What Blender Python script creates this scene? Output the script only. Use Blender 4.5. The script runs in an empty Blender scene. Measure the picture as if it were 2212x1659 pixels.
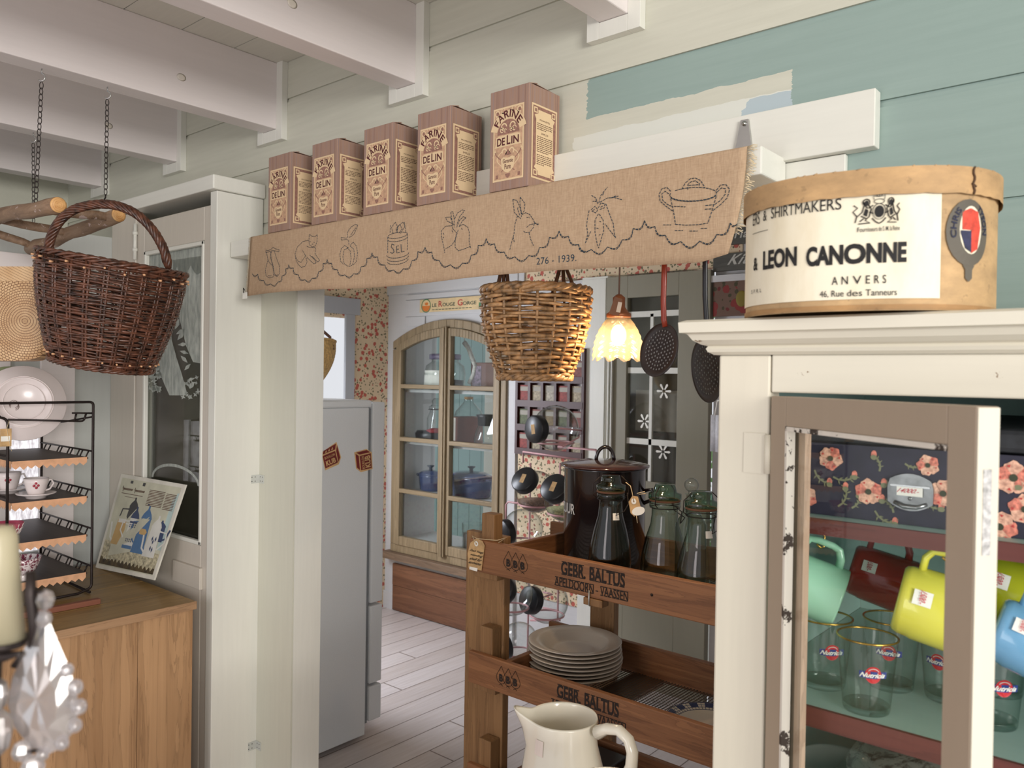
import bpy, math, random
from mathutils import Vector, Matrix
random.seed(7)
R = math.radians
PI = math.pi
S = bpy.context.scene
COL = S.collection

# ------------------------------------------------------------------ camera
CAM_H = 1.5
YAW, PITCH, ROLL, FPX = R(-40.36), R(-0.584), R(-0.872), 1731.0
_f = Vector((math.sin(YAW)*math.cos(PITCH), math.cos(YAW)*math.cos(PITCH), math.sin(PITCH)))
_r = Vector((math.cos(YAW), -math.sin(YAW), 0))
_d = _f.cross(_r)
CR = _r*math.cos(ROLL) + _d*math.sin(ROLL)
CD = -_r*math.sin(ROLL) + _d*math.cos(ROLL)
CF = _f
CPOS = Vector((0, 0, CAM_H))
cam_data = bpy.data.cameras.new('camera')
cam = bpy.data.objects.new('camera', cam_data)
COL.objects.link(cam)
mw = Matrix.Identity(4)
for i in range(3):
    mw[i][0], mw[i][1], mw[i][2], mw[i][3] = CR[i], -CD[i], -CF[i], CPOS[i]
cam.matrix_world = mw
cam_data.sensor_width = 36
cam_data.lens = 36*FPX/2212
cam_data.clip_start = 0.02
cam_data.dof.use_dof = True
cam_data.dof.focus_distance = 1.8
cam_data.dof.aperture_fstop = 8.8
S.camera = cam
S.cycles.transparent_max_bounces = 40

# ------------------------------------------------------------------ world, daylight, exposure
S.view_settings.view_transform = 'Standard'
S.view_settings.look = 'None'
S.view_settings.gamma = 1
S.view_settings.use_curve_mapping = False
S.view_settings.exposure = 0.4
W = bpy.data.worlds.new('world'); S.world = W
W.use_nodes = True
bg = W.node_tree.nodes['Background']
bg.inputs[0].default_value = (0.93, 0.95, 1.0, 1)
bg.inputs[1].default_value = 0.62

def area_light(name, loc, target, sx, sy, power, color=(1, 1, 1)):
    l = bpy.data.lights.new(name, 'AREA'); l.shape = 'RECTANGLE'
    l.size, l.size_y, l.energy, l.color = sx, sy, power, color
    o = bpy.data.objects.new(name, l); COL.objects.link(o)
    o.location = loc
    o.rotation_euler = (Vector(target)-Vector(loc)).to_track_quat('-Z', 'Y').to_euler()
    return o
# daylight of the shop window behind and to the right of the camera and of the kitchen window, plus an added pinkish fill from behind left
area_light('daylight_shop_window', (4.2, -1.7, 1.95), (-1.4, 1.4, 1.7), 2.1, 1.5, 185, (1.0, 0.97, 0.92))
area_light('pink_fill_behind_left', (-0.9, -2.2, 1.5), (-2.0, 1.0, 1.6), 0.9, 1.6, 13, (1.0, 0.91, 0.90))  # added fill that brightens the pinkish beams on the left
area_light('daylight_kitchen_window', (-3.9, 2.0, 1.42), (-2.2, 2.45, 0.3), 0.42, 0.9, 28, (0.86, 0.9, 1.0))

# ------------------------------------------------------------------ pixel -> point on a real plane
def ray(x, y):
    return CR*((x-1106)/FPX) + CD*((y-829.5)/FPX) + CF
def AY(x, y, Y):
    d = ray(x, y); return CPOS + d*(Y/d.y)
def AX(x, y, X):
    d = ray(x, y); return CPOS + d*(X/d.x)
def AZ(x, y, Z):
    d = ray(x, y); return CPOS + d*((Z-CAM_H)/d.z)

# ------------------------------------------------------------------ materials
def lin(c):
    def f(u):
        u /= 255.0
        return u/12.92 if u <= 0.04045 else ((u+0.055)/1.055)**2.4
    return (f(c[0]), f(c[1]), f(c[2]), 1)
MATS = {}
class NT:
    """tiny node-tree helper"""
    def __init__(self, name):
        self.m = bpy.data.materials.new(name); self.m.use_nodes = True
        self.t = self.m.node_tree
        self.b = self.t.nodes['Principled BSDF']
        self.out = self.t.nodes['Material Output']
        MATS[name] = self.m
    def n(self, typ, **kw):
        nd = self.t.nodes.new(typ)
        for k, v in kw.items(): setattr(nd, k, v)
        return nd
    def l(self, a, b): self.t.links.new(a, b)
    def put(self, sock, v):
        if hasattr(v, 'is_output'): self.l(v, sock)
        else: sock.default_value = v
    def math(self, op, a, b=0.0, c=None):
        nd = self.n('ShaderNodeMath', operation=op)
        self.put(nd.inputs[0], a); self.put(nd.inputs[1], b)
        if c is not None: self.put(nd.inputs[2], c)
        return nd.outputs[0]
    def coords(self, scale=(1, 1, 1), loc=(0, 0, 0), rot=(0, 0, 0), kind='Object'):
        tc = self.n('ShaderNodeTexCoord'); mp = self.n('ShaderNodeMapping')
        mp.inputs['Scale'].default_value = scale
        mp.inputs['Location'].default_value = loc
        mp.inputs['Rotation'].default_value = rot
        self.l(tc.outputs[kind], mp.inputs[0]); return mp.outputs[0]
    def noise(self, vec, scale=5, detail=4, rough=.55, dist=0):
        nd = self.n('ShaderNodeTexNoise'); self.l(vec, nd.inputs['Vector'])
        nd.inputs['Scale'].default_value = scale; nd.inputs['Detail'].default_value = detail
        nd.inputs['Roughness'].default_value = rough; nd.inputs['Distortion'].default_value = dist
        return nd.outputs['Fac']
    def ramp(self, fac, stops):
        nd = self.n('ShaderNodeValToRGB'); self.put(nd.inputs[0], fac)
        el = nd.color_ramp.elements
        while len(el) < len(stops): el.new(0.5)
        for e, (p, c) in zip(el, stops): e.position = p; e.color = c
        return nd.outputs[0]
    def mix(self, fac, a, b, blend='MIX'):
        nd = self.n('ShaderNodeMix', data_type='RGBA', blend_type=blend)
        self.put(nd.inputs[0], fac); self.put(nd.inputs[6], a); self.put(nd.inputs[7], b)
        return nd.outputs[2]
    def bump(self, h, strength=.2, dist=.002):
        nd = self.n('ShaderNodeBump'); self.l(h, nd.inputs['Height'])
        nd.inputs['Strength'].default_value = strength; nd.inputs['Distance'].default_value = dist
        self.l(nd.outputs[0], self.b.inputs['Normal'])
    def base(self, v): self.put(self.b.inputs['Base Color'], v)
    def set(self, rough=.5, metal=0, spec=.5, coat=0):
        self.b.inputs['Roughness'].default_value = rough
        self.b.inputs['Metallic'].default_value = metal
        self.b.inputs['Specular IOR Level'].default_value = spec
        self.b.inputs['Coat Weight'].default_value = coat

def sh(c, k):
    return tuple(max(0, min(255, v*k)) for v in c)
def plain(name, c, rough=.5, metal=0, var=.06, scale=12, bump=0, bscale=60, spec=.5, coat=0):
    t = NT(name); v = t.coords()
    n = t.noise(v, scale, 3)
    t.base(t.ramp(n, [(.3, lin(sh(c, 1-var))), (.7, lin(sh(c, 1+var)))]))
    t.set(rough, metal, spec, coat)
    if bump: t.bump(t.noise(v, bscale, 3), bump, .001)
    return t.m
def paint(name, c, axis=0, rough=.45, var=.035, bump=.25, dirt=.0, dirtc=(120, 95, 70)):
    """brush-painted wood: faint streaks along an axis"""
    t = NT(name); s = [26, 26, 26]; s[axis] = 1.6
    v = t.coords(tuple(s)); n = t.noise(v, 3.2, 6, .6)
    n2 = t.noise(t.coords(), 4, 3)
    colr = t.ramp(n, [(.3, lin(sh(c, 1-var*.32))), (.7, lin(sh(c, 1+var*.32)))])
    colr = t.mix(t.math('MULTIPLY', n2, .12), colr, lin(sh(c, .82)))
    if dirt:
        nz = t.noise(t.coords((9, 9, 9)), 2.6, 7, .7)
        k = t.math('GREATER_THAN', nz, 1-dirt)
        colr = t.mix(k, colr, lin(dirtc))
    t.base(colr); t.set(rough)
    t.bump(n, bump*.4, .0012)
    return t.m
def wood(name, c1, c2, axis=0, scale=1.0, rough=.5, bump=.3, spots=0, ring=9):
    t = NT(name); s = [ring*scale]*3; s[axis] = .55*scale
    v = t.coords(tuple(s))
    w = t.noise(v, 2.3, 5, .6, 1.2)
    f = [110*scale]*3; f[axis] = 3.0*scale
    fine = t.noise(t.coords(tuple(f)), 1.0, 3)
    k = t.math('ADD', t.math('MULTIPLY', w, .75), t.math('MULTIPLY', fine, .25))
    wv = t.math('FRACT', t.math('MULTIPLY', w, 7.0))
    colr = t.ramp(k, [(.35, lin(c1)), (.65, lin(c2))])
    colr = t.mix(t.math('MULTIPLY', t.math('POWER', wv, 4.0), .45), colr, lin(sh(c1, .72)))
    if spots:
        nz = t.noise(t.coords((14, 14, 14)), 2.2, 4, .6)
        colr = t.mix(t.math('GREATER_THAN', nz, 1-spots), colr, lin(sh(c1, .32)))
    t.base(colr); t.set(rough); t.bump(fine, bump, .0008)
    return t.m
def glass(name, tint=(250, 252, 251), edge=(150, 172, 165), gloss=.02, rough=.02, gain=1.0):
    """thin-walled glass: clear to look through, denser and shinier at the rim"""
    t = NT(name); t.t.nodes.remove(t.b)
    lw = t.n('ShaderNodeLayerWeight'); lw.inputs['Blend'].default_value = .5
    tr = t.n('ShaderNodeBsdfTransparent'); gl = t.n('ShaderNodeBsdfGlossy')
    gl.inputs['Roughness'].default_value = rough
    f = lw.outputs['Facing']
    t.l(t.mix(t.math('POWER', f, 2.4), lin(tint), lin(edge)), tr.inputs[0])
    mx = t.n('ShaderNodeMixShader')
    t.l(t.math('MINIMUM', t.math('ADD', t.math('MULTIPLY', t.math('POWER', f, 5.0), .9*gain), gloss+.02), 1.0), mx.inputs[0])
    t.l(tr.outputs[0], mx.inputs[1]); t.l(gl.outputs[0], mx.inputs[2])
    t.l(mx.outputs[0], t.out.inputs[0])
    return t.m
def floral(name, ground, flower, leaf, scale=45, size=.3, ground2=None):
    """small sprigged wallpaper"""
    t = NT(name); v = t.coords()
    def dots(sc, thr, off, keep):
        vo = t.n('ShaderNodeTexVoronoi'); vo.inputs['Scale'].default_value = sc
        ad = t.n('ShaderNodeVectorMath', operation='ADD'); t.l(v, ad.inputs[0]); ad.inputs[1].default_value = off
        ns = t.n('ShaderNodeTexNoise'); ns.inputs['Scale'].default_value = sc*1.6; t.l(v, ns.inputs['Vector'])
        t.l(ad.outputs[0], vo.inputs['Vector'])
        d = t.math('ADD', vo.outputs['Distance'], t.math('MULTIPLY', t.math('SUBTRACT', ns.outputs['Fac'], .5), .35))
        sp = t.n('ShaderNodeSeparateColor'); t.l(vo.outputs['Color'], sp.inputs[0])
        return t.math('MULTIPLY', t.math('LESS_THAN', d, thr), t.math('LESS_THAN', sp.outputs[0], keep))
    g = t.ramp(t.noise(v, 3, 3), [(.3, lin(sh(ground, .95))), (.7, lin(sh(ground, 1.04)))])
    c = t.mix(dots(scale*2.1, size*.95, (.31, .2, .17), .75), g, lin(leaf))
    c = t.mix(dots(scale, size, (0, 0, 0), .62), c, lin(flower))
    c = t.mix(dots(scale*1.5, size*.6, (.7, .4, .2), .4), c, lin(sh(flower, .8)))
    t.base(c); t.set(.75); return t.m
def weave(name, c1, c2, sc, rough=.7, rot=(0, 0, 0), bump=.8):
    t = NT(name); v = t.coords((1, 1, 1), rot=rot)
    br = t.n('ShaderNodeTexBrick'); t.l(v, br.inputs['Vector'])
    br.inputs['Scale'].default_value = sc; br.inputs['Mortar Size'].default_value = .06
    br.inputs['Color1'].default_value = lin(c1); br.inputs['Color2'].default_value = lin(c2)
    br.inputs['Mortar'].default_value = lin(sh(c2, .45))
    br.inputs['Brick Width'].default_value = .35; br.inputs['Row Height'].default_value = .12
    t.base(br.outputs['Color']); t.set(rough)
    t.bump(t.math('SUBTRACT', 1.0, br.outputs['Fac']), bump, .002)
    return t.m
# ------------------------------------------------------------------ mesh building
OFF = {}
class MB:
    def __init__(self): self.v = []; self.f = []; self.mi = []; self.sm = []; self.m = 0
    def add(self, vs, fs, smooth=False):
        b = len(self.v)
        self.v += [Vector(p) for p in vs]
        for q in fs:
            self.f.append(tuple(b+i for i in q)); self.mi.append(self.m); self.sm.append(smooth)
        return self
    def box(self, a, b, M=None):
        x0, y0, z0 = a; x1, y1, z1 = b
        vs = [Vector(p) for p in ((x0, y0, z0), (x1, y0, z0), (x1, y1, z0), (x0, y1, z0), (x0, y0, z1), (x1, y0, z1), (x1, y1, z1), (x0, y1, z1))]
        if M is not None: vs = [M @ p for p in vs]
        fs = [(0, 3, 2, 1), (4, 5, 6, 7), (0, 1, 5, 4), (1, 2, 6, 5), (2, 3, 7, 6), (3, 0, 4, 7)]
        return self.add(vs, fs)
    def bar(self, p0, p1, w, h, up=(0, 0, 1)):
        p0, p1 = Vector(p0), Vector(p1); d = (p1-p0); L = d.length; d.normalize()
        s = d.cross(Vector(up)).normalized(); u = s.cross(d)
        M = Matrix((( d.x, s.x, u.x, p0.x), (d.y, s.y, u.y, p0.y), (d.z, s.z, u.z, p0.z), (0, 0, 0, 1)))
        return self.box((0, -w/2, -h/2), (L, w/2, h/2), M)
    def tube(self, pts, r, n=8, closed=False, caps=True, flat=1.0, smooth=True):
        pts = [Vector(p) for p in pts]; N = len(pts)
        rs = r if isinstance(r, (list, tuple)) else [r]*N
        vs = []; fs = []
        up = None
        for i, p in enumerate(pts):
            if closed: t = pts[(i+1) % N]-pts[i-1]
            else: t = pts[min(i+1, N-1)]-pts[max(i-1, 0)]
            if t.length < 1e-9: t = Vector((0, 0, 1))
            t.normalize()
            if up is None:
                up = Vector((0, 0, 1)) if abs(t.z) < .9 else Vector((1, 0, 0))
            a = up - t*up.dot(t)
            if a.length < 1e-6: a = t.orthogonal()
            a.normalize(); b = t.cross(a); up = a
            for k in range(n):
                w = 2*PI*k/n
                vs.append(p + a*(math.cos(w)*rs[i]) + b*(math.sin(w)*rs[i]*flat))
        for i in range(N if closed else N-1):
            j = (i+1) % N
            for k in range(n):
                k2 = (k+1) % n
                fs.append((i*n+k, i*n+k2, j*n+k2, j*n+k))
        if caps and not closed:
            fs.append(tuple(range(n-1, -1, -1))); fs.append(tuple((N-1)*n+k for k in range(n)))
        return self.add(vs, fs, smooth)
    def lathe(self, prof, o=(0, 0, 0), n=32, M=None, sx=1, sy=1, smooth=True, a0=0, a1=2*PI):
        """profile of (radius, height) turned about +Z (or M's z)"""
        o = Vector(o); vs = []; fs = []
        full = abs(a1-a0-2*PI) < 1e-6
        cnt = n if full else n+1
        for (r, z) in prof:
            for k in range(cnt):
                w = a0+(a1-a0)*k/n
                p = Vector((r*math.cos(w)*sx, r*math.sin(w)*sy, z))
                vs.append((M @ p if M is not None else p) + o)
        for i in range(len(prof)-1):
            for k in range(n):
                k2 = (k+1) % cnt
                fs.append((i*cnt+k, i*cnt+k2, (i+1)*cnt+k2, (i+1)*cnt+k))
        if full:
            if prof[0][0] > 1e-5: fs.append(tuple(range(cnt-1, -1, -1)))
            if prof[-1][0] > 1e-5: fs.append(tuple((len(prof)-1)*cnt+k for k in range(cnt)))
        return self.add(vs, fs, smooth)
    def open_lathe(self, prof, o=(0, 0, 0), n=32, M=None, sx=1, sy=1):
        """no end caps"""
        o = Vector(o); vs = []; fs = []
        for (r, z) in prof:
            for k in range(n):
                w = 2*PI*k/n
                p = Vector((r*math.cos(w)*sx, r*math.sin(w)*sy, z))
                vs.append((M @ p if M is not None else p) + o)
        for i in range(len(prof)-1):
            for k in range(n):
                k2 = (k+1) % n
                fs.append((i*n+k, i*n+k2, (i+1)*n+k2, (i+1)*n+k))
        return self.add(vs, fs, True)
    def prism(self, pts, d):
        pts = [Vector(p) for p in pts]; d = Vector(d); n = len(pts)
        vs = pts + [p+d for p in pts]
        fs = [tuple(range(n-1, -1, -1)), tuple(range(n, 2*n))]
        for i in range(n):
            j = (i+1) % n; fs.append((i, j, n+j, n+i))
        return self.add(vs, fs)
    def face(self, pts, smooth=False):
        return self.add(pts, [tuple(range(len(pts)))], smooth)
    def sphere(self, c, r, nu=16, nv=10, s=(1, 1, 1), M=None):
        prof = [(math.sin(PI*i/nv), -math.cos(PI*i/nv)) for i in range(nv+1)]
        MM = Matrix.Diagonal((r*s[0], r*s[1], r*s[2])).to_3x3()
        if M is not None: MM = M @ MM
        return self.lathe(prof, c, nu, MM)
    def build(self, name, mat, parent=None, bevel=0, kind=None, label=None, solid=0, subsurf=0):
        o_off = OFF.get(parent, Vector((0, 0, 0))) if parent else Vector((0, 0, 0))
        me = bpy.data.meshes.new(name)
        me.from_pydata([p-o_off for p in self.v], [], self.f)
        for mm in (mat if isinstance(mat, (list, tuple)) else [mat]): me.materials.append(mm)
        me.polygons.foreach_set('material_index', self.mi)
        me.polygons.foreach_set('use_smooth', self.sm)
        me.update()
        o = bpy.data.objects.new(name, me); COL.objects.link(o)
        if parent: o.parent = parent
        OFF[o] = o_off
        if bevel:
            b = o.modifiers.new('bevel', 'BEVEL'); b.width = bevel; b.segments = 2; b.limit_method = 'ANGLE'; b.angle_limit = R(40)
        if solid:
            s = o.modifiers.new('solid', 'SOLIDIFY'); s.thickness = solid; s.offset = 0
        if subsurf:
            s = o.modifiers.new('sub', 'SUBSURF'); s.levels = subsurf; s.render_levels = subsurf
        if kind: o['kind'] = kind
        if label: o['label'] = label
        return o
def thing(name, label, cat, loc=(0, 0, 0), group=None):
    o = bpy.data.objects.new(name, None); COL.objects.link(o)
    o.empty_display_size = .02
    o.location = loc; OFF[o] = Vector(loc)
    o['label'] = label; o['category'] = cat
    if group: o['group'] = group
    return o
def tag(o, label, cat, group=None):
    o['label'] = label; o['category'] = cat
    if group: o['group'] = group
    return o
def struct(name, mb, mat, bevel=0, parent=None):
    return mb.build(name, mat, parent, bevel=bevel, kind='structure' if parent is None else None)
def frame(o, x, y, z):
    return Matrix(((x.x, y.x, z.x, o.x), (x.y, y.y, z.y, o.y), (x.z, y.z, z.z, o.z), (0, 0, 0, 1)))
def rotz(a): return Matrix.Rotation(a, 3, 'Z')
def axis_to(d):
    return Vector((0, 0, 1)).rotation_difference(Vector(d).normalized()).to_matrix()

# ------------------------------------------------------------------ lettering: type turned into thin mesh
_tc = {}
def glyphs(body, bold=0.0, space=1.0):
    key = (body, bold, space)
    if key not in _tc:
        cu = bpy.data.curves.new('type', 'FONT'); cu.body = body; cu.size = 1
        cu.offset = bold; cu.space_character = space; cu.resolution_u = 4; cu.align_x = 'CENTER'
        ob = bpy.data.objects.new('type', cu); COL.objects.link(ob)
        dg = bpy.context.evaluated_depsgraph_get(); dg.update()
        me = bpy.data.meshes.new_from_object(ob.evaluated_get(dg))
        vs = [v.co.copy() for v in me.vertices]; fs = [tuple(p.vertices) for p in me.polygons]
        bpy.data.objects.remove(ob); bpy.data.curves.remove(cu); bpy.data.meshes.remove(me)
        x0 = min(v.x for v in vs); x1 = max(v.x for v in vs); y0 = min(v.y for v in vs); y1 = max(v.y for v in vs)
        _tc[key] = ([((v.x-x0)/(x1-x0), (v.y-y0)/(y1-y0)) for v in vs], fs)
    return _tc[key]
def letters(mb, body, fn, bold=0.0, space=1.0, shear=0.0):
    """fn(u, v) with u, v in 0..1 over the ink box -> point"""
    uv, fs = glyphs(body, bold, space)
    mb.add([fn(u+shear*(v-.5), v) for u, v in uv], fs)
def plane_fn(o, x, y):
    o, x, y = Vector(o), Vector(x), Vector(y)
    return lambda u, v: o + x*u + y*v
def quad_fn(bl, br, tl, tr):
    bl, br, tl, tr = map(Vector, (bl, br, tl, tr))
    return lambda u, v: (bl*(1-u)+br*u)*(1-v) + (tl*(1-u)+tr*u)*v
# ------------------------------------------------------------------ shared materials
M_BEAM = paint('beam_white', (232, 224, 222), 1, .5, .025, .3)
M_TRIM = paint('trim_white', (226, 225, 216), 2, .4, .03, .25)
M_TRIMX = paint('trim_white_flat', (228, 227, 218), 0, .4, .03, .3)
M_CREAM = paint('cream_paint', (212, 211, 196), 0, .5, .03, .25)
M_CREAMZ = paint('cream_paint_upright', (208, 207, 192), 2, .5, .03, .25)
M_CEIL = paint('ceiling_paint', (214, 211, 200), 0, .55, .04, .25)
M_LILAC = paint('kitchen_white', (206, 205, 206), 0, .55, .03, .2)
M_DOOR = paint('closet_door_paint', (204, 196, 184), 2, .35, .04, .4)
M_DARK = plain('closet_shade', (112, 104, 90), .8)
M_BLACK = plain('black_plastic', (24, 24, 28), .35)
M_IRON = plain('dark_iron', (48, 40, 38), .45, .6, .15, 40)
M_STEEL = plain('steel', (190, 190, 188), .3, .9)
M_ZINC = plain('painted_bracket', (196, 198, 192), .4, .1)
M_BRASS = plain('brass', (196, 158, 84), .28, .9)
M_PAPER = plain('paper_white', (240, 238, 230), .7)
M_TAG = plain('manila_tag', (196, 160, 112), .8, 0, .1, 40)
M_INK = plain('black_ink', (24, 22, 22), .7, 0, .02)
M_REDINK = plain('red_ink', (200, 70, 84), .7)
M_STRING = plain('cotton_string', (206, 186, 150), .9)
M_TWIG = plain('willow_brown', (74, 46, 34), .34, 0, .5, 55, .4, 90)
M_TWIG2 = plain('willow_cut', (206, 158, 118), .7)
M_WILLOW = plain('willow_buff', (150, 116, 80), .45, 0, .36, 45, .4, 90)
M_GLASS = glass('clear_glass', (251, 253, 252), (116, 132, 126), .06, .02, 1.15)
M_PANE = glass('window_pane', (250, 252, 251), (200, 208, 204), .03, .015)

def wall_material():
    """cream planks; the unpainted part of the wall is still blue-green, edged where the brush stopped"""
    t = NT('wall_planks')
    s = t.coords((1.4, 26, 26)); n = t.noise(s, 3.0, 6, .6)
    tc = t.n('ShaderNodeTexCoord'); sp = t.n('ShaderNodeSeparateXYZ'); t.l(tc.outputs['Object'], sp.inputs[0])
    x, z = sp.outputs[0], sp.outputs[2]
    wob = t.math('MULTIPLY', t.math('SUBTRACT', t.noise(t.coords((30, 30, 90)), 1.5, 4), .5), .02)
    wz = t.math('MULTIPLY', t.math('SUBTRACT', t.noise(t.coords((14, 14, 14)), 1.5, 4), .5), .012)
    xx = t.math('ADD', x, wob); zz = t.math('ADD', z, wz)
    g = t.math('MULTIPLY', t.math('GREATER_THAN', xx, -1.063), t.math('LESS_THAN', z, 2.179))
    patch = t.math('MULTIPLY', t.math('LESS_THAN', xx, -.59), t.math('LESS_THAN', zz, 2.088))
    g = t.math('MULTIPLY', g, t.math('SUBTRACT', 1.0, patch))
    blue = t.math('MULTIPLY', t.math('MULTIPLY', t.math('GREATER_THAN', t.math('ADD', xx, t.math('MULTIPLY', zz, -.6)), -1.905), patch), t.math('LESS_THAN', zz, 2.05))
    white = t.math('MULTIPLY', t.math('MULTIPLY', t.math('LESS_THAN', zz, 2.052), t.math('GREATER_THAN', zz, 2.005)), t.math('GREATER_THAN', xx, -1.1))
    cream = t.ramp(n, [(.3, lin((198, 197, 182))), (.7, lin((206, 205, 190)))])
    green = t.ramp(n, [(.3, lin((141, 161, 155))), (.7, lin((148, 168, 162)))])
    c = t.mix(t.math('MULTIPLY', white, patch), cream, lin((216, 217, 208)))
    c = t.mix(blue, c, lin((176, 190, 196)))
    c = t.mix(g, c, green)
    t.base(c); t.set(.5); t.bump(n, .12, .0012)
    return t.m
M_WALL = wall_material()

# ------------------------------------------------------------------ front room shell
WY = 1.5            # face of the plank wall
def plank_rows(mb, x0, x1, z0, z1, edges):
    zs = [z0]+[e for e in edges if z0 < e < z1]+[z1]
    for a, b in zip(zs[:-1], zs[1:]):
        top = b in edges
        mb.box((x0, WY, a), (x1, WY+.0195, b-(.013 if top else 0)))
        if top: mb.box((x0, WY+.0028, b-.0128), (x1, WY+.0195, b-.004)); mb.box((x0, WY+.0055, b-.0038), (x1, WY+.0195, b-.0002))
    mb.box((x0, WY+.02, z0), (x1, WY+.1, z1))
EDG = [.2, .4, .6, .8, 1.0, 1.2, 1.4, 1.6, 1.80, 1.997, 2.179, 2.384]
w = MB()
plank_rows(w, -4.7, -2.183, 0, 2.52, EDG)
plank_rows(w, -2.183, -.52, 1.86, 2.52, EDG)
plank_rows(w, -.52, 1.3, 0, 2.52, EDG)
struct('wall_back', w, M_WALL)
# vertical butt joint beside the right-hand beam collar
c = MB(); c.box((-2.183, WY+.0005, 0), (-2.176, WY+.104, 1.8595)); struct('trim_1', c, M_TRIM)
c = MB(); c.box((-2.372, WY-.006, 0), (-2.1765, WY, 1.862)); struct('trim_2', c, M_CREAMZ)

fl = MB(); fl.box((-4.7, -2.2, -.05), (2.2, 3.41, 0))
def floor_material():
    t = NT('whitewashed_floor'); v = t.coords()
    sp = t.n('ShaderNodeSeparateXYZ'); t.l(v, sp.inputs[0])
    u = t.math('MULTIPLY', sp.outputs[0], 1/.135)
    edge = t.math('LESS_THAN', t.math('ABSOLUTE', t.math('SUBTRACT', t.math('FRACT', u), .5)), .482)
    pl = t.math('FLOOR', u)
    n = t.noise(t.coords((22, 1.3, 1)), 3, 6, .6)
    pn = t.math('FRACT', t.math('MULTIPLY', t.math('SINE', t.math('MULTIPLY', pl, 12.9)), 43.7))
    k = t.math('ADD', t.math('MULTIPLY', n, .75), t.math('MULTIPLY', pn, .25))
    c = t.ramp(k, [(.25, lin((190, 178, 172))), (.75, lin((214, 206, 204)))])
    jn = t.math('LESS_THAN', t.math('FRACT', t.math('ADD', t.math('MULTIPLY', sp.outputs[1], .41), pn)), .0025)
    c = t.mix(jn, c, lin((120, 105, 96)))
    c = t.mix(edge, lin((112, 98, 90)), c)
    t.base(c); t.set(.42); t.bump(n, .12, .001); return t.m
struct('floor', fl, floor_material())

ce = MB()
y = -2.2
while y < 1.5:
    ce.box((-4.7, y+.003, 2.5), (2.2, min(y+.168, 1.6), 2.52)); y += .168
ce.box((-4.7, -2.2, 2.52), (2.2, 3.8, 2.56))
struct('ceiling', ce, M_CEIL)

# beams running to the wall, each with a mitred collar where it meets the planks
for i, xr in enumerate((-3.59, -2.93, -2.275, -1.617, -.945)):
    b = MB(); b.box((xr-.075, -1.9, 2.287), (xr, WY, 2.5))
    bo = b.build('trim_%d' % (3+i), M_BEAM, None, bevel=.003, kind='structure')
    cl = MB()
    cl.box((xr, WY-.022, 2.25), (xr+.032, WY, 2.5)); cl.box((xr-.107, WY-.022, 2.25), (xr-.075, WY, 2.5))
    cl.box((xr-.075, WY-.022, 2.25), (xr, WY, 2.286))
    cl.build('beam_collar', M_TRIM, bo, bevel=.001)
    kn = MB()
    for (yy, zz, rr) in ((1.02+.07*((i*3) % 4), 2.36, .011), (.55, 2.42, .012), (.3, 2.33, .009)):
        kn.lathe([(0, 0), (rr*.6, .0004), (rr, 0)], (xr+.0003, yy, zz), 14, axis_to((1, 0, 0)), 1, 1.3)
    kn.build('wood_knots', plain('knot_%d' % i, (222, 214, 202), .5, 0, .02), bo)

# rail and lower casing over the kitchen opening, shelf on the front of it
r = MB(); r.box((-2.26, WY-.03, 1.91), (-.43, WY, 2.011)); struct('trim_8', r, M_TRIMX, .002)
r = MB(); r.box((-2.3, WY-.014, 1.80), (-.484, WY, 1.909)); struct('trim_9', r, M_TRIMX, .002)
t0 = thing('wall_shelf', 'long white wooden shelf under the burlap cloth over the kitchen opening', 'shelf', (-1.48, 1.44, 1.864))
s = MB(); s.box((-2.36, 1.373, 1.866), (-.592, 1.484, 1.917)); s.build('shelf_board', M_TRIMX, t0, bevel=.003)
s = MB(); s.prism([(-.675, 1.4695, 2.0), (-.66, 1.4695, 2.0), (-.648, 1.4695, 1.918), (-.69, 1.4695, 1.918)], (0, -.006, 0))
s.lathe([(0, 0), (.004, 0), (.005, .002), (0, .004)], (-.667, 1.4635, 1.992), 10, axis_to((0, -1, 0)))
s.build('steel_hanger', M_STEEL, t0)

# ------------------------------------------------------------------ closet with the etched-glass door, left of the opening
XA = -2.372; YD = 1.331
c = MB(); c.box((XA-.04, YD, 0), (XA, WY-.002, 2.075)); struct('trim_10', c, M_TRIM, .002)
c = MB(); c.box((-3.2, YD-.02, 2.076), (XA+.012, WY-.001, 2.122)); struct('trim_11', c, M_TRIMX, .004)
c = MB(); c.box((-3.131, YD, 0), (-2.935, YD+.03, 2.074)); struct('trim_12', c, M_DOOR, .002)
c = MB(); c.box((-3.13, 1.46, 0), (XA-.04, 1.498, 2.074)); struct('trim_13', c, M_DARK)  # added back panel, the closet's inner shade is put into its colour
def quadbox(mb, x0, x1, y0, y1, z0, z1): mb.box((x0, y0, z0), (x1, y1, z1))
dx0, dx1, dz0, dz1 = -2.93, XA-.041, .02, 2.035
gx0, gx1, gz0, gz1 = -2.875, -2.457, .93, 1.925
d = MB(); y0, y1 = YD+.004, YD+.04
quadbox(d, dx0, gx0, y0, y1, dz0, dz1); quadbox(d, gx1, dx1, y0, y1, dz0, dz1)
quadbox(d, gx0, gx1, y0, y1, gz1, dz1); quadbox(d, gx0, gx1, y0, y1, dz0, gz0)
door = d.build('door_1', M_DOOR, None, bevel=.003, kind='structure')
g = MB(); quadbox(g, gx0, gx1, y0+.016, y0+.02, gz0, gz1); g.build('glass_pane', M_PANE, door)
b = MB()
for a in ((gx0, gx0+.014, gz0, gz1), (gx1-.014, gx1, gz0, gz1), (gx0, gx1, gz0, gz0+.014), (gx0, gx1, gz1-.014, gz1)):
    quadbox(b, a[0], a[1], y0-.002, y0+.014, a[2], a[3])
b.build('glazing_bead', M_TRIM, door, bevel=.003)
hg = MB()
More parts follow.
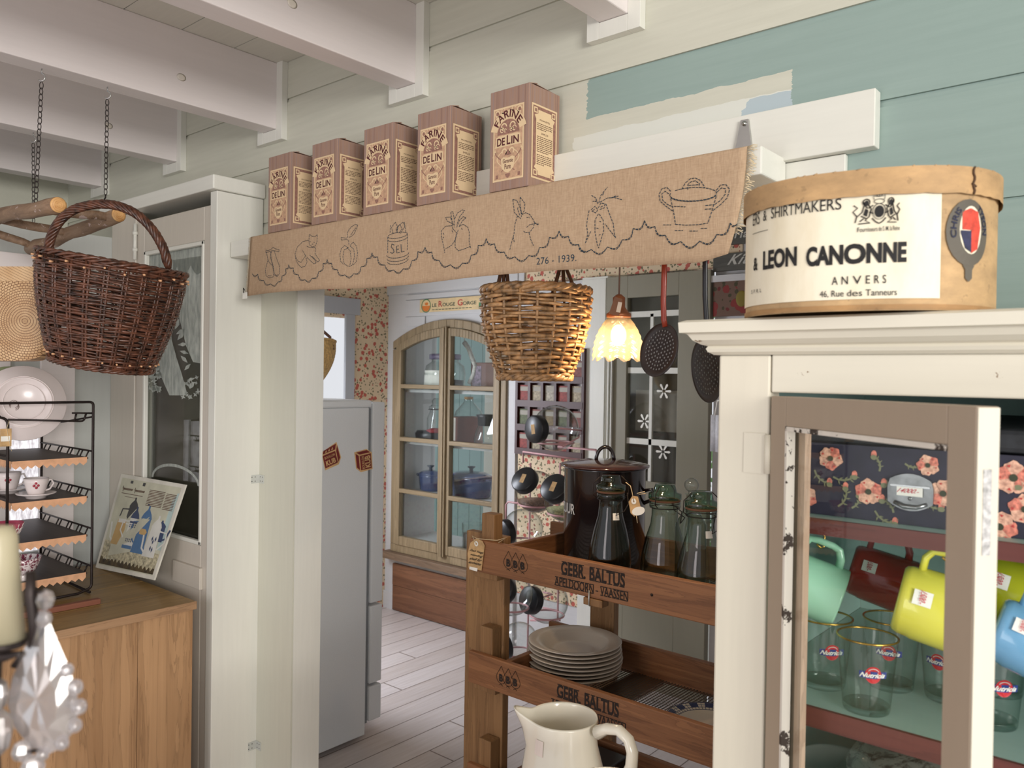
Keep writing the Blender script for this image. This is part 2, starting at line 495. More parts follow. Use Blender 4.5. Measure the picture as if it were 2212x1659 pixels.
for zc in (1.99, 1.93):
    hg.lathe([(0, 0), (.009, 0), (.009, .012), (0, .012)], (dx0+.0, y0-.008, zc), 12)
hg.lathe([(0, 0), (.006, 0), (.006, .13), (0, .13)], (dx0+.0, y0-.008, 1.9), 10)
hg.build('hinge', M_TRIM, door)
lp = MB(); quadbox(lp, -2.62, -2.44, y0-.012, y0, .79, .86); lp.build('letter_plate', M_DOOR, door, bevel=.002)
# frosted picture etched in the glass: swags of curtain above, a peacock with trailing tail in leaves below
def frost():
    t = NT('etched_frost'); t.t.nodes.remove(t.b)
    tr = t.n('ShaderNodeBsdfTransparent'); df = t.n('ShaderNodeBsdfDiffuse')
    n = t.noise(t.coords((40, 1, 12)), 1.5, 4)
    t.l(t.ramp(n, [(.3, lin((176, 184, 178))), (.7, lin((214, 218, 210)))]), df.inputs[0])
    mx = t.n('ShaderNodeMixShader')
    t.l(t.math('ADD', t.math('MULTIPLY', n, .35), .42), mx.inputs[0])
    t.l(tr.outputs[0], mx.inputs[1]); t.l(df.outputs[0], mx.inputs[2]); t.l(mx.outputs[0], t.out.inputs[0]); return t.m
e = MB(); ye = y0+.0155
def ep(u, v): return (gx0+(gx1-gx0)*u, ye, gz0+(gz1-gz0)*v)
def blob(pts): e.face([ep(*p) for p in pts])
n_ = 14
for i in range(4):      # scalloped pelmet
    u0, u1 = .05+i*.225, .05+(i+1)*.225
    pts = [(u0, .985), (u1, .985)]+[(u1-(u1-u0)*k/10, .93-.035*math.sin(PI*k/10)) for k in range(11)]
    blob(pts)
def strip(c0, c1, w0, w1, n=16):
    for k in range(n):
        a, b2 = k/n, (k+1)/n
        blob([c0(a), c1(a), c1(b2), c0(b2)])
def pxb(pts): e.face([AY(x, y, ye) for x, y in pts])
CUR = [((373, 562), (434, 553)), ((375, 600), (434, 600)), ((379, 640), (434, 650)), ((388, 689), (434, 700)), ((402, 747), (434, 745)), ((417, 782), (434, 785))]
for (l0, r0), (l1, r1) in zip(CUR[:-1], CUR[1:]): pxb([l0, r0, r1, l1])
PEA = [((358, 684), (368, 690)), ((352, 712), (369, 712)), ((345, 740), (371, 735)), ((342, 775), (382, 775)), ((345, 806), (392, 806)), ((356, 832), (399, 830)), ((366, 854), (405, 854))]
for (l0, r0), (l1, r1) in zip(PEA[:-1], PEA[1:]): pxb([l0, r0, r1, l1])
rng = random.Random(3)
for (x, y, l, an) in ((378, 712, 26, -1.2), (380, 722, 24, -.5), (383, 735, 24, -.9), (384, 745, 22, -.1), (388, 758, 20, .3), (390, 768, 22, .8), (376, 706, 22, -1.8), (398, 800, 20, -.8), (404, 822, 18, -.3), (410, 840, 16, -.9)):
    c_, s_ = math.cos(an), math.sin(an); w_ = l*.2
    pxb([(x, y), (x+l*.5*c_-w_*s_, y+l*.5*s_+w_*c_), (x+l*c_, y+l*s_), (x+l*.5*c_+w_*s_, y+l*.5*s_-w_*c_)])
for i in range(44):      # leaves and flowers about the bird
    x = 304+44*rng.random(); y = 800+55*rng.random()-(x-304)*.35; rr = 4+6*rng.random(); an = rng.random()*6
    pxb([(x+rr*(1 if k % 2 else .45)*math.cos(an+k*PI/4), y+rr*(1 if k % 2 else .45)*math.sin(an+k*PI/4)) for k in range(8)])
for i in range(16):
    x = 395+36*rng.random(); y = 815+45*rng.random(); rr = 3+4*rng.random(); an = rng.random()*6
    pxb([(x+rr*(1 if k % 2 else .4)*math.cos(an+k*PI/4), y+rr*(1 if k % 2 else .4)*math.sin(an+k*PI/4)) for k in range(8)])
pxb([(300, 545), (434, 520), (434, 556), (373, 566), (340, 585), (300, 600)])
strip(lambda a: (.03, .93-.3*a), lambda a: (.34-.3*a**.7, .93-.3*a), 0, 0)
# arch with lattice in the lower half
for k in range(18):
    a0, a1 = PI*k/18, PI*(k+1)/18
    blob([(.5+.4*math.cos(a0), .19+.06*math.sin(a0)), (.5+.4*math.cos(a1), .19+.06*math.sin(a1)), (.5+.37*math.cos(a1), .19+.05*math.sin(a1)), (.5+.37*math.cos(a0), .19+.05*math.sin(a0))])
e.build('etched_picture', frost(), door)

# left-hand partition, its framed window of pebbled glass
XL = -3.131
p = MB(); p.box((XL-.04, -.4, 0), (XL, .985, 2.0)); p.box((XL-.04, 1.09, 0), (XL, YD, 2.0)); p.box((XL-.04, .985, 1.3), (XL, 1.09, 2.0)); p.box((XL-.04, .985, 0), (XL, 1.09, .85))
struct('wall_left', p, paint('partition_paint', (188, 191, 187), 2, .5, .03))
p = MB()
p.box((XL, 1.085, 0), (XL+.012, 1.2, 1.9)); p.box((XL, .9, 0), (XL+.012, .99, 1.9)); p.box((XL, .9, 1.76), (XL+.014, 1.2, 1.9))
struct('trim_14', p, M_BEAM, .002)
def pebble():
    t = NT('pebbled_glass_glow'); v = t.coords((1, 90, 26)); n = t.noise(v, 1.4, 4, .6)
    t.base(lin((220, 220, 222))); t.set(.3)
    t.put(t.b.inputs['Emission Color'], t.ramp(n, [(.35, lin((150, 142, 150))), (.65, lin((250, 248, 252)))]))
    t.b.inputs['Emission Strength'].default_value = .75; return t.m  # daylight behind the pane is put in as emission
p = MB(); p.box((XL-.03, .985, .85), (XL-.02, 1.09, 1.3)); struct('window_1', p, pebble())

p = MB(); p.box((-4.06, -.4, 0), (-4.0, 1.5, 2.5)); struct('wall_far_left', p, M_CREAM)

# small painted angle brackets holding the closet panel to the wall
for i, (px, py, lb) in enumerate(((560, 1033, 'upper white corner bracket where closet post meets wall, level with the two magnets'), (556, 1606, 'lower white corner bracket at the foot of the closet post, near the picture bottom'))):
    zc = AY(px, py, WY).z
    b = MB(); b.box((XA, WY-.036, zc-.014), (XA+.0016, WY-.006, zc+.014)); b.box((XA, WY-.008, zc-.014), (XA+.03, WY-.0062, zc+.014))
    o = tag(b.build('corner_bracket', M_ZINC), lb, 'bracket', 'corner brackets')
    OFF[o] = Vector((0, 0, 0))
    sc = MB()
    for dz in (-.007, .007):
        for dy in (.014, .026):
            sc.lathe([(0, 0), (.0018, 0), (.0012, .0006), (0, .0003)], (XA+.0016, WY-.008-dy, zc+dz), 8, axis_to((1, 0, 0)))
            sc.lathe([(0, 0), (.0018, 0), (.0012, .0006), (0, .0003)], (XA+dy-.004, WY-.008, zc+dz), 8, axis_to((0, -1, 0)))
    sc.build('screws', M_IRON, o)
# ------------------------------------------------------------------ kitchen behind the opening
KY = 3.41; KX = -3.95
M_WPAPER = floral('sprigged_wallpaper', (224, 202, 170), (190, 96, 82), (112, 106, 78), 30, .36)
M_TEAL = paint('porch_teal', (140, 172, 170), 2, .5, .03)
M_OLDWOOD = wood('old_scraped_frame', (128, 110, 82), (160, 140, 110), 2, 1.2, .55, .35, .04)
M_OLDWOODX = wood('old_scraped_frame_flat', (128, 110, 82), (160, 140, 110), 0, 1.2, .55, .35, .04)
M_PINE_R = wood('reddish_pine', (104, 68, 48), (134, 92, 66), 0, .8, .55, .3)

w = MB(); w.box((KX-.06, 1.6, 0), (KX, 1.8, 2.5)); w.box((KX-.06, 3.12, 0), (KX, KY, 2.5)); w.box((KX-.06, 1.8, 0), (KX, 3.12, .75)); w.box((KX-.06, 1.8, 1.84), (KX, 3.12, 2.5))
struct('wall_kitchen_left', w, M_WPAPER)
w = MB()
for a in ((1.74, 1.8, .7, 1.86), (3.06, 3.13, .7, 1.86), (1.7, 3.17, 1.86, 1.96), (1.7, 3.17, .66, .72)): w.box((KX, a[0], a[2]), (KX+.018, a[1], a[3]))
w.box((KX-.04, 1.8, 1.3), (KX-.03, 3.06, 1.33)); w.box((KX-.04, 2.91, .75), (KX-.03, 2.935, 1.84))
struct('window_2', w, paint('window_grey', (176, 178, 184), 2, .45), .002)

# far wall, left to right: white panel round the arched cupboard, white post, plank strip, door, right part
ax0, ax1, az0 = -3.862, -2.912, .40
acx = (ax0+ax1)/2
def arch_z(x, top=1.83, rise=.125):
    u = (x-acx)/((ax1-ax0)/2); u = max(-1, min(1, u))
    return top - rise*(u*u)
w = MB()
w.box((KX, KY, 0), (ax0, KY+.06, 2.5)); w.box((ax0, KY, 0), (ax1, KY+.06, az0-.02)); w.box((ax1, KY, 0), (-2.85, KY+.06, 2.5))
n = 16
for k in range(n):
    xa = ax0+(ax1-ax0)*k/n; xb = ax0+(ax1-ax0)*(k+1)/n
    zz = min(arch_z(xa), arch_z(xb))-.01
    w.box((xa, KY, zz), (xb, KY+.06, 2.5))
# board panel with the sign on it
w.box((-3.78, KY-.012, 1.965), (-2.95, KY, 1.995)); w.box((-3.78, KY-.01, 1.86), (-2.95, KY, 1.96)); w.box((-3.78, KY-.01, 1.80), (-3.6, KY, 1.857))
w.box((KX, KY-.015, 2.005), (-2.81, KY, 2.3)); 
w.box((-2.912, KY-.02, 0), (-2.852, KY, 2.1))
w.box((-2.85, KY, 0), (-2.41, KY+.06, 2.0))
w.box((-1.68, KY, 0), (-.4, KY+.06, 2.5))
struct('wall_kitchen_back', w, M_LILAC)
w = MB(); w.box((-2.81, KY-.004, 2.012), (-1.55, KY+.06, 2.5)); w.box((-2.84, KY-.008, .3), (-2.41, KY-.002, 1.08))
struct('wall_kitchen_upper', w, M_WPAPER)
w = MB(); w.box((-.46, 1.6, 0), (-.4, KY, 2.5)); struct('wall_kitchen_right', w, M_LILAC)
# panel below the cupboard and its ledge
w = MB(); w.box((-3.855, KY-.018, .005), (-2.95, KY, .16)); w.box((-3.855, KY-.02, .162), (-2.95, KY, .30))
struct('trim_15', w, M_PINE_R, .002)
w = MB(); w.box((-3.91, KY-.07, .335), (-2.9, KY, .378)); struct('trim_16', w, wood('ledge_wood', (104, 84, 66), (136, 112, 90), 0, 1, .6), .004)
# white skirting board left of the pine panel
w = MB(); w.box((KX, KY-.012, 0), (-3.857, KY, .11)); struct('baseboard_kitchen', w, M_LILAC)

# arched cupboard built into the wall: two glazed casements in an arched frame
cup = thing('arched_cupboard', 'arched wooden cupboard with two glazed casements set in the kitchen wall', 'cupboard', (acx, KY, .38))
fr = MB()
def arc_band(mb, x0, x1, t_out, t_in, y0, y1, n=14):
    for k in range(n):
        xa = x0+(x1-x0)*k/n; xb = x0+(x1-x0)*(k+1)/n
        pts = [Vector((xa, y0, arch_z(xa)-t_out)), Vector((xb, y0, arch_z(xb)-t_out)), Vector((xb, y0, arch_z(xb)-t_in)), Vector((xa, y0, arch_z(xa)-t_in))]
        mb.prism(pts, (0, y1-y0, 0))
arc_band(fr, ax0, ax1, 0, .05, KY-.035, KY+.03)
fr.box((ax0, KY-.035, az0+.0305), (ax0+.04, KY+.03, arch_z(ax0)-.0505)); fr.box((ax1-.04, KY-.035, az0+.0305), (ax1, KY+.03, arch_z(ax1)-.0505))
fr.box((ax0, KY-.035, az0-.02), (ax1, KY+.03, az0+.03))
fr.build('outer_frame', M_OLDWOOD, cup, bevel=.004)
for side in (0, 1):
    x0, x1 = (ax0+.042, acx-.002) if side == 0 else (acx+.002, ax1-.042)
    sm = MB(); y0, y1 = KY-.045, KY-.008
    zt = lambda x: arch_z(x)-.052
    sm.prism([(x0, y0, az0+.03), (x0+.045, y0, az0+.03), (x0+.045, y0, zt(x0+.045)), (x0, y0, zt(x0))], (0, y1-y0, 0))
    sm.prism([(x1-.045, y0, az0+.03), (x1, y0, az0+.03), (x1, y0, zt(x1)), (x1-.045, y0, zt(x1-.045))], (0, y1-y0, 0))
    sm.box((x0+.0452, y0, az0+.03), (x1-.0452, y1, az0+.085))
    arc_band(sm, x0+.0452, x1-.0452, .052, .1, y0, y1)
    ca = sm.build('casement', M_OLDWOOD, cup, bevel=.003)
    gb = MB()
    for zc in (1.425, 1.096, .772): gb = MB(); gb.bar((x0+.04, KY-.03, zc), (x1-.04, KY-.03, zc), .03, .026); gb.build('glazing_bar', M_OLDWOODX, ca, bevel=.003)
    gp = MB(); gp.box((x0+.04, KY-.024, az0+.08), (x1-.04, KY-.021, 1.45))
    gp.prism([(x0+.04, KY-.024, 1.4)]+[(x0+.04+(x1-x0-.08)*k/8, KY-.024, arch_z(x0+.04+(x1-x0-.08)*k/8)-.09) for k in range(9)]+[(x1-.04, KY-.024, 1.4)], (0, .003, 0))
    gp.build('window_glass', M_PANE, ca)
mu = MB(); mu.box((acx-.024, KY-.06, az0+.02), (acx+.024, KY-.044, arch_z(acx)-.045)); mu.box((acx-.012, KY-.068, az0+.02), (acx+.012, KY-.06, arch_z(acx)-.05))
mu.build('center_post', M_OLDWOOD, cup, bevel=.003)
inn = MB(); NB = KY+.33
inn.box((ax0+.0, KY+.062, .40), (ax0+.02, NB, 1.8)); inn.box((ax1-.02, KY+.062, .40), (ax1, NB, 1.8))
inn.box((ax0+.02, KY+.03, .43), (ax1-.02, NB, .455)); inn.box((ax0, KY+.062, 1.8), (ax1, NB, 1.83))
for zc in (.757, 1.078, 1.405): inn.box((ax0+.02, KY+.03, zc-.018), (ax1-.02, NB, zc))
inn.build('white_shelves', M_LILAC, cup)
SH = (.456, .758, 1.079, 1.406)

# porch beyond the open-backed cupboard
w = MB(); PY = 4.35
for k in range(11):
    x = -5.135+k*.115
    w.box((x+.002, PY, 0), (x+.113, PY+.03, 3.3))
w.box((-5.135, PY+.02, 0), (-3.87, PY+.04, 3.3))
w.box((-5.135, PY-.02, .72), (-3.9, PY, .76))
struct('wall_porch', w, M_TEAL)
w = MB(); w.box((-3.93, PY-.03, 0), (-3.82, PY+.04, 3.3)); w.box((-3.2, PY-.03, 0), (-3.12, PY+.04, 3.3)); w.box((-3.82, PY-.01, 1.7), (-3.2, PY+.03, 3.3)); w.box((-3.82, PY-.02, .0), (-3.2, PY+.03, .62)); w.box((-3.82, PY-.02, 1.62), (-3.2, PY+.03, 1.7)); w.box((-3.62, PY-.01, .62), (-3.59, PY+.02, 1.62))
struct('window_3', w, M_TRIM)
w = MB(); w.box((-5.05, PY-.028, .76), (-4.55, PY-.02, 1.5)); w.box((-5.1, PY-.05, .72), (-4.5, PY-.02, .76))
struct('window_4', w, plain('bright_pane', (236, 240, 244), .3))
lf = MB(); rng = random.Random(11)
for i in range(900):
    p = Vector((-4.3+1.9*rng.random(), 5.6+.7*rng.random(), .0+2.1*rng.random())); s_ = .05+.05*rng.random()
    a = Vector((rng.random()-.5, rng.random()-.5, rng.random()-.5)).normalized(); b2 = a.orthogonal().normalized()
    lf.face([p-a*s_, p+b2*s_*.5, p+a*s_, p-b2*s_*.5])
t_ = NT('garden_leaf'); t_.base(t_.ramp(t_.noise(t_.coords(), 6, 2), [(.3, lin((70, 120, 60))), (.7, lin((170, 210, 140)))])); t_.set(.5)
tag(lf.build('garden_bush', t_.m), 'green bush outside, seen through the bright porch window behind the cupboard', 'bush')
w = MB(); w.box((-7, 3.8, -.05), (-1.5, 7.5, 0)); struct('floor_porch', w, plain('porch_floor', (170, 166, 158), .7))

# sage door with a glazed panel, in a white frame
w = MB(); w.box((-2.408, KY-.03, 0), (-2.262, KY+.06, 2.0)); w.box((-2.408, KY-.03, 2.0), (-2.25, KY+.03, 2.01)); struct('trim_17', w, M_TRIM, .002)
M_SAGE = paint('sage_door', (140, 135, 117), 2, .5, .03)
d = MB(); a, b, y0, y1 = -2.252, -1.685, KY-.04, KY
g0, g1, h0, h1 = -2.127, -1.846, 1.0, 1.892
d.box((a, y0, 0), (g0, y1, 2.0)); d.box((g1, y0, 0), (b, y1, 2.0)); d.box((g0, y0, 0), (g1, y1, h0)); d.box((g0, y0, h1), (g1, y1, 2.0))
dd = d.build('door_2', M_SAGE, None, bevel=.002, kind='structure')
g = MB(); g.box((g0, y0+.02, h0), (g1, y0+.024, h1)); g.build('glass_pane', M_PANE, dd)
g = MB()
for z in (1.81, 1.536, 1.19): g.box((g0, y0+.014, z-.014), (g1, y0+.03, z+.014))
g.box((-2.004, y0+.014, h0), (-1.988, y0+.03, 1.81)); g.build('muntin', M_TRIM, dd)
g = MB()
for px, py in ((1434, 845), (1392, 910), (1432, 976)):
    c = AY(px, py, y0+.018)
    for k in range(6):
        v = Vector((math.cos(k*PI/3), 0, math.sin(k*PI/3))); q = Vector((-v.z, 0, v.x))
        g.face([c+v*.008-q*.003, c+v*.034-q*.006, c+v*.04, c+v*.034+q*.006, c+v*.008+q*.003])
g.build('snowflake_sticker', M_PAPER, dd)
w = MB(); w.box((g0-.05, KY+.03, .9), (g1+.05, KY+.05, 2.0)); struct('trim_18', w, plain('dim_room_shade', (76, 68, 58), .8))  # dark board standing in for the unlit room behind the glass
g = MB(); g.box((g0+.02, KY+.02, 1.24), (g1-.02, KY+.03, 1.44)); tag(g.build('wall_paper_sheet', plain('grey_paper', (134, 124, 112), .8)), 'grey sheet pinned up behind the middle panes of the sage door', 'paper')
g = MB()
for px in (1313, 1320): xx = AY(px, 900, KY-.05).x; g.box((xx-.003, KY-.056, .05), (xx+.003, KY-.042, 1.62))
g.build('door_edge_strips', M_TRIM, dd)
t = thing('lace_cloth', 'white lace cloth hanging in the kitchen just left of the cream cabinet', 'cloth', AY(1546, 975, 3.2))
m = MB(); c0, c1 = AY(1534, 975, 3.2), AY(1620, 900, 3.2); m.add([Vector((c0.x+(c1.x-c0.x)*i/12, 3.2+.012*math.sin(i*1.7), c0.z+(c1.z-c0.z)*j)) for i in range(13) for j in (0, 1)], [(2*i, 2*i+2, 2*i+3, 2*i+1) for i in range(12)], True); m.build('lace', plain('lace_white', (226, 226, 232), .8, 0, .05, 90), t, solid=.003)
m = MB(); m.tube([Vector((c0.x+.02, 3.2, c1.z)), Vector((c0.x+.03, 3.2, c1.z+.06)), Vector((c0.x+.09, 3.2, c1.z+.08)), Vector((c0.x+.12, 3.2, c1.z))], .004, 6); m.tube([Vector((c0.x+.09, 3.2, c1.z+.08)), Vector((c0.x+.09, 3.384, c1.z+.1))], .003, 6); m.build('hanging_loop', M_PAPER, t)

# grey plank signs with white italic words, tea towel and print on the right kitchen wall
def sign_board(name, lbl, px0, py0, px1, py1, word, wu, Y=3.385):
    A = AY(px0, py1, Y); B = AY(px1, py0, Y)
    t = thing(name, lbl, 'sign', ((A.x+B.x)/2, Y, A.z))
    m = MB(); m.box((A.x, Y, A.z), (B.x+.25, Y+.02, B.z)); m.build('board', wood('grey_plank_'+word, (74, 72, 66), (96, 94, 86), 0, 1.5, .6), t, bevel=.001)
    m = MB(); W_ = AY(wu[2], wu[1], Y).x-AY(wu[0], wu[1], Y).x; o = AY(wu[0], wu[1], Y-.0012); H_ = AY(wu[0], wu[3], Y).z-o.z
    letters(m, word, plane_fn(o, (W_, 0, 0), (0, 0, H_)), .02, 1.1, .14)
    m.build('lettering', plain('sign_white_'+word, (190, 188, 180), .7), t)
sign_board('plank_sign', 'grey plank sign reading ria, above the other plank sign behind the hat box', 1540, 480, 1650, 532, 'ria', (1588, 515, 1618, 498))
sign_board('plank_sign', 'lower grey plank sign starting with Kit, left of the hat box', 1540, 540, 1650, 587, 'Kitchen', (1578, 572, 1690, 550))
t = thing('floral_print', 'faded framed print of red flowers and a yellow bird left of the hat box', 'picture', AY(1580, 684, 3.38))
A = AY(1540, 684, 3.38); B = AY(1640, 603, 3.38)
m = MB(); m.box((A.x, 3.38, A.z), (B.x, 3.395, B.z)); m.build('print', floral('rose_print', (110, 84, 70), (128, 44, 40), (66, 60, 36), 18, .4), t)
m = MB(); m.box((A.x-.02, 3.376, B.z), (B.x+.1, 3.4, B.z+.03)); m.build('top_frame', M_LILAC, t)
m = MB(); m.sphere(AY(1602, 645, 3.379), .028, 12, 8, (1, .1, 1.3)); m.build('yellow_bird', plain('dull_yellow', (120, 104, 30), .7), t)
# ------------------------------------------------------------------ burlap cloth over the shelf with line-stitched pictures
def burlap():
    t = NT('burlap'); v = t.coords()
    a = t.noise(t.coords((70, 70, 700)), 1.0, 2); b = t.noise(t.coords((480, 14, 60)), 1.0, 3)
    k = t.math('ADD', t.math('MULTIPLY', a, .4), t.math('MULTIPLY', b, .6))
    st = t.noise(v, 5, 4)
    c = t.ramp(k, [(.3, lin((170, 144, 118))), (.7, lin((200, 174, 146)))])
    c = t.mix(t.math('MULTIPLY', st, .25), c, lin((176, 138, 104)))
    t.base(c); t.set(.95, 0, .1); t.bump(k, .6, .001); return t.m
M_BURLAP = burlap()
M_THREAD = plain('blue_thread', (46, 62, 74), .8)
CY = 1.3685; CX0, CX1 = -2.236, -.618
cloth = thing('burlap_runner', 'tan burlap shelf cloth stitched with kitchen pictures and the date 1939', 'cloth', (-1.43, 1.4, 1.92))
def cl_y(x, s):      # gentle waves of the hanging part
    return CY - .0035*s*math.sin(x*9.0+1.2) - .002*s*math.sin(x*23) - .004*s
rows = []
def cl_pt(x, s):
    """s<0 on top of the shelf, 0 at its front edge, 1 at the hem"""
    u = (x-CX0)/(CX1-CX0)
    drop = .178+.016*u+.004*math.sin(x*7)-(.012*max(0, (u-.955)/.045))
    if s <= 0: return Vector((x, 1.374+(-s)*.1, 1.9195))
    if s < .06:
        a = s/.06*PI/2; return Vector((x, 1.3745-.006*math.sin(a), 1.9135+.006*math.cos(a)))
    k = (s-.06)/.94
    xs = x + (-.014*k if u < .01 else 0) + (-.03*k*k*max(0, (u-.93)/.07))
    return Vector((xs, cl_y(x, k), 1.9135-k*drop))
ss = [-1, -.3, 0, .02, .04, .06]+[.06+.94*i/12 for i in range(1, 13)]
nx = 110
mb = MB(); vs = []; fs = []
for i in range(nx+1):
    x = CX0+(CX1-CX0)*i/nx
    for s_ in ss: vs.append(cl_pt(x, s_))
m_ = len(ss)
for i in range(nx):
    for j in range(m_-1): fs.append((i*m_+j, i*m_+j+1, (i+1)*m_+j+1, (i+1)*m_+j))
mb.add(vs, fs, True)
mb.build('cloth', M_BURLAP, cloth, solid=.0016)
fr = MB(); rng = random.Random(2)
for i in range(70):
    s_ = .03+.8*i/70; p = cl_pt(CX1, s_); l = .008+.012*rng.random()
    fr.tube([p, p+Vector((l*.6, -.002, .002*rng.random())), p+Vector((l, -.001+.003*rng.random(), -.004*rng.random()))], .0007, 4)
for i in range(60):
    s_ = .03+.95*i/60; p = cl_pt(CX0, s_); l = .005+.004*rng.random()
    fr.tube([p, p+Vector((-l, -.001, -.002*rng.random()))], .0007, 4)
fr.build('frayed_edge', plain('frayed_thread', (214, 196, 164), .9), cloth)
st = MB()
def onc(px, py):
    p = AY(px, py, CY-.004); k = max(0, min(1, (1.9135-p.z)/.18))
    return AY(px, py, cl_y(p.x, k)-.0016)
def stitch(pts, r=.00072, dash=True, gap=.3):
    """running stitch along pixel polyline on the cloth"""
    P = [onc(*p) for p in pts]; L = [0]
    for a, b in zip(P[:-1], P[1:]): L.append(L[-1]+(b-a).length)
    step = .0072
    def at(s):
        for i in range(len(P)-1):
            if s <= L[i+1] or i == len(P)-2:
                d = L[i+1]-L[i]; k = 0 if d == 0 else (s-L[i])/d
                return P[i]*(1-k)+P[i+1]*k
    s = 0
    while s < L[-1]-1e-5:
        e = min(L[-1], s+step*(1-gap) if dash else L[-1])
        q = [at(s)]+[P[i] for i in range(len(P)) if s < L[i] < e]+[at(e)]
        st.tube(q, r, 4, caps=False); s = e+(step*gap if dash else 1)
def Z1(pts): return [(530+x*.16275, 470+y*.16275) for x, y in pts]      # three zoom frames the tracing was read in
def Z2(pts): return [(880+x*.17179, 400+y*.17179) for x, y in pts]
def Z3(pts): return [(1240+x*.18083, 310+y*.18083) for x, y in pts]
def arcs(pts, depth=.32):
    """scallops hanging between successive points, doubled"""
    for a, b in zip(pts[:-1], pts[1:]):
        ax, ay = a; bx, by = b; d = math.hypot(bx-ax, by-ay)
        for off in (0, 2.6):
            q = []
            for k in range(9):
                t = k/8; sag = math.sin(PI*t)*(d*depth+off)
                nxv, nyv = -(by-ay)/d, (bx-ax)/d
                q.append((ax+(bx-ax)*t+nxv*sag*.6, ay+(by-ay)*t+nyv*sag))
            stitch(q)
arcs(Z1([(90, 745), (165, 750), (245, 835), (335, 880), (430, 855), (485, 775), (535, 680), (575, 625), (635, 665), (705, 760), (790, 825), (885, 805), (970, 720), (1030, 610), (1085, 555), (1145, 605), (1220, 690), (1320, 760), (1435, 745), (1535, 655), (1612, 540), (1680, 465), (1755, 520), (1852, 630), (1965, 695), (2095, 680), (2205, 580)]))
arcs(Z2([(5, 840), (55, 950), (55, 950), (130, 835), (222, 780), (308, 840), (400, 945), (540, 1000), (690, 980), (800, 880), (890, 755), (990, 670), (1095, 735), (1218, 840), (1350, 900), (1525, 885), (1660, 785), (1785, 655), (1907, 575), (2025, 640), (2155, 745), (2240, 830)][2:]))
arcs(Z3([(50, 1210), (205, 1265), (400, 1235), (575, 1150), (705, 1015), (842, 920), (965, 990), (1090, 1095), (1275, 1170), (1500, 1165), (1705, 1085), (1865, 950), (1950, 960)]))
# aubergines
stitch(Z1([(272, 430), (300, 440), (340, 420), (370, 395), (400, 415), (448, 425), (445, 455), (385, 440), (345, 440), (310, 455), (272, 465), (272, 430)]))
stitch(Z1([(280, 460), (300, 560), (265, 700), (275, 775), (320, 800), (365, 790), (380, 740), (360, 640), (345, 560), (335, 450)])); stitch(Z1([(345, 450), (330, 520), (370, 640), (385, 760), (420, 785), (455, 745), (455, 650), (410, 530), (385, 445)]))
stitch(Z1([(300, 765), (325, 775), (350, 772)])); stitch(Z1([(395, 755), (415, 770), (435, 755)])); stitch(Z1([(300, 560), (320, 600), (360, 640)]))
# cat
stitch(Z1([(830, 300), (760, 320), (690, 390), (660, 480), (670, 560), (700, 620), (740, 660), (790, 650), (820, 590), (800, 510), (755, 430)]))
stitch(Z1([(670, 530), (700, 580), (740, 595), (800, 500)])); stitch(Z1([(845, 290), (850, 220), (885, 250), (925, 250), (955, 225), (950, 320), (930, 375), (890, 390), (850, 360), (840, 290)]))
stitch(Z1([(815, 380), (860, 400), (930, 400)])); stitch(Z1([(930, 400), (925, 480), (985, 570), (960, 590), (880, 510)])); stitch(Z1([(820, 530), (860, 570), (910, 615), (940, 600), (920, 560), (850, 495)]))
stitch(Z1([(855, 318), (868, 322)])); stitch(Z1([(905, 325), (918, 330)])); stitch(Z1([(885, 355), (900, 352)]))
# pumpkin
for q in ([(1360, 400), (1320, 370), (1275, 410), (1255, 490), (1265, 580), (1300, 620)], [(1370, 400), (1310, 430), (1295, 520), (1310, 610), (1350, 640), (1385, 645)], [(1350, 400), (1390, 440), (1405, 540), (1385, 640)], [(1390, 380), (1440, 420), (1450, 520), (1420, 630), (1385, 648)], [(1390, 370), (1430, 325), (1475, 380), (1490, 470), (1475, 580), (1430, 630)], [(1375, 360), (1370, 300), (1340, 290), (1275, 300), (1270, 262), (1340, 275), (1360, 255), (1350, 210), (1375, 160), (1410, 120), (1460, 90), (1490, 100), (1470, 160), (1440, 220), (1400, 255), (1375, 260)], [(1400, 230), (1440, 170), (1470, 130)]): stitch(Z1(q))
# salt jar
def ell(cx, cy, rx, ry, a0, a1, n=14, tilt=0): return [(cx+rx*math.cos(a0+(a1-a0)*k/n), cy+ry*math.sin(a0+(a1-a0)*k/n)+tilt*math.cos(a0+(a1-a0)*k/n)) for k in range(n+1)]
stitch(Z1(ell(2020, 235, 130, 38, 0, 2*PI, 20, -20))); stitch(Z1(ell(2020, 275, 130, 40, 0, PI, 12, -20))); stitch(Z1([(1890, 260), (1890, 470)])); stitch(Z1([(2150, 215), (2150, 440)]))
for k in (0, 45, 85): stitch(Z1(ell(2022, 480+k, 148-k*.1, 55, .05, PI-.05, 14, -20)))
for q in ([(1960, 210), (1940, 130), (1990, 60), (2020, 120), (2010, 205)], [(2010, 200), (2030, 110), (2090, 60), (2120, 110), (2060, 210)], [(2020, 200), (2000, 150), (2050, 90), (2080, 150), (2040, 205)], [(1920, 200), (1930, 90)], [(2130, 190), (2110, 60)]): stitch(Z1(q))
for q in ([(1975, 365), (1945, 350), (1935, 390), (1965, 420), (1975, 455), (1950, 475), (1925, 460)], [(2035, 375), (2005, 380), (2010, 470), (2045, 462)], [(2010, 422), (2035, 418)], [(2065, 355), (2072, 458), (2110, 448)]): stitch(Z1(q), .0009, False)
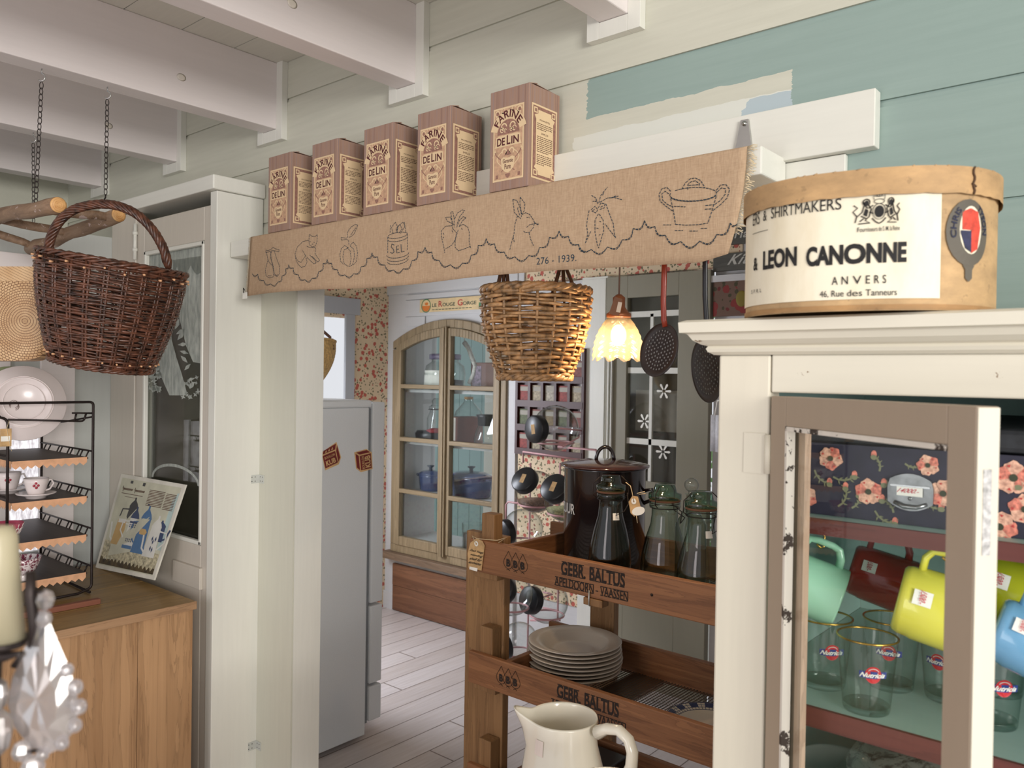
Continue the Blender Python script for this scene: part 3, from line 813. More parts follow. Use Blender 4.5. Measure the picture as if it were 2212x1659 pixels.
# celeriac
for q in ([(560, 510), (480, 515), (430, 570), (428, 640), (445, 720), (460, 790), (470, 850)], [(570, 545), (620, 600), (600, 690), (560, 750), (520, 780), (480, 800)], [(650, 520), (700, 490), (760, 530), (780, 600), (775, 700), (790, 770), (800, 800)], [(600, 700), (600, 780), (640, 825), (720, 800), (790, 770)], [(640, 560), (620, 620), (600, 700)], [(570, 545), (560, 440), (545, 340), (570, 330), (590, 420), (590, 530)], [(560, 480), (500, 450), (478, 405), (540, 400), (580, 500)], [(595, 420), (630, 350), (690, 310), (720, 320), (660, 390), (620, 500)], [(620, 530), (650, 450), (700, 395), (738, 410), (690, 450), (650, 520)], [(450, 600), (460, 620)], [(560, 570), (575, 600)], [(680, 540), (690, 560)], [(450, 650), (458, 665)]): stitch(Z2(q))
# rabbit
for q in ([(1325, 180), (1335, 250), (1345, 340), (1385, 385), (1425, 420)], [(1325, 180), (1375, 190), (1410, 260), (1430, 340), (1435, 400)], [(1418, 150), (1415, 220), (1425, 300), (1440, 360), (1470, 320), (1478, 230), (1418, 150)], [(1440, 370), (1490, 345), (1540, 370), (1580, 430), (1600, 470), (1585, 530), (1540, 590), (1480, 595), (1460, 575)], [(1500, 530), (1540, 495), (1595, 485)], [(1390, 280), (1385, 300), (1415, 380)], [(1385, 385), (1355, 480), (1340, 620), (1310, 720), (1285, 825)], [(1530, 600), (1550, 680), (1585, 760)], [(1500, 405), (1535, 410)], [(1330, 650), (1345, 720)], [(1600, 480), (1650, 490)], [(1600, 470), (1640, 500)]): stitch(Z2(q))
# carrots
for q in ([(205, 790), (250, 750), (285, 790), (260, 830), (205, 800)], [(290, 770), (320, 710), (370, 720), (360, 770), (300, 790)], [(225, 800), (250, 780)], [(320, 760), (345, 745)], [(180, 800), (160, 900), (150, 980), (165, 1080), (135, 1190)], [(200, 1050), (140, 1180)], [(290, 840), (250, 920), (250, 1060), (275, 1190), (292, 1250), (320, 1160), (355, 1040), (350, 920), (300, 840)], [(380, 720), (430, 860), (470, 960), (480, 1070), (497, 1125), (430, 1040), (370, 960)], [(285, 720), (260, 650), (210, 620)], [(295, 710), (320, 620), (400, 520)], [(310, 700), (400, 650), (480, 645), (570, 670)], [(340, 620), (360, 580)], [(440, 650), (500, 625)], [(470, 640), (540, 625)], [(270, 690), (225, 690)], [(270, 1010), (290, 1015)], [(300, 1095), (315, 1085)], [(305, 930), (320, 935)]): stitch(Z3(q))
# lidded pot
stitch(Z3(ell(1424, 605, 280, 80, -PI*.78, PI*1.15-.1, 30, -12))); stitch(Z3(ell(1424, 620, 275, 70, 0, PI, 20, -12)))
for q in ([(1155, 660), (1190, 820), (1212, 965)], [(1700, 630), (1650, 800), (1600, 950)], [(1212, 965), (1330, 975), (1480, 970), (1600, 950)], [(1285, 550), (1330, 470), (1390, 420), (1450, 412), (1510, 440), (1565, 525)], [(1360, 550), (1360, 490), (1400, 455), (1450, 445), (1500, 480), (1495, 525)], [(1370, 500), (1500, 490)], [(1155, 570), (1110, 525), (1050, 540), (1015, 610), (1030, 690), (1100, 750), (1185, 810)], [(1130, 600), (1090, 570), (1050, 600), (1060, 680), (1120, 730), (1180, 755)], [(1700, 560), (1750, 495), (1815, 490), (1860, 550), (1830, 650), (1750, 730), (1660, 800)], [(1710, 580), (1760, 530), (1810, 540), (1810, 600), (1750, 680), (1670, 735)], [(1195, 750), (1330, 757)], [(1570, 740), (1670, 730)], [(1565, 785), (1640, 780)], [(1065, 972), (1160, 972)], [(1205, 1040), (1300, 1038)], [(1380, 1045), (1475, 1045)], [(1515, 1015), (1590, 1013)]): stitch(Z3(q))
m2 = st; m2.build('stitched_pictures', M_THREAD, cloth)
# date
dt = MB(); A = onc(1159, 572); B = onc(1245, 564); A2 = onc(1159, 557)
letters(dt, '276 - 1939.', lambda u, v: A+(B-A)*u+(A2-A)*v, .0, 1.05)
dt.build('stitched_date', M_THREAD, cloth)
# small pin and tag at the left hem
p = cl_pt(CX0, .97)
tg = thing('price_tag', 'tiny white price tag pinned to the left corner of the burlap cloth', 'tag', p)
m = MB(); m.box((p.x-.02, p.y-.004, p.z-.014), (p.x+.006, p.y-.003, p.z+.006)); m.build('paper', M_PAPER, tg)
m = MB(); m.tube([p+Vector((-.012, -.005, .004)), p+Vector((-.012, -.006, .02)), p+Vector((-.004, -.006, .012))], .0012, 6); m.build('safety_pin', M_IRON, tg)

# ------------------------------------------------------------------ five flax-meal cartons
def carton_mat():
    t = NT('carton_brown'); n = t.noise(t.coords((70, 70, 1.5)), 2, 4, .6)
    t.base(t.ramp(n, [(.3, lin((140, 110, 98))), (.5, lin((162, 130, 112))), (.7, lin((146, 126, 124)))])); t.set(.6); return t.m
M_CART = carton_mat()
M_LAB = plain('label_buff', (226, 198, 158), .6, 0, .02)
M_LABD = plain('label_brown', (146, 106, 92), .6, 0, .12, 160)
M_LABM = plain('label_rose_buff', (194, 156, 126), .6, 0, .08, 120)
M_MAROON = plain('maroon_ink', (84, 26, 34), .6)
def carton(xr, Yf, lbl, w=.115, d=.112, h=.233, z0=1.922):
    t = thing('flour_carton', lbl, 'carton', (xr-w/2, Yf+d/2, z0), 'flax meal cartons on the shelf')
    x0 = xr-w; m = MB(); m.box((x0, Yf, z0), (xr, Yf+d, z0+h-.004)); m.build('carton_body', M_CART, t, bevel=.0012)
    m = MB(); m.prism([(x0+.002, Yf+.001, z0+h-.004), (xr-.001, Yf+.001, z0+h-.004), (xr-.001, Yf+.03, z0+h+.003), (x0+.05, Yf+.055, z0+h+.009), (x0+.004, Yf+.05, z0+h+.006)], (0, .001, -.0012)); m.prism([(x0+.002, Yf+d-.002, z0+h-.004), (xr-.002, Yf+d-.002, z0+h-.004), (xr-.002, Yf+.02, z0+h+.001), (x0+.002, Yf+.03, z0+h+.001)], (0, 0, -.001))
    m.build('top_flap', M_CART, t)
    # front label
    def F(u, v, k=.0006): return Vector((x0+.011+(w-.024)*u, Yf-k, z0+.021+(h-.066)*v))
    m = MB()
    def poly(pts, k, mi): m.m = mi; m.face([F(u, v, k) for u, v in pts])
    poly([(0, 0), (1, 0), (1, 1), (0, 1)], .0006, 0); poly([(.045, .025), (.955, .025), (.955, .975), (.045, .975)], .0009, 2)
    for (a, b) in ((.1, .9), (.82, .9), (.1, .04), (.82, .04)): poly([(a, b), (a+.08, b), (a+.08, b+.05), (a, b+.05)], .0011, 1)
    arc = lambda cx, cy, r0, r1, a0, a1, n=12, q=.55: [(cx+r1*math.cos(a0+(a1-a0)*k/n), cy+r1*q*math.sin(a0+(a1-a0)*k/n)) for k in range(n+1)]+[(cx+r0*math.cos(a1+(a0-a1)*k/n), cy+r0*q*math.sin(a1+(a0-a1)*k/n)) for k in range(n+1)]
    poly(arc(.5, .62, .38, .6, .25, PI-.25, 16), .0012, 0)
    poly([(.5+.36*math.cos(PI*k/16), .63+.19*math.sin(PI*k/16)) for k in range(17)], .0012, 1)
    for sgn in (-1, 1):
        for (cx, cy, r_) in ((.14, .07, .1), (.2, .03, .07), (.1, .02, .05)): poly(arc(.5+sgn*cx, .63+cy+.03, r_*.65, r_, 0, 5.2, 14), .0014, 0)
        poly(arc(.5+sgn*.36, .925, .05, .085, 0, 5.4, 12), .0012, 0); poly(arc(.5+sgn*.17, .95, .045, .07, .3, 5, 12), .0012, 0)
        poly([(.5+sgn*.4, .4), (.5+sgn*.52, .33), (.5+sgn*.42, .45)], .0013, 0)
        for j in range(2):      # long vine strokes beside the shield
            q = [(.5+sgn*(.2+.2*j*0+.16*math.sin(k*.55+j*1.6)+.06*j), .4-.035*k) for k in range(9)]
            for a, b in zip(q[:-1], q[1:]): poly([(a[0]-.018, a[1]), (a[0]+.018, a[1]), (b[0]+.018, b[1]), (b[0]-.018, b[1])], .0013+.0001*j, j)
        poly(arc(.5+sgn*.12, .39, .05, .09, -1, 3.6, 10), .0014, 0)
    poly([(.06, .46), (.94, .46), (.9, .52), (.9, .6), (.8, .615), (.2, .615), (.1, .6), (.1, .52)], .0014, 0)
    poly([(.38, .34), (.62, .34), (.5, .42)], .0014, 1)
    poly([(.27, .3), (.36, .32), (.5, .3), (.64, .32), (.73, .3), (.7, .17), (.6, .12), (.5, .1), (.4, .12), (.3, .17)], .0015, 0)
    poly([(.42, .09), (.58, .09), (.56, .05), (.5, .03), (.44, .05)], .0015, 1)
    m.build('front_label', [M_LAB, M_LABD, M_LABM], t)
    m = MB(); c0, r0, r1 = (.5, .645), .40, .585
    def arcf(u, v):
        a = PI*.84-(PI*.68)*u; r_ = r0+(r1-r0)*v
        return F(c0[0]+r_*math.cos(a)*.93, c0[1]+r_*.56*math.sin(a)-.02, .0018)
    letters(m, 'FARINE', arcf, .02, 1.1)
    letters(m, 'DE', lambda u, v: F(.14+.26*u, .48+.105*v, .0018), .02)
    letters(m, 'L', lambda u, v: F(.46+.12*u, .48+.125*v, .0018), .02)
    letters(m, 'IN', lambda u, v: F(.61+.24*u, .48+.105*v, .0018), .02)
    letters(m, 'Garantie', lambda u, v: F(.34+.33*u, .235+.055*v, .0018), .008); letters(m, 'Pure', lambda u, v: F(.4+.2*u, .15+.07*v, .0018), .008)
    m.build('front_lettering', M_MAROON, t)
    # side label
    def G(u, v, k=.0006): return Vector((xr+k, Yf+.01+(d-.02)*u, z0+.021+(h-.066)*v))
    m = MB()
    def pg(pts, k, mi): m.m = mi; m.face([G(u, v, k) for u, v in pts])
    pg([(0, 0), (1, 0), (1, 1), (0, 1)], .0006, 0); pg([(.05, .025), (.95, .025), (.95, .975), (.05, .975)], .0009, 1)
    for (a, b) in ((.08, .88), (.78, .88), (.08, .045), (.78, .045)):
        pg([(a, b), (a+.14, b), (a+.14, b+.075), (a, b+.075)], .0011, 0); pg([(a+.03, b+.016), (a+.11, b+.016), (a+.11, b+.059), (a+.03, b+.059)], .0013, 1)
    pg([(.24, .06), (.76, .06), (.76, .11), (.9, .15), (.84, .2), (.84, .8), (.9, .85), (.76, .88), (.76, .93), (.24, .93), (.24, .88), (.1, .85), (.16, .8), (.16, .2), (.1, .15), (.24, .11)], .0012, 0)
    m.build('side_label', [M_LAB, M_LABD], t)
    m = MB(); letters(m, 'PROPRIÉTÉS', lambda u, v: G(.3+.4*u, .79+.026*v, .0016)); letters(m, 'EMPLOI', lambda u, v: G(.37+.26*u, .61+.026*v, .0016))
    rng = random.Random(4)
    def line(z, u0, u1):
        u = u0
        while u < u1:
            e_ = min(u1, u+.04+.07*rng.random()); m.face([G(u, z, .0016), G(e_, z, .0016), G(e_, z+.009, .0016), G(u, z+.009, .0016)]); u = e_+.018
    for k in range(4): line(.745-.025*k, .2, .8 if k < 3 else .55)
    for k in range(9): line(.57-.025*k, .2, .8 if k < 8 else .65)
    for k in range(6): line(.325-.025*k, .2, .8 if k < 5 else .5)
    m.build('side_lettering', plain('brown_ink', (92, 62, 48), .7) if 'brown_ink' not in MATS else MATS['brown_ink'], t)
    return t
for xr, nm in ((-2.038, 'leftmost of the five brown flax-meal cartons on the cloth-covered shelf'), (-1.817, 'second brown flax-meal carton from the left on the shelf, next to the leftmost'), (-1.586, 'middle one of the five brown flax-meal cartons on the shelf'), (-1.377, 'fourth brown flax-meal carton from the left, just before the gap'), (-1.132, 'rightmost brown flax-meal carton, standing apart at the right end of the row')):
    carton(xr, 1.3755, nm)
# ------------------------------------------------------------------ cream cabinet at the right with one glazed door ajar
FY = .92; BY = 1.44; CXL = -.447; CXR = .42
M_CAB = paint('cabinet_cream', (224, 217, 199), 2, .42, .03, .35, .22, (150, 132, 108))
M_CABX = paint('cabinet_cream_flat', (222, 216, 199), 0, .42, .03, .35, .34, (132, 104, 74))
M_INT = paint('cabinet_teal', (166, 198, 191), 0, .5, .03, .2)
M_MAR = wood('maroon_edge', (88, 42, 38), (112, 58, 50), 0, 1.2, .5, .3, .06)
M_DOOR_SHADE = paint('door_shaded', (170, 152, 132), 2, .5, .02, .2)  # shade on the turned-away door face put into its colour
cab = thing('display_cabinet', 'cream painted cabinet with a moulded top and a glazed door ajar, teal inside', 'cabinet', (0, 1.18, 0))
m = MB(); m.box((CXL, FY, 0), (-.381, FY+.03, 1.53)); m.box((.35, FY, 0), (CXR, FY+.03, 1.53)); m.build('upright', M_CAB, cab, bevel=.003)
m = MB(); m.box((-.38, FY, 1.485), (.349, FY+.03, 1.53)); m.build('top_rail', M_CABX, cab, bevel=.002)
m = MB()
prof = [(FY, 1.5295), (FY-.004, 1.5295), (FY-.010, 1.533), (FY-.012, 1.537), (FY-.010, 1.540), (FY-.016, 1.542), (FY-.024, 1.547), (FY-.028, 1.5535), (FY-.030, 1.555), (FY-.036, 1.556), (FY-.037, 1.5685), (FY-.03, 1.5715), (FY, 1.5715)]
prof_y = [FY-p[0] for p in prof]
vs = []; n = len(prof)
for (yy, zz) in prof:       # mitred return on the left end
    o = FY-yy
    vs += [Vector((CXL-o, BY, zz)), Vector((CXL-o, yy, zz)), Vector((CXR+o, yy, zz)), Vector((CXR+o, BY, zz))]
fs = []
for i in range(n-1):
    for k in range(3): fs.append((i*4+k, i*4+k+1, (i+1)*4+k+1, (i+1)*4+k))
m.add(vs, fs); m.box((CXL-.03, FY-.03, 1.5625), (CXR+.03, BY, 1.571))
m.build('crown_moulding', M_CABX, cab)
m = MB(); m.box((CXL, FY+.03, 0), (CXL+.018, BY, 1.53)); m.box((CXR-.018, FY+.03, 0), (CXR, BY, 1.53)); m.build('side_panel', M_CAB, cab)
m = MB(); m.box((CXL+.018, BY-.012, .7), (CXR-.018, BY, 1.53)); m.box((CXL+.0185, FY+.031, .7), (CXL+.021, BY-.013, 1.53)); m.box((CXL+.018, FY+.031, 1.522), (CXR-.018, BY-.013, 1.5285)); m.build('teal_lining', M_INT, cab)
for nm, z1, z0 in (('shelf', 1.337, 1.32), ('shelf', 1.114, 1.092), ('shelf', .88, .86)):
    m = MB(); m.box((CXL+.022, FY+.036, z0), (CXR-.02, BY-.013, z1)); s_ = m.build(nm, M_INT, cab)
    m = MB(); m.box((CXL+.022, FY+.03, z0-.001), (CXR-.02, FY+.0355, z1+.0005)); m.build('shelf_edge', M_MAR, s_)
# hinge leaf on the left upright
hz = 1.412
m = MB(); m.box((-.412, FY-.0015, hz-.024), (-.385, FY-.0002, hz+.024)); m.lathe([(0, 0), (.004, 0), (.004, .046), (0, .046)], (-.3815, FY-.003, hz-.023), 10); m.build('hinge', M_CAB, cab)
# door, swung about 42 degrees towards the camera
hx, hy = -.378, FY-.004
a = R(-36); ex = Vector((math.cos(a), math.sin(a), 0)); ey = Vector((-math.sin(a), math.cos(a), 0)); ez = Vector((0, 0, 1))
DM = frame(Vector((hx, hy, 0)), ex, ey, ez)
DW, DT, ZT, ZB = .303, .022, 1.481, .72
# local x along door, y into thickness (0 outer face .. DT)
gL, gR, gT = .031, .272, 1.447
m = MB(); m.box((0, 0, ZB), (gL, DT, ZT), DM); m.box((gR, 0, ZB), (DW-.0, DT, ZT), DM); m.box((gL, 0, gT), (gR, DT, ZT), DM); m.box((gL, 0, ZB), (gR, DT, .8), DM)
dr = m.build('door', M_DOOR_SHADE, cab, bevel=.0012)
m = MB(); m.box((DW+.0002, .0005, ZB+.002), (DW+.0012, DT-.0005, ZT-.001), DM); m.build('white_edge', M_CAB, dr, label='white painted door edge')
m = MB(); m.box((DW+.0012, .006, 1.36), (DW+.002, .014, 1.43), DM); m.build('latch_plate', plain('worn_latch', (190, 188, 186), .5, .3, .2, 200), dr)
m = MB(); m.box((gL, .012, .8), (gR, .0145, gT), DM); m.build('glass_pane', glass('door_glass', (251, 253, 252), (240, 245, 243), .012, .01, .6), dr)
m = MB(); m.box((gL, -.0006, .8), (gL+.004, .01, gT), DM); m.box((gL, -.0006, gT-.005), (gR, .01, gT), DM); m.build('flaking_putty', paint('flaking_putty', (224, 216, 204), 2, .7, .08, .8, .42, (60, 48, 40)), dr)
m = MB(); m.box((gL+.004, .0148, .8), (gL+.016, .0225, gT-.004), DM); m.build('raw_batten', wood('raw_batten', (186, 154, 130), (206, 176, 152), 2, 1.5, .7), dr)

# ------------------------------------------------------------------ oval hat box on top
HC = Vector((-.296, .985, 1.573)); HA, HB, HH = .1325, .122, .1435
HR = R(13)
hat = thing('hat_box', 'large oval cardboard hat box with a printed maker label, on the cream cabinet', 'box', HC)
def hp(a, z, k=0.0):
    """point on the oval wall: angle measured from the side facing the room, positive to the right"""
    th = a-PI/2; c, s = math.cos(th), math.sin(th)
    e = 2/2.35
    x = (HA+k)*math.copysign(abs(c)**e, c); y = (HB+k)*math.copysign(abs(s)**e, s)
    v = Vector((x*math.cos(HR)-y*math.sin(HR), x*math.sin(HR)+y*math.cos(HR), z)); return HC+v
def wall_band(mb, z0, z1, k, a0=-PI, a1=PI, n=72, rag=0, rng=None, close=True):
    vs = []; fs = []
    for i in range(n+1):
        a_ = a0+(a1-a0)*i/n; j = (rng.random()-.5)*rag if rng else 0
        vs += [hp(a_, z0+j, k), hp(a_, z1, k)]
    for i in range(n): fs.append((2*i, 2*i+2, 2*i+3, 2*i+1))
    mb.add(vs, fs, True)
def kraft(nm, c):
    t = NT(nm); n = t.noise(t.coords((1, 1, 2.2)), 16, 6, .65); n2 = t.noise(t.coords((60, 60, 60)), 1.5, 4)
    k = t.ramp(n, [(.3, lin(sh(c, .84))), (.55, lin(c)), (.75, lin(sh(c, 1.12)))])
    t.base(t.mix(t.math('MULTIPLY', t.math('GREATER_THAN', n2, .66), .4), k, lin(sh(c, .7)))); t.set(.7); t.bump(n, .15, .001); return t.m
M_KRAFT = kraft('kraft_board', (192, 158, 114)); M_KRAFT2 = kraft('kraft_lid', (186, 150, 106))
M_HLAB = NT('hat_label'); _n = M_HLAB.noise(M_HLAB.coords((3, 3, 1)), 9, 6, .65)
M_HLAB.base(M_HLAB.ramp(_n, [(.3, lin((226, 214, 186))), (.6, lin((238, 229, 206)))])); M_HLAB.set(.55); M_HLAB = M_HLAB.m
m = MB(); wall_band(m, .0, HH-.01, 0); m.face([hp(-PI+2*PI*i/72, .004, -.002) for i in range(72)]); m.build('box_wall', M_KRAFT, hat)
m = MB(); rng = random.Random(9)
wall_band(m, HH-.0255, HH+.002, .0045, -PI, PI, 90, .0015, rng); m.face([hp(-PI+2*PI*i/72, HH+.001, .0045) for i in range(72)])
for i in range(16):
    a_ = -1.2+2.4*rng.random(); m.tube([hp(a_, HH+.0015, .0045), hp(a_+.015+.02*rng.random(), HH+.0022+.0006*rng.random(), .004)], .0006, 4)
m.build('lid', M_KRAFT2, hat)
m = MB(); wall_band(m, .001, .006, .0012); m.build('bottom_edge', kraft('kraft_edge', (170, 130, 84)), hat)
# lay things out on the wall by the angle they are seen at
def ang_at(px, py, k=0.003):
    best = None
    for i in range(-150, 151):
        a_ = i/100; p = hp(a_, .09, k); d = p-CPOS
        x = 1106+FPX*d.dot(CR)/d.dot(CF)
        if best is None or abs(x-px) < best[0]: best = (abs(x-px), a_)
    return best[1]
def z_at(px, py, a_, k=.003):
    p = hp(a_, 0, k); d = p-CPOS
    # solve height whose projection is py
    lo, hi = -.05, .25
    for _ in range(40):
        mid = (lo+hi)/2; q = hp(a_, mid, k)-CPOS
        y = 829.5+FPX*q.dot(CD)/q.dot(CF)
        if y > py: lo = mid
        else: hi = mid
    return (lo+hi)/2
aL, aR = -1.32, ang_at(2035, 500)
m = MB(); wall_band(m, .012, HH-.025, .0012, aL, aR, 60); m.build('paper_label', M_HLAB, hat)
txt = MB()
def hat_text(word, px0, py0, px1, py1, h0, h1, bold=0, space=1):
    """baseline from (px0,py0) to (px1,py1); h0,h1 letter heights in pixels at both ends"""
    a0, a1 = ang_at(px0, py0), ang_at(px1, py1)
    zb0, zb1 = z_at(px0, py0, a0), z_at(px1, py1, a1); zt0, zt1 = z_at(px0, py0-h0, a0), z_at(px1, py1-h1, a1)
    zb, zt = (zb0+zb1)/2, (zt0+zt1)/2
    letters(txt, word, lambda u, v: hp(a0+(a1-a0)*u, zb+(zt-zb)*v, .0022), bold, space)
hat_text('ERS', 1624, 489, 1638, 483, 26, 26); hat_text('&', 1646, 478, 1654, 476, 22, 22)
hat_text('SHIRTMAKERS', 1664, 470, 1816, 455, 24, 24, 0, 1.0)
hat_text('&', 1627, 586, 1636, 583, 28, 28, .02); hat_text('LEON', 1647, 583, 1721, 575, 42, 42, .04)
hat_text('CANONNE', 1743, 572, 1962, 571, 44, 44, .045)
hat_text('ANVERS', 1798, 613, 1919, 614, 18, 18, .004, 1.7)
hat_text('46, Rue des Tanneurs', 1773, 642, 1942, 642, 16, 16)
hat_text('Fournisseurs de S. M. la Reine', 1849, 499, 1944, 499, 10, 10, .004)
hat_text('S. P. R. L', 1623, 634, 1645, 632, 8, 8)
txt.build('label_lettering', M_INK, hat)
# royal arms: two rampant beasts, shield and crown, drawn in fine lines
cr = MB(); ca, cz = ang_at(1899, 458), z_at(1899, 460, ang_at(1899, 458)); ka = (ang_at(1945, 458)-ang_at(1855, 458))/90; kz = (z_at(1899, 420, ca)-z_at(1899, 490, ca))/70
def cp(x, y, k=.0022): return hp(ca+x*ka, cz+y*kz, k)
def cl(pts, r=.00035): cr.tube([cp(*p) for p in pts], r, 4)
def ring(cx, cy, rx, ry, n=16): return [(cx+rx*math.cos(2*PI*k/n), cy+ry*math.sin(2*PI*k/n)) for k in range(n+1)]
cr.face([cp(x, y, .0021) for x, y in ring(0, 4, 11, 13)[:-1]])
for q in (ring(0, 4, 15, 17), ring(0, 26, 12, 5), [(-12, 30), (-14, 38), (0, 36), (14, 38), (12, 30)], [(0, 36), (0, 44)], ring(0, 39, 6, 3)): cl(q)
for s_ in (-1, 1):
    for q in (ring(s_*28, 25, 7, 7), [(s_*24, 20), (s_*18, 10), (s_*22, -6), (s_*30, -14), (s_*20, -20), (s_*42, -21)], [(s_*32, 20), (s_*36, 4), (s_*44, -6), (s_*46, -18)], [(s_*44, -4), (s_*50, 6), (s_*43, 14), (s_*49, 20)], [(s_*24, 12), (s_*14, 18)], [(s_*22, 4), (s_*13, 0)], [(s_*16, -10), (s_*8, -18), (0, -22)], [(s_*38, -4), (s_*28, -10)], [(s_*34, 26), (s_*30, 18), (s_*26, 12)], [(s_*33, -10), (s_*40, -16)]): cl(q, .00055)
    cr.face([cp(x, y) for x, y in ring(s_*28, 24, 4, 5)[:-1]]); cr.face([cp(s_*30, 12), cp(s_*24, 8), cp(s_*27, -6), cp(s_*34, -2)])
cr.build('royal_arms', M_INK, hat)
ln = MB(); a1_, a2_ = ang_at(1624, 510), ang_at(1656, 503); zz = z_at(1640, 506, a1_)
ln.tube([hp(a1_+(a2_-a1_)*k/6, zz, .0022) for k in range(7)], .0003, 4); ln.build('label_rule', M_INK, hat)
# oval garter badge on the right end
bd = MB(); ba = ang_at(2097, 540); bz = (z_at(2097, 510, ba)); bka = (ang_at(2138, 520)-ang_at(2058, 520))/80; bkz = kz
def bp(x, y, k=.0016): return hp(ba+x*bka, bz+y*bkz, k)
def oval(rx, ry, cx=0, cy=0, n=24): return [(cx+rx*math.cos(2*PI*k/n), cy+ry*math.sin(2*PI*k/n)) for k in range(n)]
def bring(o1, o2, k):
    n = len(o1)
    for i in range(n): bd.face([bp(*o1[i], k), bp(*o1[(i+1) % n], k), bp(*o2[(i+1) % n], k), bp(*o2[i], k)])
bd.m = 0; bring(oval(42, 72, 0, 8), oval(23, 52, 4, 14), .0016)
bd.face([bp(*p) for p in ((-12, -62), (12, -62), (7, -72), (7, -90), (0, -98), (-7, -90), (-7, -72))])
bd.m = 1; bd.face([bp(x, y, .0013) for x, y in oval(25, 54, 4, 14)])
bd.m = 2; bd.face([bp(x, y, .0016) for x, y in ((-14, 14), (-14, 52), (0, 60), (4, 60), (4, 14))]); bd.face([bp(x, y, .0016) for x, y in ((4, 14), (4, 60), (18, 54), (24, 20), (18, -26), (4, -36), (4, 14))])
bd.m = 3; bd.face([bp(x, y, .0016) for x, y in ((4, 12), (4, -34), (-8, -26), (-17, 6), (-17, 12))])
bd.build('garter_badge', [plain('garter_grey', (92, 86, 76), .6), M_HLAB, plain('badge_red', (206, 70, 52), .6, 0, .15, 120), plain('badge_navy', (42, 44, 74), .6, 0, .2, 120)], hat)
bt = MB()
def garter(word, a0, a1):
    letters(bt, word, lambda u, v: bp((27+10*v)*math.cos(a0+(a1-a0)*u)+2, (56+11*v)*math.sin(a0+(a1-a0)*u)+11, .0022), .02)
garter('CHRIS', R(195), R(130)); garter('TYSON', R(60), R(-5)); bt.build('badge_lettering', plain('badge_ink', (30, 34, 60), .7), hat)
sm = MB(); sa = ang_at(2098, 400)
sm.tube([hp(sa+.01*math.sin(k*1.7), HH-.0255+.0275*k/8, .0056) for k in range(9)], .0011, 5); sm.tube([hp(sa-.02, HH-.015, .0058), hp(sa+.02, HH-.018, .0058)], .0012, 5)
sm.build('lid_seam', plain('seam_thread', (84, 60, 40), .8), hat)

# pale round thing behind the hat box
t = thing('enamel_bowl', 'pinkish upturned bowl peeping out behind the left end of the hat box', 'bowl', (-.43, 1.3, 1.573))
m = MB(); m.lathe([(.085, 0), (.086, .006), (.078, .03), (.06, .052), (.03, .064), (0, .066)], (-.43, 1.3, 1.572), 32); m.build('bowl_body', plain('bowl_pink', (206, 176, 156), .35), t)
# ------------------------------------------------------------------ woven baskets: every rod is a tube going in and out of the stakes
def wicker(t, M, rf, H, nst, nrow, rr, mats, seed=1, rim=.012, base=True, double=False, waves=.0032, part='woven_body', squash=1.0, stake_r=.0028, open_=False):
    """rf(k) radius at height fraction k; M maps local (z up along the basket) to world"""
    rng = random.Random(seed)
    def P(r, th, z): return M @ Vector((r*math.cos(th), r*math.sin(th)*squash, z))
    b = MB()
    for i in range(nrow):
        k = (i+.5)/nrow; ph = i % 2; N = nst*4; off = rng.random()*6
        r0 = rf(k); pts = []; rad = []
        for j in range(N):
            th = 2*PI*j/N
            w = math.cos(nst/2*th+ph*PI)*waves
            jit = .0012*math.sin(th*3+off)+.0008*math.sin(th*7+off*2)
            pts.append(P(r0+w+jit*.5, th, k*H+jit*1.6)); rad.append(rr*(1+.25*math.sin(th*2+off)+.15*math.sin(th*5+off)))
        b.tube(pts, rad, 5, closed=True)
    body = b.build(part, mats[0], t)
    s = MB()
    for j in range(nst):
        th = 2*PI*(j)/nst
        s.tube([P(rf(k/8)+.0005, th, k/8*H) for k in range(9)], stake_r, 5)
        if double: s.tube([P(rf(k/8)+.0005, th+.05, k/8*H) for k in range(9)], stake_r, 5)
    s.build('stakes', mats[1], t)
    # plaited border
    r_ = MB()
    for q in range(3):
        N = nst*4
        r_.tube([P(rf(1)+.005*math.cos(nst*.5*2*PI*j/N+q*2.1), 2*PI*j/N, H+rim*.4+.005*math.sin(nst*.5*2*PI*j/N+q*2.1)) for j in range(N)], rr*1.35, 6, closed=True)
    r_.build('plaited_rim', mats[0], t)
    if base:
        f = MB()
        for q in range(3):
            N = nst*4
            f.tube([P(rf(0)+.004*math.cos(nst*.5*2*PI*j/N+q*2.1), 2*PI*j/N, .004*math.sin(nst*.5*2*PI*j/N+q*2.1)) for j in range(N)], rr*1.3, 6, closed=True)
        k = rf(0)
        while k > .012:
            f.tube([P(k+.0015*math.cos(6*2*PI*j/48), 2*PI*j/48, .006) for j in range(48)], rr*1.1, 5, closed=True); k -= rr*2.1
        f.build('woven_base', mats[0], t)
    return body
def twist_handle(t, path, rad, strands, name, mat, r, turns):
    h = MB(); N = len(path)
    for q in range(strands):
        pts = []
        for i, p in enumerate(path):
            tg_ = (path[min(i+1, N-1)]-path[max(i-1, 0)]).normalized()
            a = CF - tg_*CF.dot(tg_); a.normalize(); b2 = tg_.cross(a)
            w = 2*PI*(turns*i/(N-1)+q/strands)
            fade = min(1, min(i, N-1-i)/3+.35)
            pts.append(p+(a*math.cos(w)+b2*math.sin(w))*rad*fade)
        h.tube(pts, r, 6)
    return h.build(name, mat, t)

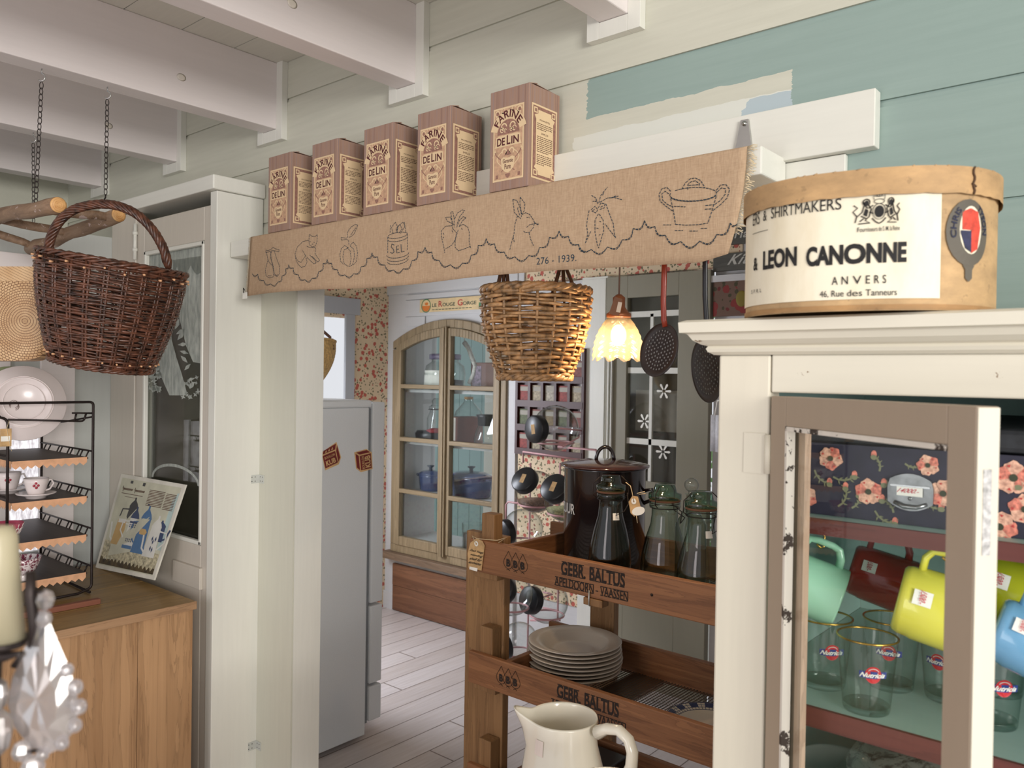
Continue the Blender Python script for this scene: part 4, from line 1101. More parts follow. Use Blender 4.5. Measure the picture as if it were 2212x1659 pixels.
# chains and hooks under the nearest long beam
def chain(name, lbl, top, bot, hook=True, sag=0, extra=None):
    t = thing(name, lbl, 'chain', top, 'chains under the beams')
    top, bot = Vector(top), Vector(bot)
    if hook:
        h = MB(); o = top
        pts = [o, o-Vector((0, 0, .012))]+[o+CR*(.009*math.sin(a))-Vector((0, 0, .022-.010*math.cos(a))) for a in [k*.45 for k in range(0, 10)]]
        h.tube(pts, .0017, 6); h.build('screw_hook', M_STEEL, t); top = top-Vector((0, 0, .036))
    L = (bot-top).length; n = max(2, int(L/.0145)); d = (bot-top).normalized()
    m = MB()
    for i in range(n):
        c = top+(bot-top)*((i+.5)/n); side = CR if i % 2 == 0 else CF
        side = (side*.85+(CF if i % 2 == 0 else CR)*.5).normalized()
        m.tube([c+side*(.0042*math.cos(a))+d*(.0092*math.sin(a)) for a in [2*PI*k/12 for k in range(12)]], .0011, 5, closed=True)
    m.build('links', M_IRON, t); return t
h2 = AX(232, 190, -2.315); h2.z = 2.286; h1 = AX(90, 152, -2.315); h1.z = 2.286
c2b = AY(228, 420, h2.y)
chain('hanging_chain', 'right-hand chain from beam hook down to the handle of the brown basket', h2, c2b)
c1b = AY(77, 442, h1.y)
chain('hanging_chain', 'left-hand chain from beam hook down to the log ladder', h1, c1b)
h3 = AY(83, 296, 1.0); h3.z = 2.286; h3.x = -2.96
chain('hanging_chain', 'doubled chain hooked to the second beam behind the left-hand chain', h3, h3+Vector((.01, 0, -.3)))

# ladder of peeled logs hung from the chains
def bark():
    t = NT('peeled_log'); n = t.noise(t.coords((3, 22, 22)), 2, 6, .65, .6); n2 = t.noise(t.coords((9, 14, 14)), 3, 4)
    c = t.ramp(n, [(.3, lin((104, 80, 62))), (.5, lin((140, 112, 88))), (.7, lin((160, 134, 110)))])
    c = t.mix(t.math('GREATER_THAN', n2, .63), c, lin((186, 164, 156))); t.base(c); t.set(.6); t.bump(n, .5, .004); return t.m
M_BARK = bark()
def endgrain():
    t = NT('log_end'); v = t.coords(); n = t.noise(v, 60, 4)
    t.base(t.ramp(n, [(.3, lin((206, 150, 90))), (.7, lin((232, 186, 126)))])); t.set(.5); return t.m
M_END = endgrain()
lad = thing('log_ladder', 'rustic ladder of peeled logs hung on chains under the beams', 'ladder', (-2.5, .9, 1.92))
L1a, L1b = AY(126, 443, h1.y), AY(-60, 478, h1.y); L2a, L2b = AY(256, 464.5, h2.y), AY(66, 538, h2.y)
def log(a, b, r, lbl):
    n = 10; pts = [a+(b-a)*k/n+Vector((0, .003*math.sin(k*1.9), .003*math.cos(k*1.3))) for k in range(n+1)]; pts[0] = a; pts[-1] = b
    m = MB(); m.tube(pts, [r*(1+.05*math.sin(k*2.2)) for k in range(n+1)], 16); o = m.build('rail_log', M_BARK, lad, label=lbl)
    m = MB(); d = (a-b).normalized(); Mx = axis_to(d); m.lathe([(r*.97, 0), (r*.93, .003), (r*.5, .0035), (0, .0035)], a, 20, Mx)
    for q in (.75, .5, .28): m.tube([a+d*.0038+Mx @ Vector((r*q*math.cos(k*.35), r*q*math.sin(k*.35), 0)) for k in range(18)], .0006, 4, closed=True)
    m.build('sawn_end', M_END, o, label='pale sawn log end')
log(L1a, L1b, .0205, None); log(L2a, L2b, .0195, None)
for ka, kb in ((.2, .06), (.75, .5), (1.08, .93)):
    p, q = L1a+(L1b-L1a)*ka, L2a+(L2b-L2a)*kb
    m = MB(); m.tube([p+(q-p)*k/5+Vector((0, 0, .002*math.sin(k*2))) for k in range(6)], [.012, .0135, .0125, .013, .012, .0105], 10); m.build('rung', M_BARK, lad)
m = MB()
hk = AY(222, 440, h2.y); m.tube([c2b, c2b+Vector((0, 0, -.008)), hk+Vector((0, 0, .004)), hk+Vector((.006, 0, -.012))], .002, 6)
m.build('hanging_hook', M_IRON, lad)

# brown willow basket hung by its handle
bz_ = 2.02
bo = CPOS+ray(221, 786)*bz_; bt_ = CPOS+ray(246, 572)*bz_
axis = (bt_-bo); H_ = axis.length; az_ = (axis.normalized()+CR*-.0).normalized()
tl = R(-9); az_ = (az_*math.cos(tl)+CR*-math.sin(tl)*-1*-1)  # lean of the rim
az_ = (Vector((0, 0, 1))*1.0 + CR*.17 - CF*.06).normalized()
axr = (CR-az_*CR.dot(az_)).normalized(); ayr = az_.cross(axr)
BM = frame(bo, axr, ayr, az_)
bas = thing('willow_basket', 'dark brown willow basket hanging by its hooped handle from a chain', 'basket', bo)
rfb = lambda k: .118+.046*math.sin(min(1, k*1.05)*PI/2)+.006*k
shear_ = CR.dot(axis)*0
# shift the upper rows so that the body leans the way it hangs
sh_v = (bt_-bo)-az_*H_
Sm = Matrix(((1, 0, 0, 0), (0, 1, 0, 0), (0, 0, 1, 0), (0, 0, 0, 1)))
loc_sh = Vector((axr.dot(sh_v), ayr.dot(sh_v), 0))/H_
Sm[0][2], Sm[1][2] = loc_sh.x, loc_sh.y
BMs = BM @ Sm
wicker(bas, BMs, rfb, H_, 26, 44, .0029, (M_TWIG, M_TWIG), 3, stake_r=.0032, double=True)
m = MB()
for j in range(26):
    th = 2*PI*j/26; p = BMs @ Vector(((rfb(.93)+.008)*math.cos(th), (rfb(.93)+.008)*math.sin(th), H_*(.93+.03*(j % 2)))); d = (BMs.to_3x3() @ Vector((math.cos(th), math.sin(th), 0))).normalized()
    m.tube([p-d*.006, p+d*.003], .0026, 7)
    p2 = BMs @ Vector(((rfb(.06)+.006)*math.cos(th+.1), (rfb(.06)+.006)*math.sin(th+.1), H_*.07)); m.tube([p2-d*.006, p2+d*.003], .0022, 7)
m.build('cut_ends', M_TWIG2, bas, label='pale cut willow ends')
hp_ = [(104, 545), (108, 520), (118, 494), (136, 470), (162, 452), (196, 443), (230, 441), (262, 447), (294, 462), (322, 487), (342, 515), (356, 545), (364, 580)]
path = [CPOS+ray(*p)*(bz_-.02*math.sin(PI*i/12)) for i, p in enumerate(hp_)]
fine = []
for i in range(len(path)-1):
    p0, p1, p2, p3 = path[max(i-1, 0)], path[i], path[i+1], path[min(i+2, len(path)-1)]
    for k in range(4):
        u = k/4; fine.append(.5*((2*p1)+(p2-p0)*u+(2*p0-5*p1+4*p2-p3)*u*u+(3*p1-p0-3*p2+p3)*u**3))
fine.append(path[-1])
twist_handle(bas, fine, .008, 7, 'handle', M_TWIG, .0042, 4.5)

# flat bamboo bag behind it
bag = thing('bamboo_bag', 'pale woven bamboo bag with a diagonal band along its top, behind the brown basket', 'bag', CPOS+ray(20, 778)*2.16)
ctr = CPOS+ray(20, 680)*2.16
def bag_pt(u, w, side):
    """u -1..1 across, w 0 bottom..1 top"""
    wd = .135*(.82+.22*min(1, w*3)**.5) if w > 0 else .135*.82
    th = .045*(1-u**4)*(.5+.5*math.sin(PI*(.15+.75*w)))+.004
    zz = (w-.5)*.25-.02*(1-abs(u)**3)*0+.03*abs(u)**6*(1-w)
    return ctr+CR*(u*wd)+Vector((0, 0, 1))*zz-CF*(th*side)
def bag_mat():
    t = NT('bamboo_weave'); v = t.coords((1, 1, 1))
    sp = t.n('ShaderNodeSeparateXYZ'); t.l(v, sp.inputs[0])
    gx = t.math('ADD', t.math('MULTIPLY', sp.outputs[0], CR.x), t.math('MULTIPLY', sp.outputs[1], CR.y))
    gz = sp.outputs[2]
    # square spiral weave about the middle of the bag
    lx, lz = bag_c
    ax_ = t.math('SUBTRACT', gx, lx); bz2 = t.math('SUBTRACT', gz, lz)
    rad = t.math('SQRT', t.math('ADD', t.math('MULTIPLY', ax_, ax_), t.math('MULTIPLY', bz2, bz2)))
    ang = t.math('ARCTAN2', bz2, ax_)
    rings = t.math('MULTIPLY', rad, 150); row = t.math('FLOOR', rings)
    cells = t.math('ADD', t.math('MULTIPLY', ang, 11), t.math('MULTIPLY', row, .5))
    a1 = t.math('ABSOLUTE', t.math('SUBTRACT', t.math('FRACT', rings), .5)); a2 = t.math('ABSOLUTE', t.math('SUBTRACT', t.math('FRACT', cells), .5))
    k = t.math('MULTIPLY', t.math('LESS_THAN', a1, .4), t.math('LESS_THAN', a2, .42))
    n = t.noise(t.coords(), 30, 3)
    c = t.mix(k, lin((112, 74, 46)), t.ramp(n, [(.3, lin((186, 146, 104))), (.7, lin((214, 180, 138)))]))
    t.base(c); t.set(.5); t.bump(k, .6, .002); return t.m
oo = OFF[bag]; cc = ctr+CR*.07-Vector((0, 0, .02))-oo; bag_c = (cc.dot(Vector((CR.x, CR.y, 0))), cc.z)
m = MB(); nu, nw = 24, 14
for side in (1, -1):
    vs = [bag_pt(-1+2*i/nu, j/nw*.86, side) for i in range(nu+1) for j in range(nw+1)]
    fs = [(i*(nw+1)+j, (i+1)*(nw+1)+j, (i+1)*(nw+1)+j+1, i*(nw+1)+j+1) for i in range(nu) for j in range(nw)]
    m.add(vs, fs, True)
m.add([bag_pt(-1+2*i/nu, 0, s_) for i in range(nu+1) for s_ in (1, -1)], [(2*i, 2*i+2, 2*i+3, 2*i+1) for i in range(nu)], True)
m.build('woven_body', bag_mat(), bag)
def band_mat():
    t = NT('bamboo_band'); v = t.coords(); sp = t.n('ShaderNodeSeparateXYZ'); t.l(v, sp.inputs[0])
    g = t.math('ADD', t.math('MULTIPLY', sp.outputs[0], 90), t.math('MULTIPLY', sp.outputs[2], 150))
    k = t.math('LESS_THAN', t.math('FRACT', g), .88)
    t.base(t.mix(k, lin((120, 84, 52)), t.ramp(t.noise(v, 18, 3), [(.3, lin((196, 158, 116))), (.7, lin((220, 188, 148)))]))); t.set(.45); t.bump(k, .4, .001); return t.m
m = MB()
for side in (1, -1):
    vs = [bag_pt(-1+2*i/nu, w, side)-CF*(.002*side) for i in range(nu+1) for w in (.84, .9, .96, 1.0)]
    m.add(vs, [(i*4+j, (i+1)*4+j, (i+1)*4+j+1, i*4+j+1) for i in range(nu) for j in range(3)], True)
m.build('top_band', band_mat(), bag)
m = MB(); m.tube([ctr+CR*(-.06)+Vector((0, 0, .12)), ctr+CR*(-.05)+Vector((0, 0, .19)), AY(-40, 500, (ctr+CR*-.04).y)], .004, 6); m.build('bag_strap', M_TWIG, bag)

# ------------------------------------------------------------------ pine chest under the rack
TZ = .786; DX = -2.352
M_PINE = wood('chest_pine', (158, 120, 84), (188, 148, 108), 2, .8, .5, .3, .06); M_PINET = wood('chest_pine_top', (130, 102, 58), (164, 130, 80), 1, .9, .42, .25, .1)
dz = thing('pine_chest', 'old honey-coloured pine chest with a planked top below the wire rack', 'chest', (-2.7, .75, 0))
m = MB()
for y0_, y1_ in ((-.2, .62), (.622, 1.085), (1.0865, 1.255)): m.box((DX-.02, y0_, .02), (DX, y1_, TZ-.024))
m.build('end_panel', M_PINE, dz, bevel=.001)
m = MB(); m.box((DX-.68, -.2, .02), (DX-.021, 1.25, .06)); m.box((DX-.68, 1.235, .06), (DX-.021, 1.254, TZ-.024)); m.box((DX-.7, -.2, .02), (DX-.68, 1.254, TZ-.024)); m.build('carcass', M_PINE, dz)
m = MB()
for k in range(4):
    xa = DX-.705+.18*k; m.box((xa+.001, -.22, TZ-.0235), (min(xa+.18, DX+.008)-.001, 1.262, TZ))
m.build('planked_top', M_PINET, dz, bevel=.002)
m = MB(); m.box((DX+.0075, -.22, TZ-.024), (DX+.012, 1.262, TZ+.001)); m.build('worn_edge', wood('worn_edge', (150, 116, 84), (186, 148, 112), 1, 1, .6, .3, .15), dz, bevel=.002)

# ------------------------------------------------------------------ wire rack with four board shelves
rk = thing('wire_rack', 'dark wire rack with four dark boards edged in zigzag paper, on the pine chest', 'rack', (-2.86, .96, TZ))
RX, RB, YR, YL = -2.66, -3.085, 1.078, .838
wr = MB(); rr = .0042
def rod(pts, r=rr): wr.tube(pts, r, 7)
def corner(a, b, c, r=.012, n=4):
    a, b, c = Vector(a), Vector(b), Vector(c); u = (a-b).normalized()*r; w_ = (c-b).normalized()*r
    return [b+u*(1-k/n)**2+w_*(k/n)**2 for k in range(n+1)]
rod([Vector((RX, .81, TZ+.006))]+[Vector((RX, YR-.04, TZ+.008))]+corner((RX, YR-.03, TZ+.012), (RX, YR, TZ+.02), (RX, YR, TZ+.08))+[Vector((RX, YR, 1.2))]+corner((RX, YR, 1.3), (RX, YR, 1.397), (RX, 1.0, 1.397))+[Vector((RX, .81, 1.397))]+corner((RX, .81, 1.397), (RX, .78, 1.397), (RX-.03, .78, 1.39))+[Vector((RB, .8, 1.31)), Vector((RB, YL, 1.3))])
rod([Vector((RX, YL, TZ+.006)), Vector((RX, YL, 1.32))]+corner((RX, YL, 1.3), (RX, YL, 1.352), (RX, .8, 1.358), .02)+[Vector((RX, .782, 1.392))])
rod([Vector((RX, YL, 1.348)), Vector((RX, 1.035, 1.337))]+corner((RX, 1.02, 1.337), (RX, 1.05, 1.337), (RX, 1.056, 1.36), .008)+[Vector((RX, 1.057, 1.362))], .0032)
rod([Vector((RX, YR, 1.361)), Vector((RX, 1.015, 1.363))], .003); rod([Vector((RX, 1.028, 1.362)), Vector((RX, 1.022, 1.338))], .003)
rod([Vector((RB, YR, TZ+.004)), Vector((RB, YR, 1.3))]); rod([Vector((RB, YL, TZ+.004)), Vector((RB, YL, 1.3))]); rod([Vector((RB, YL, 1.3)), Vector((RB, YR, 1.3))])
rod([Vector((RB, YR, TZ+.006)), Vector((RX, YR-.005, TZ+.006))])
rod([Vector((RX, YR, 1.35)), Vector((RB, YR, 1.3))], .003)
LV = (1.222, 1.098, .976, .856)
for z in LV:
    zr = z+.018
    rod([Vector((RX, YR, zr)), Vector((RB-.01, YR, zr))], .003); rod([Vector((RX, YL, zr)), Vector((RB, YL, zr))], .003)
    for x in (-2.69, -2.735, -2.76, -2.815, -2.84, -2.9, -2.925, -3.0, -3.04): rod([Vector((x, YR, zr)), Vector((x, YR-.01, z-.004))], .0024)
wr.build('wire_frame', M_IRON, rk)
M_BRD = wood('dark_board', (52, 38, 30), (72, 54, 44), 0, 1, .5, .2); M_ZIG = plain('kraft_zigzag', (222, 170, 132), .8, 0, .06, 40)
for z in LV:
    m = MB(); m.box((RB+.005, YL+.012, z-.006), (RX-.004, YR-.012, z)); b_ = m.build('board', M_BRD, rk)
    m = MB(); rng = random.Random(int(z*1000)); nn = 10; y_ = YL+.012
    step = (YR-.016-y_)/nn
    pts = [(y_, z+.001)]+[(YR-.016, z+.001)]
    low = []
    for k in range(nn):
        low += [(YR-.016-step*k, z-.014-.002*rng.random()), (YR-.016-step*(k+.5), z-.0235-.003*rng.random())]
    low.append((y_, z-.015)); pts += low
    m.prism([(RX-.0035, a, b2) for a, b2 in pts], (.0008, 0, 0))
    xs = [RX-.004-.016*k for k in range(26)]
    low = []
    for k in range(26): low += [(xs[k], z-.015), (xs[k]-.008, z-.024)]
    m.prism([(RX-.004, YL+.0115, z+.001)]+[(x, YL+.0115, zz) for x, zz in low]+[(xs[-1]-.016, YL+.0115, z+.001)], (0, -.0008, 0))
    m.build('zigzag_paper', M_ZIG, b_)
m = MB(); m.box((RX-.02, .62, TZ), (RX+.07, YR-.015, TZ+.002)); 
# wooden slat lying at the foot of the rack
t = thing('wood_strip', 'short reddish wooden slat lying at the foot of the wire rack', 'slat', (-2.53, .9, TZ))
m = MB(); m.bar((-2.532, 1.05, TZ+.0085), (-2.545, .6, TZ+.0085), .022, .016); m.build('slat_body', wood('red_slat', (120, 70, 52), (146, 92, 70), 1, 1.4, .6), t, bevel=.002)
tg = thing('price_tag', 'kraft price tag tied to the left leg of the wire rack', 'tag', (RX+.006, YL-.01, 1.33))
m = MB(); m.box((RX+.005, YL-.022, 1.27), (RX+.0058, YL+.008, 1.322)); m.build('paper', M_TAG, tg)
m = MB(); m.box((RX+.006, YL-.02, 1.285), (RX+.0064, YL+.004, 1.3)); m.build('white_sticker', M_PAPER, tg)
m = MB(); m.tube([(RX+.004, YL+.002, 1.345), (RX+.007, YL-.005, 1.325), (RX+.0065, YL-.002, 1.3), (RX+.007, YL+.008, 1.255)], .0009, 5); m.build('string', M_STRING, tg)

# plates leaning in the top of the rack
def plate(name, lbl, c, nrm, rad, mat, mark=False, group=None, cat='plate'):
    t = thing(name, lbl, cat, c, group); Mx = axis_to(nrm); m = MB()
    m.lathe([(0, .0), (rad*.6, .0), (rad*.62, .004), (rad*.64, .0045), (rad*.66, 0), (rad*.99, -.016), (rad, -.018), (rad*.985, -.0205), (rad*.66, -.006), (rad*.5, -.004), (0, -.004)], c, 48, Mx)
    pb = m.build('plate_body', mat, t)
    m = MB()
    for q in (.47, .68): m.tube([Vector(c)+Mx @ Vector((rad*q*math.cos(k*2*PI/48), rad*q*math.sin(k*2*PI/48), .002 if q < .6 else .0)) for k in range(48)], .0016, 5, closed=True)
    m.build('foot_ring', mat, pb)
    if mark:
        m = MB()
        for k in range(3): m.tube([Vector(c)+Mx @ Vector((.012*math.cos(j*.6)+.004*k-.0, .012*math.sin(j*.6)-.028, .0012)) for j in range(9)], .0007, 4)
        m.build('maker_mark', MATS['brown_ink'], pb)
    return t
M_CHINA = plain('china_white', (236, 224, 222), .22, 0, .02, 8, 0, 60, .6)
pc = AX(52, 868, -2.74)
plate('wall_plate', 'large white oval-looking plate standing back-out in the top of the wire rack', pc, Vector((.93, -.25, .22)), .118, M_CHINA, True)
pc2 = AX(22, 868, -2.82)
plate('wall_plate', 'olive green plate edge showing behind the large white plate', pc2, Vector((.93, -.25, .22)), .118, plain('olive_glaze', (150, 160, 120), .25))

# cups and bowls on the rack
def cup(lbl, c, r, h, band=None, saucer=True, hdir=Vector((0, 1, 0)), mat=None):
    t = thing('tea_cup', lbl, 'cup', c); m = MB(); c = Vector(c)
    m.lathe([(0, 0), (r*.62, 0), (r*.64, .003), (r*.8, h*.35), (r*.94, h*.75), (r, h), (r*.95, h), (r*.9, h*.75), (r*.72, h*.3), (0, h*.12)], c, 36)
    b_ = m.build('cup_body', mat or M_CHINA, t)
    m = MB(); o = c+hdir*(r*.9); m.tube([o+Vector((0, 0, h*.8)), o+hdir*.012+Vector((0, 0, h*.84)), o+hdir*.019+Vector((0, 0, h*.6)), o+hdir*.008+Vector((0, 0, h*.28)), o-hdir*.006+Vector((0, 0, h*.2))], .003, 7); m.build('handle', mat or M_CHINA, t)
    m = MB(); f0 = c+Vector((r*.86, -r*.3, h*.62))
    for k in range(4): m.sphere(f0+Vector((0.001, .006*math.cos(k*1.6), .007*math.sin(k*1.6))), .0042, 8, 6, (.5, 1, 1))
    m.build('red_flower', plain('cup_flower', (170, 50, 66), .3) if 'cup_flower' not in MATS else MATS['cup_flower'], b_)
    return t
def saucer(lbl, c, r):
    t = thing('saucer', lbl, 'saucer', c); m = MB()
    m.lathe([(0, 0), (r*.5, 0), (r*.52, .006), (r*.95, .013), (r, .016), (r*.96, .017), (r*.5, .009), (0, .009)], c, 40); m.build('saucer_body', M_CHINA, t)
zc = LV[1]; p = AX(78, 1052, -2.735); p.z = zc
saucer('white saucer under the cup on the second board of the rack', p, .056)
cup('white tea cup with a small red flower, on its saucer on the rack', (p.x, p.y, zc+.010), .035, .052)
p = AX(18, 1046, -2.9); p.z = zc
saucer('saucer at the back of the second board of the rack', p, .056)
cup('shaded tea cup standing further back, left of the flowered cup', (p.x, p.y, zc+.010), .036, .058)
def bowl_mat(nm, c1, c2, sc):
    t = NT(nm); v = t.coords(); n = t.noise(v, sc, 5, .7, 1.5); t.base(t.mix(t.math('GREATER_THAN', n, .5), lin(c1), lin(c2))); t.set(.2); return t.m
def bowl(lbl, c, r, h, mat, bands=None):
    t = thing('footed_bowl', lbl, 'bowl', c); m = MB(); c = Vector(c)
    m.lathe([(r*.5, .0), (r*.5, .006), (r*.34, .012), (r*.4, .016)], c, 36); m.lathe([(r*.5, 0), (0, .0005)], c, 36); m.build('foot', M_CHINA, t)
    m = MB(); m.lathe([(r*.4, .016), (r*.7, h*.42), (r*.92, h*.8), (r, h), (r*.97, h), (r*.88, h*.8), (r*.6, h*.4), (0, h*.25)], c, 40)
    b_ = m.build('bowl_body', mat, t)
    if bands:
        m = MB()
        for k in range(14):
            a_ = 2*PI*k/14; pts = []
            for j in range(9):
                aa = a_+.16*math.cos(j*2*PI/8); kk = .58+.17*math.sin(j*2*PI/8); ra = r*(.4+.6*((kk-.2)/.8)**.6)*1.004+.0006
                pts.append(c+Vector((ra*math.cos(aa), ra*math.sin(aa), h*kk)))
            m.tube(pts, .0018, 5); m.tube([c+Vector((r*(.88+.02*0)*math.cos(a_)*1.02, r*.88*1.02*math.sin(a_), h*.75)), c+Vector((r*.995*math.cos(a_), r*.995*math.sin(a_), h*.97))], .0012, 4)
        m.build('white_arches', M_CHINA, b_)
    return t
p = AX(16, 1128, -2.715); p.z = LV[2]
bowl('small pink footed bowl with white arches, on the third board of the rack', (p.x, p.y, p.z), .044, .058, plain('pink_glaze', (190, 84, 108), .2), True)
p = AX(50, 1218, -2.71); p.z = LV[3]
bowl('footed bowl with purple-brown floral transfer, on the lowest board of the rack', (p.x, p.y, p.z), .05, .068, bowl_mat('purple_transfer', (236, 224, 226), (128, 60, 78), 55))

# ------------------------------------------------------------------ poster of coffee pots leaning on the closet door
bl, br = AZ(206, 1226, TZ+.001), AZ(332, 1253, TZ+.001); br.y -= .0; bl.y = 1.2; br.y = 1.235
bl = AY(206, 1226, 1.232); br = AY(332, 1253, 1.243)
tl_, tr_ = AY(262, 1023, 1.326), AY(401, 1047, 1.326)
zmin = min(bl.z, br.z)
po = thing('poster_board', 'mounted poster picturing enamel coffee pots, leaning against the closet door', 'poster', (bl+br)/2)
nrm = (br-bl).cross(tl_-bl).normalized()
if nrm.y > 0: nrm = -nrm
m = MB(); m.prism([bl, br, tr_, tl_], -nrm*.006); m.build('board', plain('poster_edge', (214, 210, 198), .6), po)
def Q(u, v, k=.0006): return (bl*(1-u)+br*u)*(1-v)+(tl_*(1-u)+tr_*u)*v+nrm*k
pm = MB(); mats = [plain('print_pale', (196, 194, 172), .4), plain('print_ochre', (196, 160, 100), .4), plain('print_black', (50, 50, 54), .4), plain('print_white', (216, 214, 206), .4, 0, .04), plain('print_blue', (64, 108, 152), .4), plain('print_navy', (40, 58, 96), .4), plain('print_crochet', (176, 168, 140), .5, 0, .25, 90), plain('print_shadow', (70, 58, 36), .5, 0, .4, 40), plain('print_sky', (176, 196, 192), .4)]
def pf(pts, mi, k=.0009): pm.m = mi; pm.face([Q(u, v, k) for u, v in pts])
pf([(.04, .04), (.96, .04), (.96, .96), (.04, .96)], 0, .0006); pf([(.5, .3), (.96, .3), (.96, .9), (.5, .9)], 8, .0007)
pf([(.04, .05), (.96, .05), (.96, .13), (.04, .16)], 7); pf([(.04, .13), (.96, .11), (.96, .26), (.04, .3)], 6, .0010)
for k in range(14):
    u = .07+.062*k; pf([(u, .14-.002*k), (u+.06, .14-.002*k), (u+.03, .10-.002*k)], 6, .0011)
def band(pts, w, mi, k):
    L_ = []; R_ = []
    for i, p in enumerate(pts):
        q0, q1 = pts[max(i-1, 0)], pts[min(i+1, len(pts)-1)]; dx, dy = q1[0]-q0[0], (q1[1]-q0[1])*1.4; l = math.hypot(dx, dy) or 1
        L_.append((p[0]-dy/l*w, p[1]+dx/l*w/1.4)); R_.append((p[0]+dy/l*w, p[1]-dx/l*w/1.4))
    for i in range(len(pts)-1): pf([L_[i], L_[i+1], R_[i+1], R_[i]], mi, k)
def pot(cx, v0, h, w0, w1, mi, lidm, handle=1, k0=.0012):
    pf([(cx-w0/2, v0), (cx+w0/2, v0), (cx+w1/2, v0+h*.72), (cx-w1/2, v0+h*.72)], mi, k0)
    pf([(cx-w1/2*1.12, v0+h*.72), (cx+w1/2*1.12, v0+h*.72), (cx+w1*.4, v0+h*.82), (cx+.014, v0+h*.92), (cx+.012, v0+h), (cx-.012, v0+h), (cx-.014, v0+h*.92), (cx-w1*.4, v0+h*.82)], lidm, k0+.0001)
    pts = [(cx-handle*(w1*.5), v0+h*.64), (cx-handle*(w1*.5+.1), v0+h*.62), (cx-handle*(w1*.5+.115), v0+h*.4), (cx-handle*w0*.5, v0+h*.2)]
    hm = mi if mi != 1 else 3
    band(pts, .011, hm, k0)
    pts = [(cx+handle*w0*.45, v0+h*.1), (cx+handle*(w0*.5+.035), v0+h*.18), (cx+handle*(w0*.5+.05), v0+h*.4), (cx+handle*(w0*.5+.07), v0+h*.62)]
    band(pts, .013, hm, k0)
pot(.36, .42, .36, .16, .13, 2, 2, 1, .0011); pot(.58, .4, .34, .16, .14, 5, 5, 1, .0011); pot(.86, .38, .22, .15, .13, 5, 5, 1, .0011)
pot(.24, .27, .36, .19, .14, 1, 0, -1, .0013); pf([(.18, .5), (.3, .5), (.3, .54), (.18, .54)], 3, .0016)
pot(.43, .25, .44, .17, .13, 3, 5, 1, .0014); pf([(.35, .25), (.51, .25), (.51, .285), (.35, .285)], 4, .0017); pf([(.37, .515), (.49, .515), (.49, .535), (.37, .535)], 5, .0017)
for r_ in range(2):
    for k in range(4): pf([(.38+.028*k, .32+.02*r_), (.395+.028*k, .32+.02*r_), (.395+.028*k, .335+.02*r_), (.38+.028*k, .335+.02*r_)], 5, .0018); pf([(.38+.028*k, .47+.02*r_), (.395+.028*k, .47+.02*r_), (.395+.028*k, .485+.02*r_), (.38+.028*k, .485+.02*r_)], 5, .0018)
pot(.61, .225, .5, .2, .15, 4, 4, 1, .0015); pf([(.57, .42), (.66, .42), (.68, .45), (.65, .48), (.58, .48), (.56, .45)], 1, .0019)
pot(.8, .21, .43, .19, .14, 3, 3, -1, .0016)
for a_, b_ in ((.78, .4), (.8, .37), (.83, .4), (.79, .3), (.82, .29)): pf([(a_, b_), (a_+.012, b_+.03), (a_+.024, b_), (a_+.012, b_-.03)], 5, .002)
pf([(.2, .915), (.24, .915), (.24, .945), (.2, .945)], 2, .0016); pf([(.4, .91), (.44, .91), (.44, .945), (.4, .945)], 2, .0016)
pm.build('printed_picture', mats, po)
m = MB(); rng = random.Random(8)
for k in range(11):
    v = .88-.016*k; m.face([Q(.53, v, .0018), Q(.77, v, .0018), Q(.77, v+.007, .0018), Q(.53, v+.007, .0018)])
    m.face([Q(.79, v-.01, .0018), Q(.94, v-.01, .0018), Q(.94, v-.003, .0018), Q(.79, v-.003, .0018)])
m.face([Q(.1, .8, .0018), Q(.45, .8, .0018), Q(.45, .806, .0018), Q(.1, .806, .0018)]); m.face([Q(.17, .77, .0018), Q(.36, .77, .0018), Q(.36, .774, .0018), Q(.17, .774, .0018)])
for w0, w1 in ((.1, .27), (.3, .46)):
    pts = [Q(w0+(w1-w0)*k/40, .85+.018*math.sin(k*1.5)*(1.6 if k < 4 else .7), .0018) for k in range(41)]; m.tube(pts, .0007, 4)
m.build('printed_text', MATS['brown_ink'], po)
# ------------------------------------------------------------------ fridge behind the closet wall
fx, fz = -2.56, 1.392
fg = thing('fridge', 'white fridge freezer seen from its side with two cube magnets', 'fridge', (-2.86, 1.92, 0))
M_ENAM = plain('fridge_white', (214, 217, 220), .38, 0, .015, 300, .08, 500)
m = MB(); m.box((-3.12, 1.625, .02), (fx, 2.115, fz-.03)); m.build('fridge_body', M_ENAM, fg, bevel=.004)
m = MB(); m.box((-3.125, 1.622, fz-.03), (fx+.003, 2.128, fz)); m.build('top_cover', M_ENAM, fg, bevel=.008)
yd0, yd1 = 2.135, 2.2
zs = [.06, AX(816, 1475, fx).z, AX(816, 1303, fx).z, fz-.003]
for k, nm in enumerate(('freezer_drawer', 'freezer_drawer', 'fridge_door')):
    m = MB(); m.box((-3.12, yd0, zs[k]+.006), (fx, yd1, zs[k+1]-.006)); m.build(nm, M_ENAM, fg, bevel=.006)
m = MB(); m.box((-3.1, 2.116, .06), (fx-.012, 2.134, fz-.035)); m.build('door_seal', plain('seal_grey', (120, 124, 128), .6), fg)
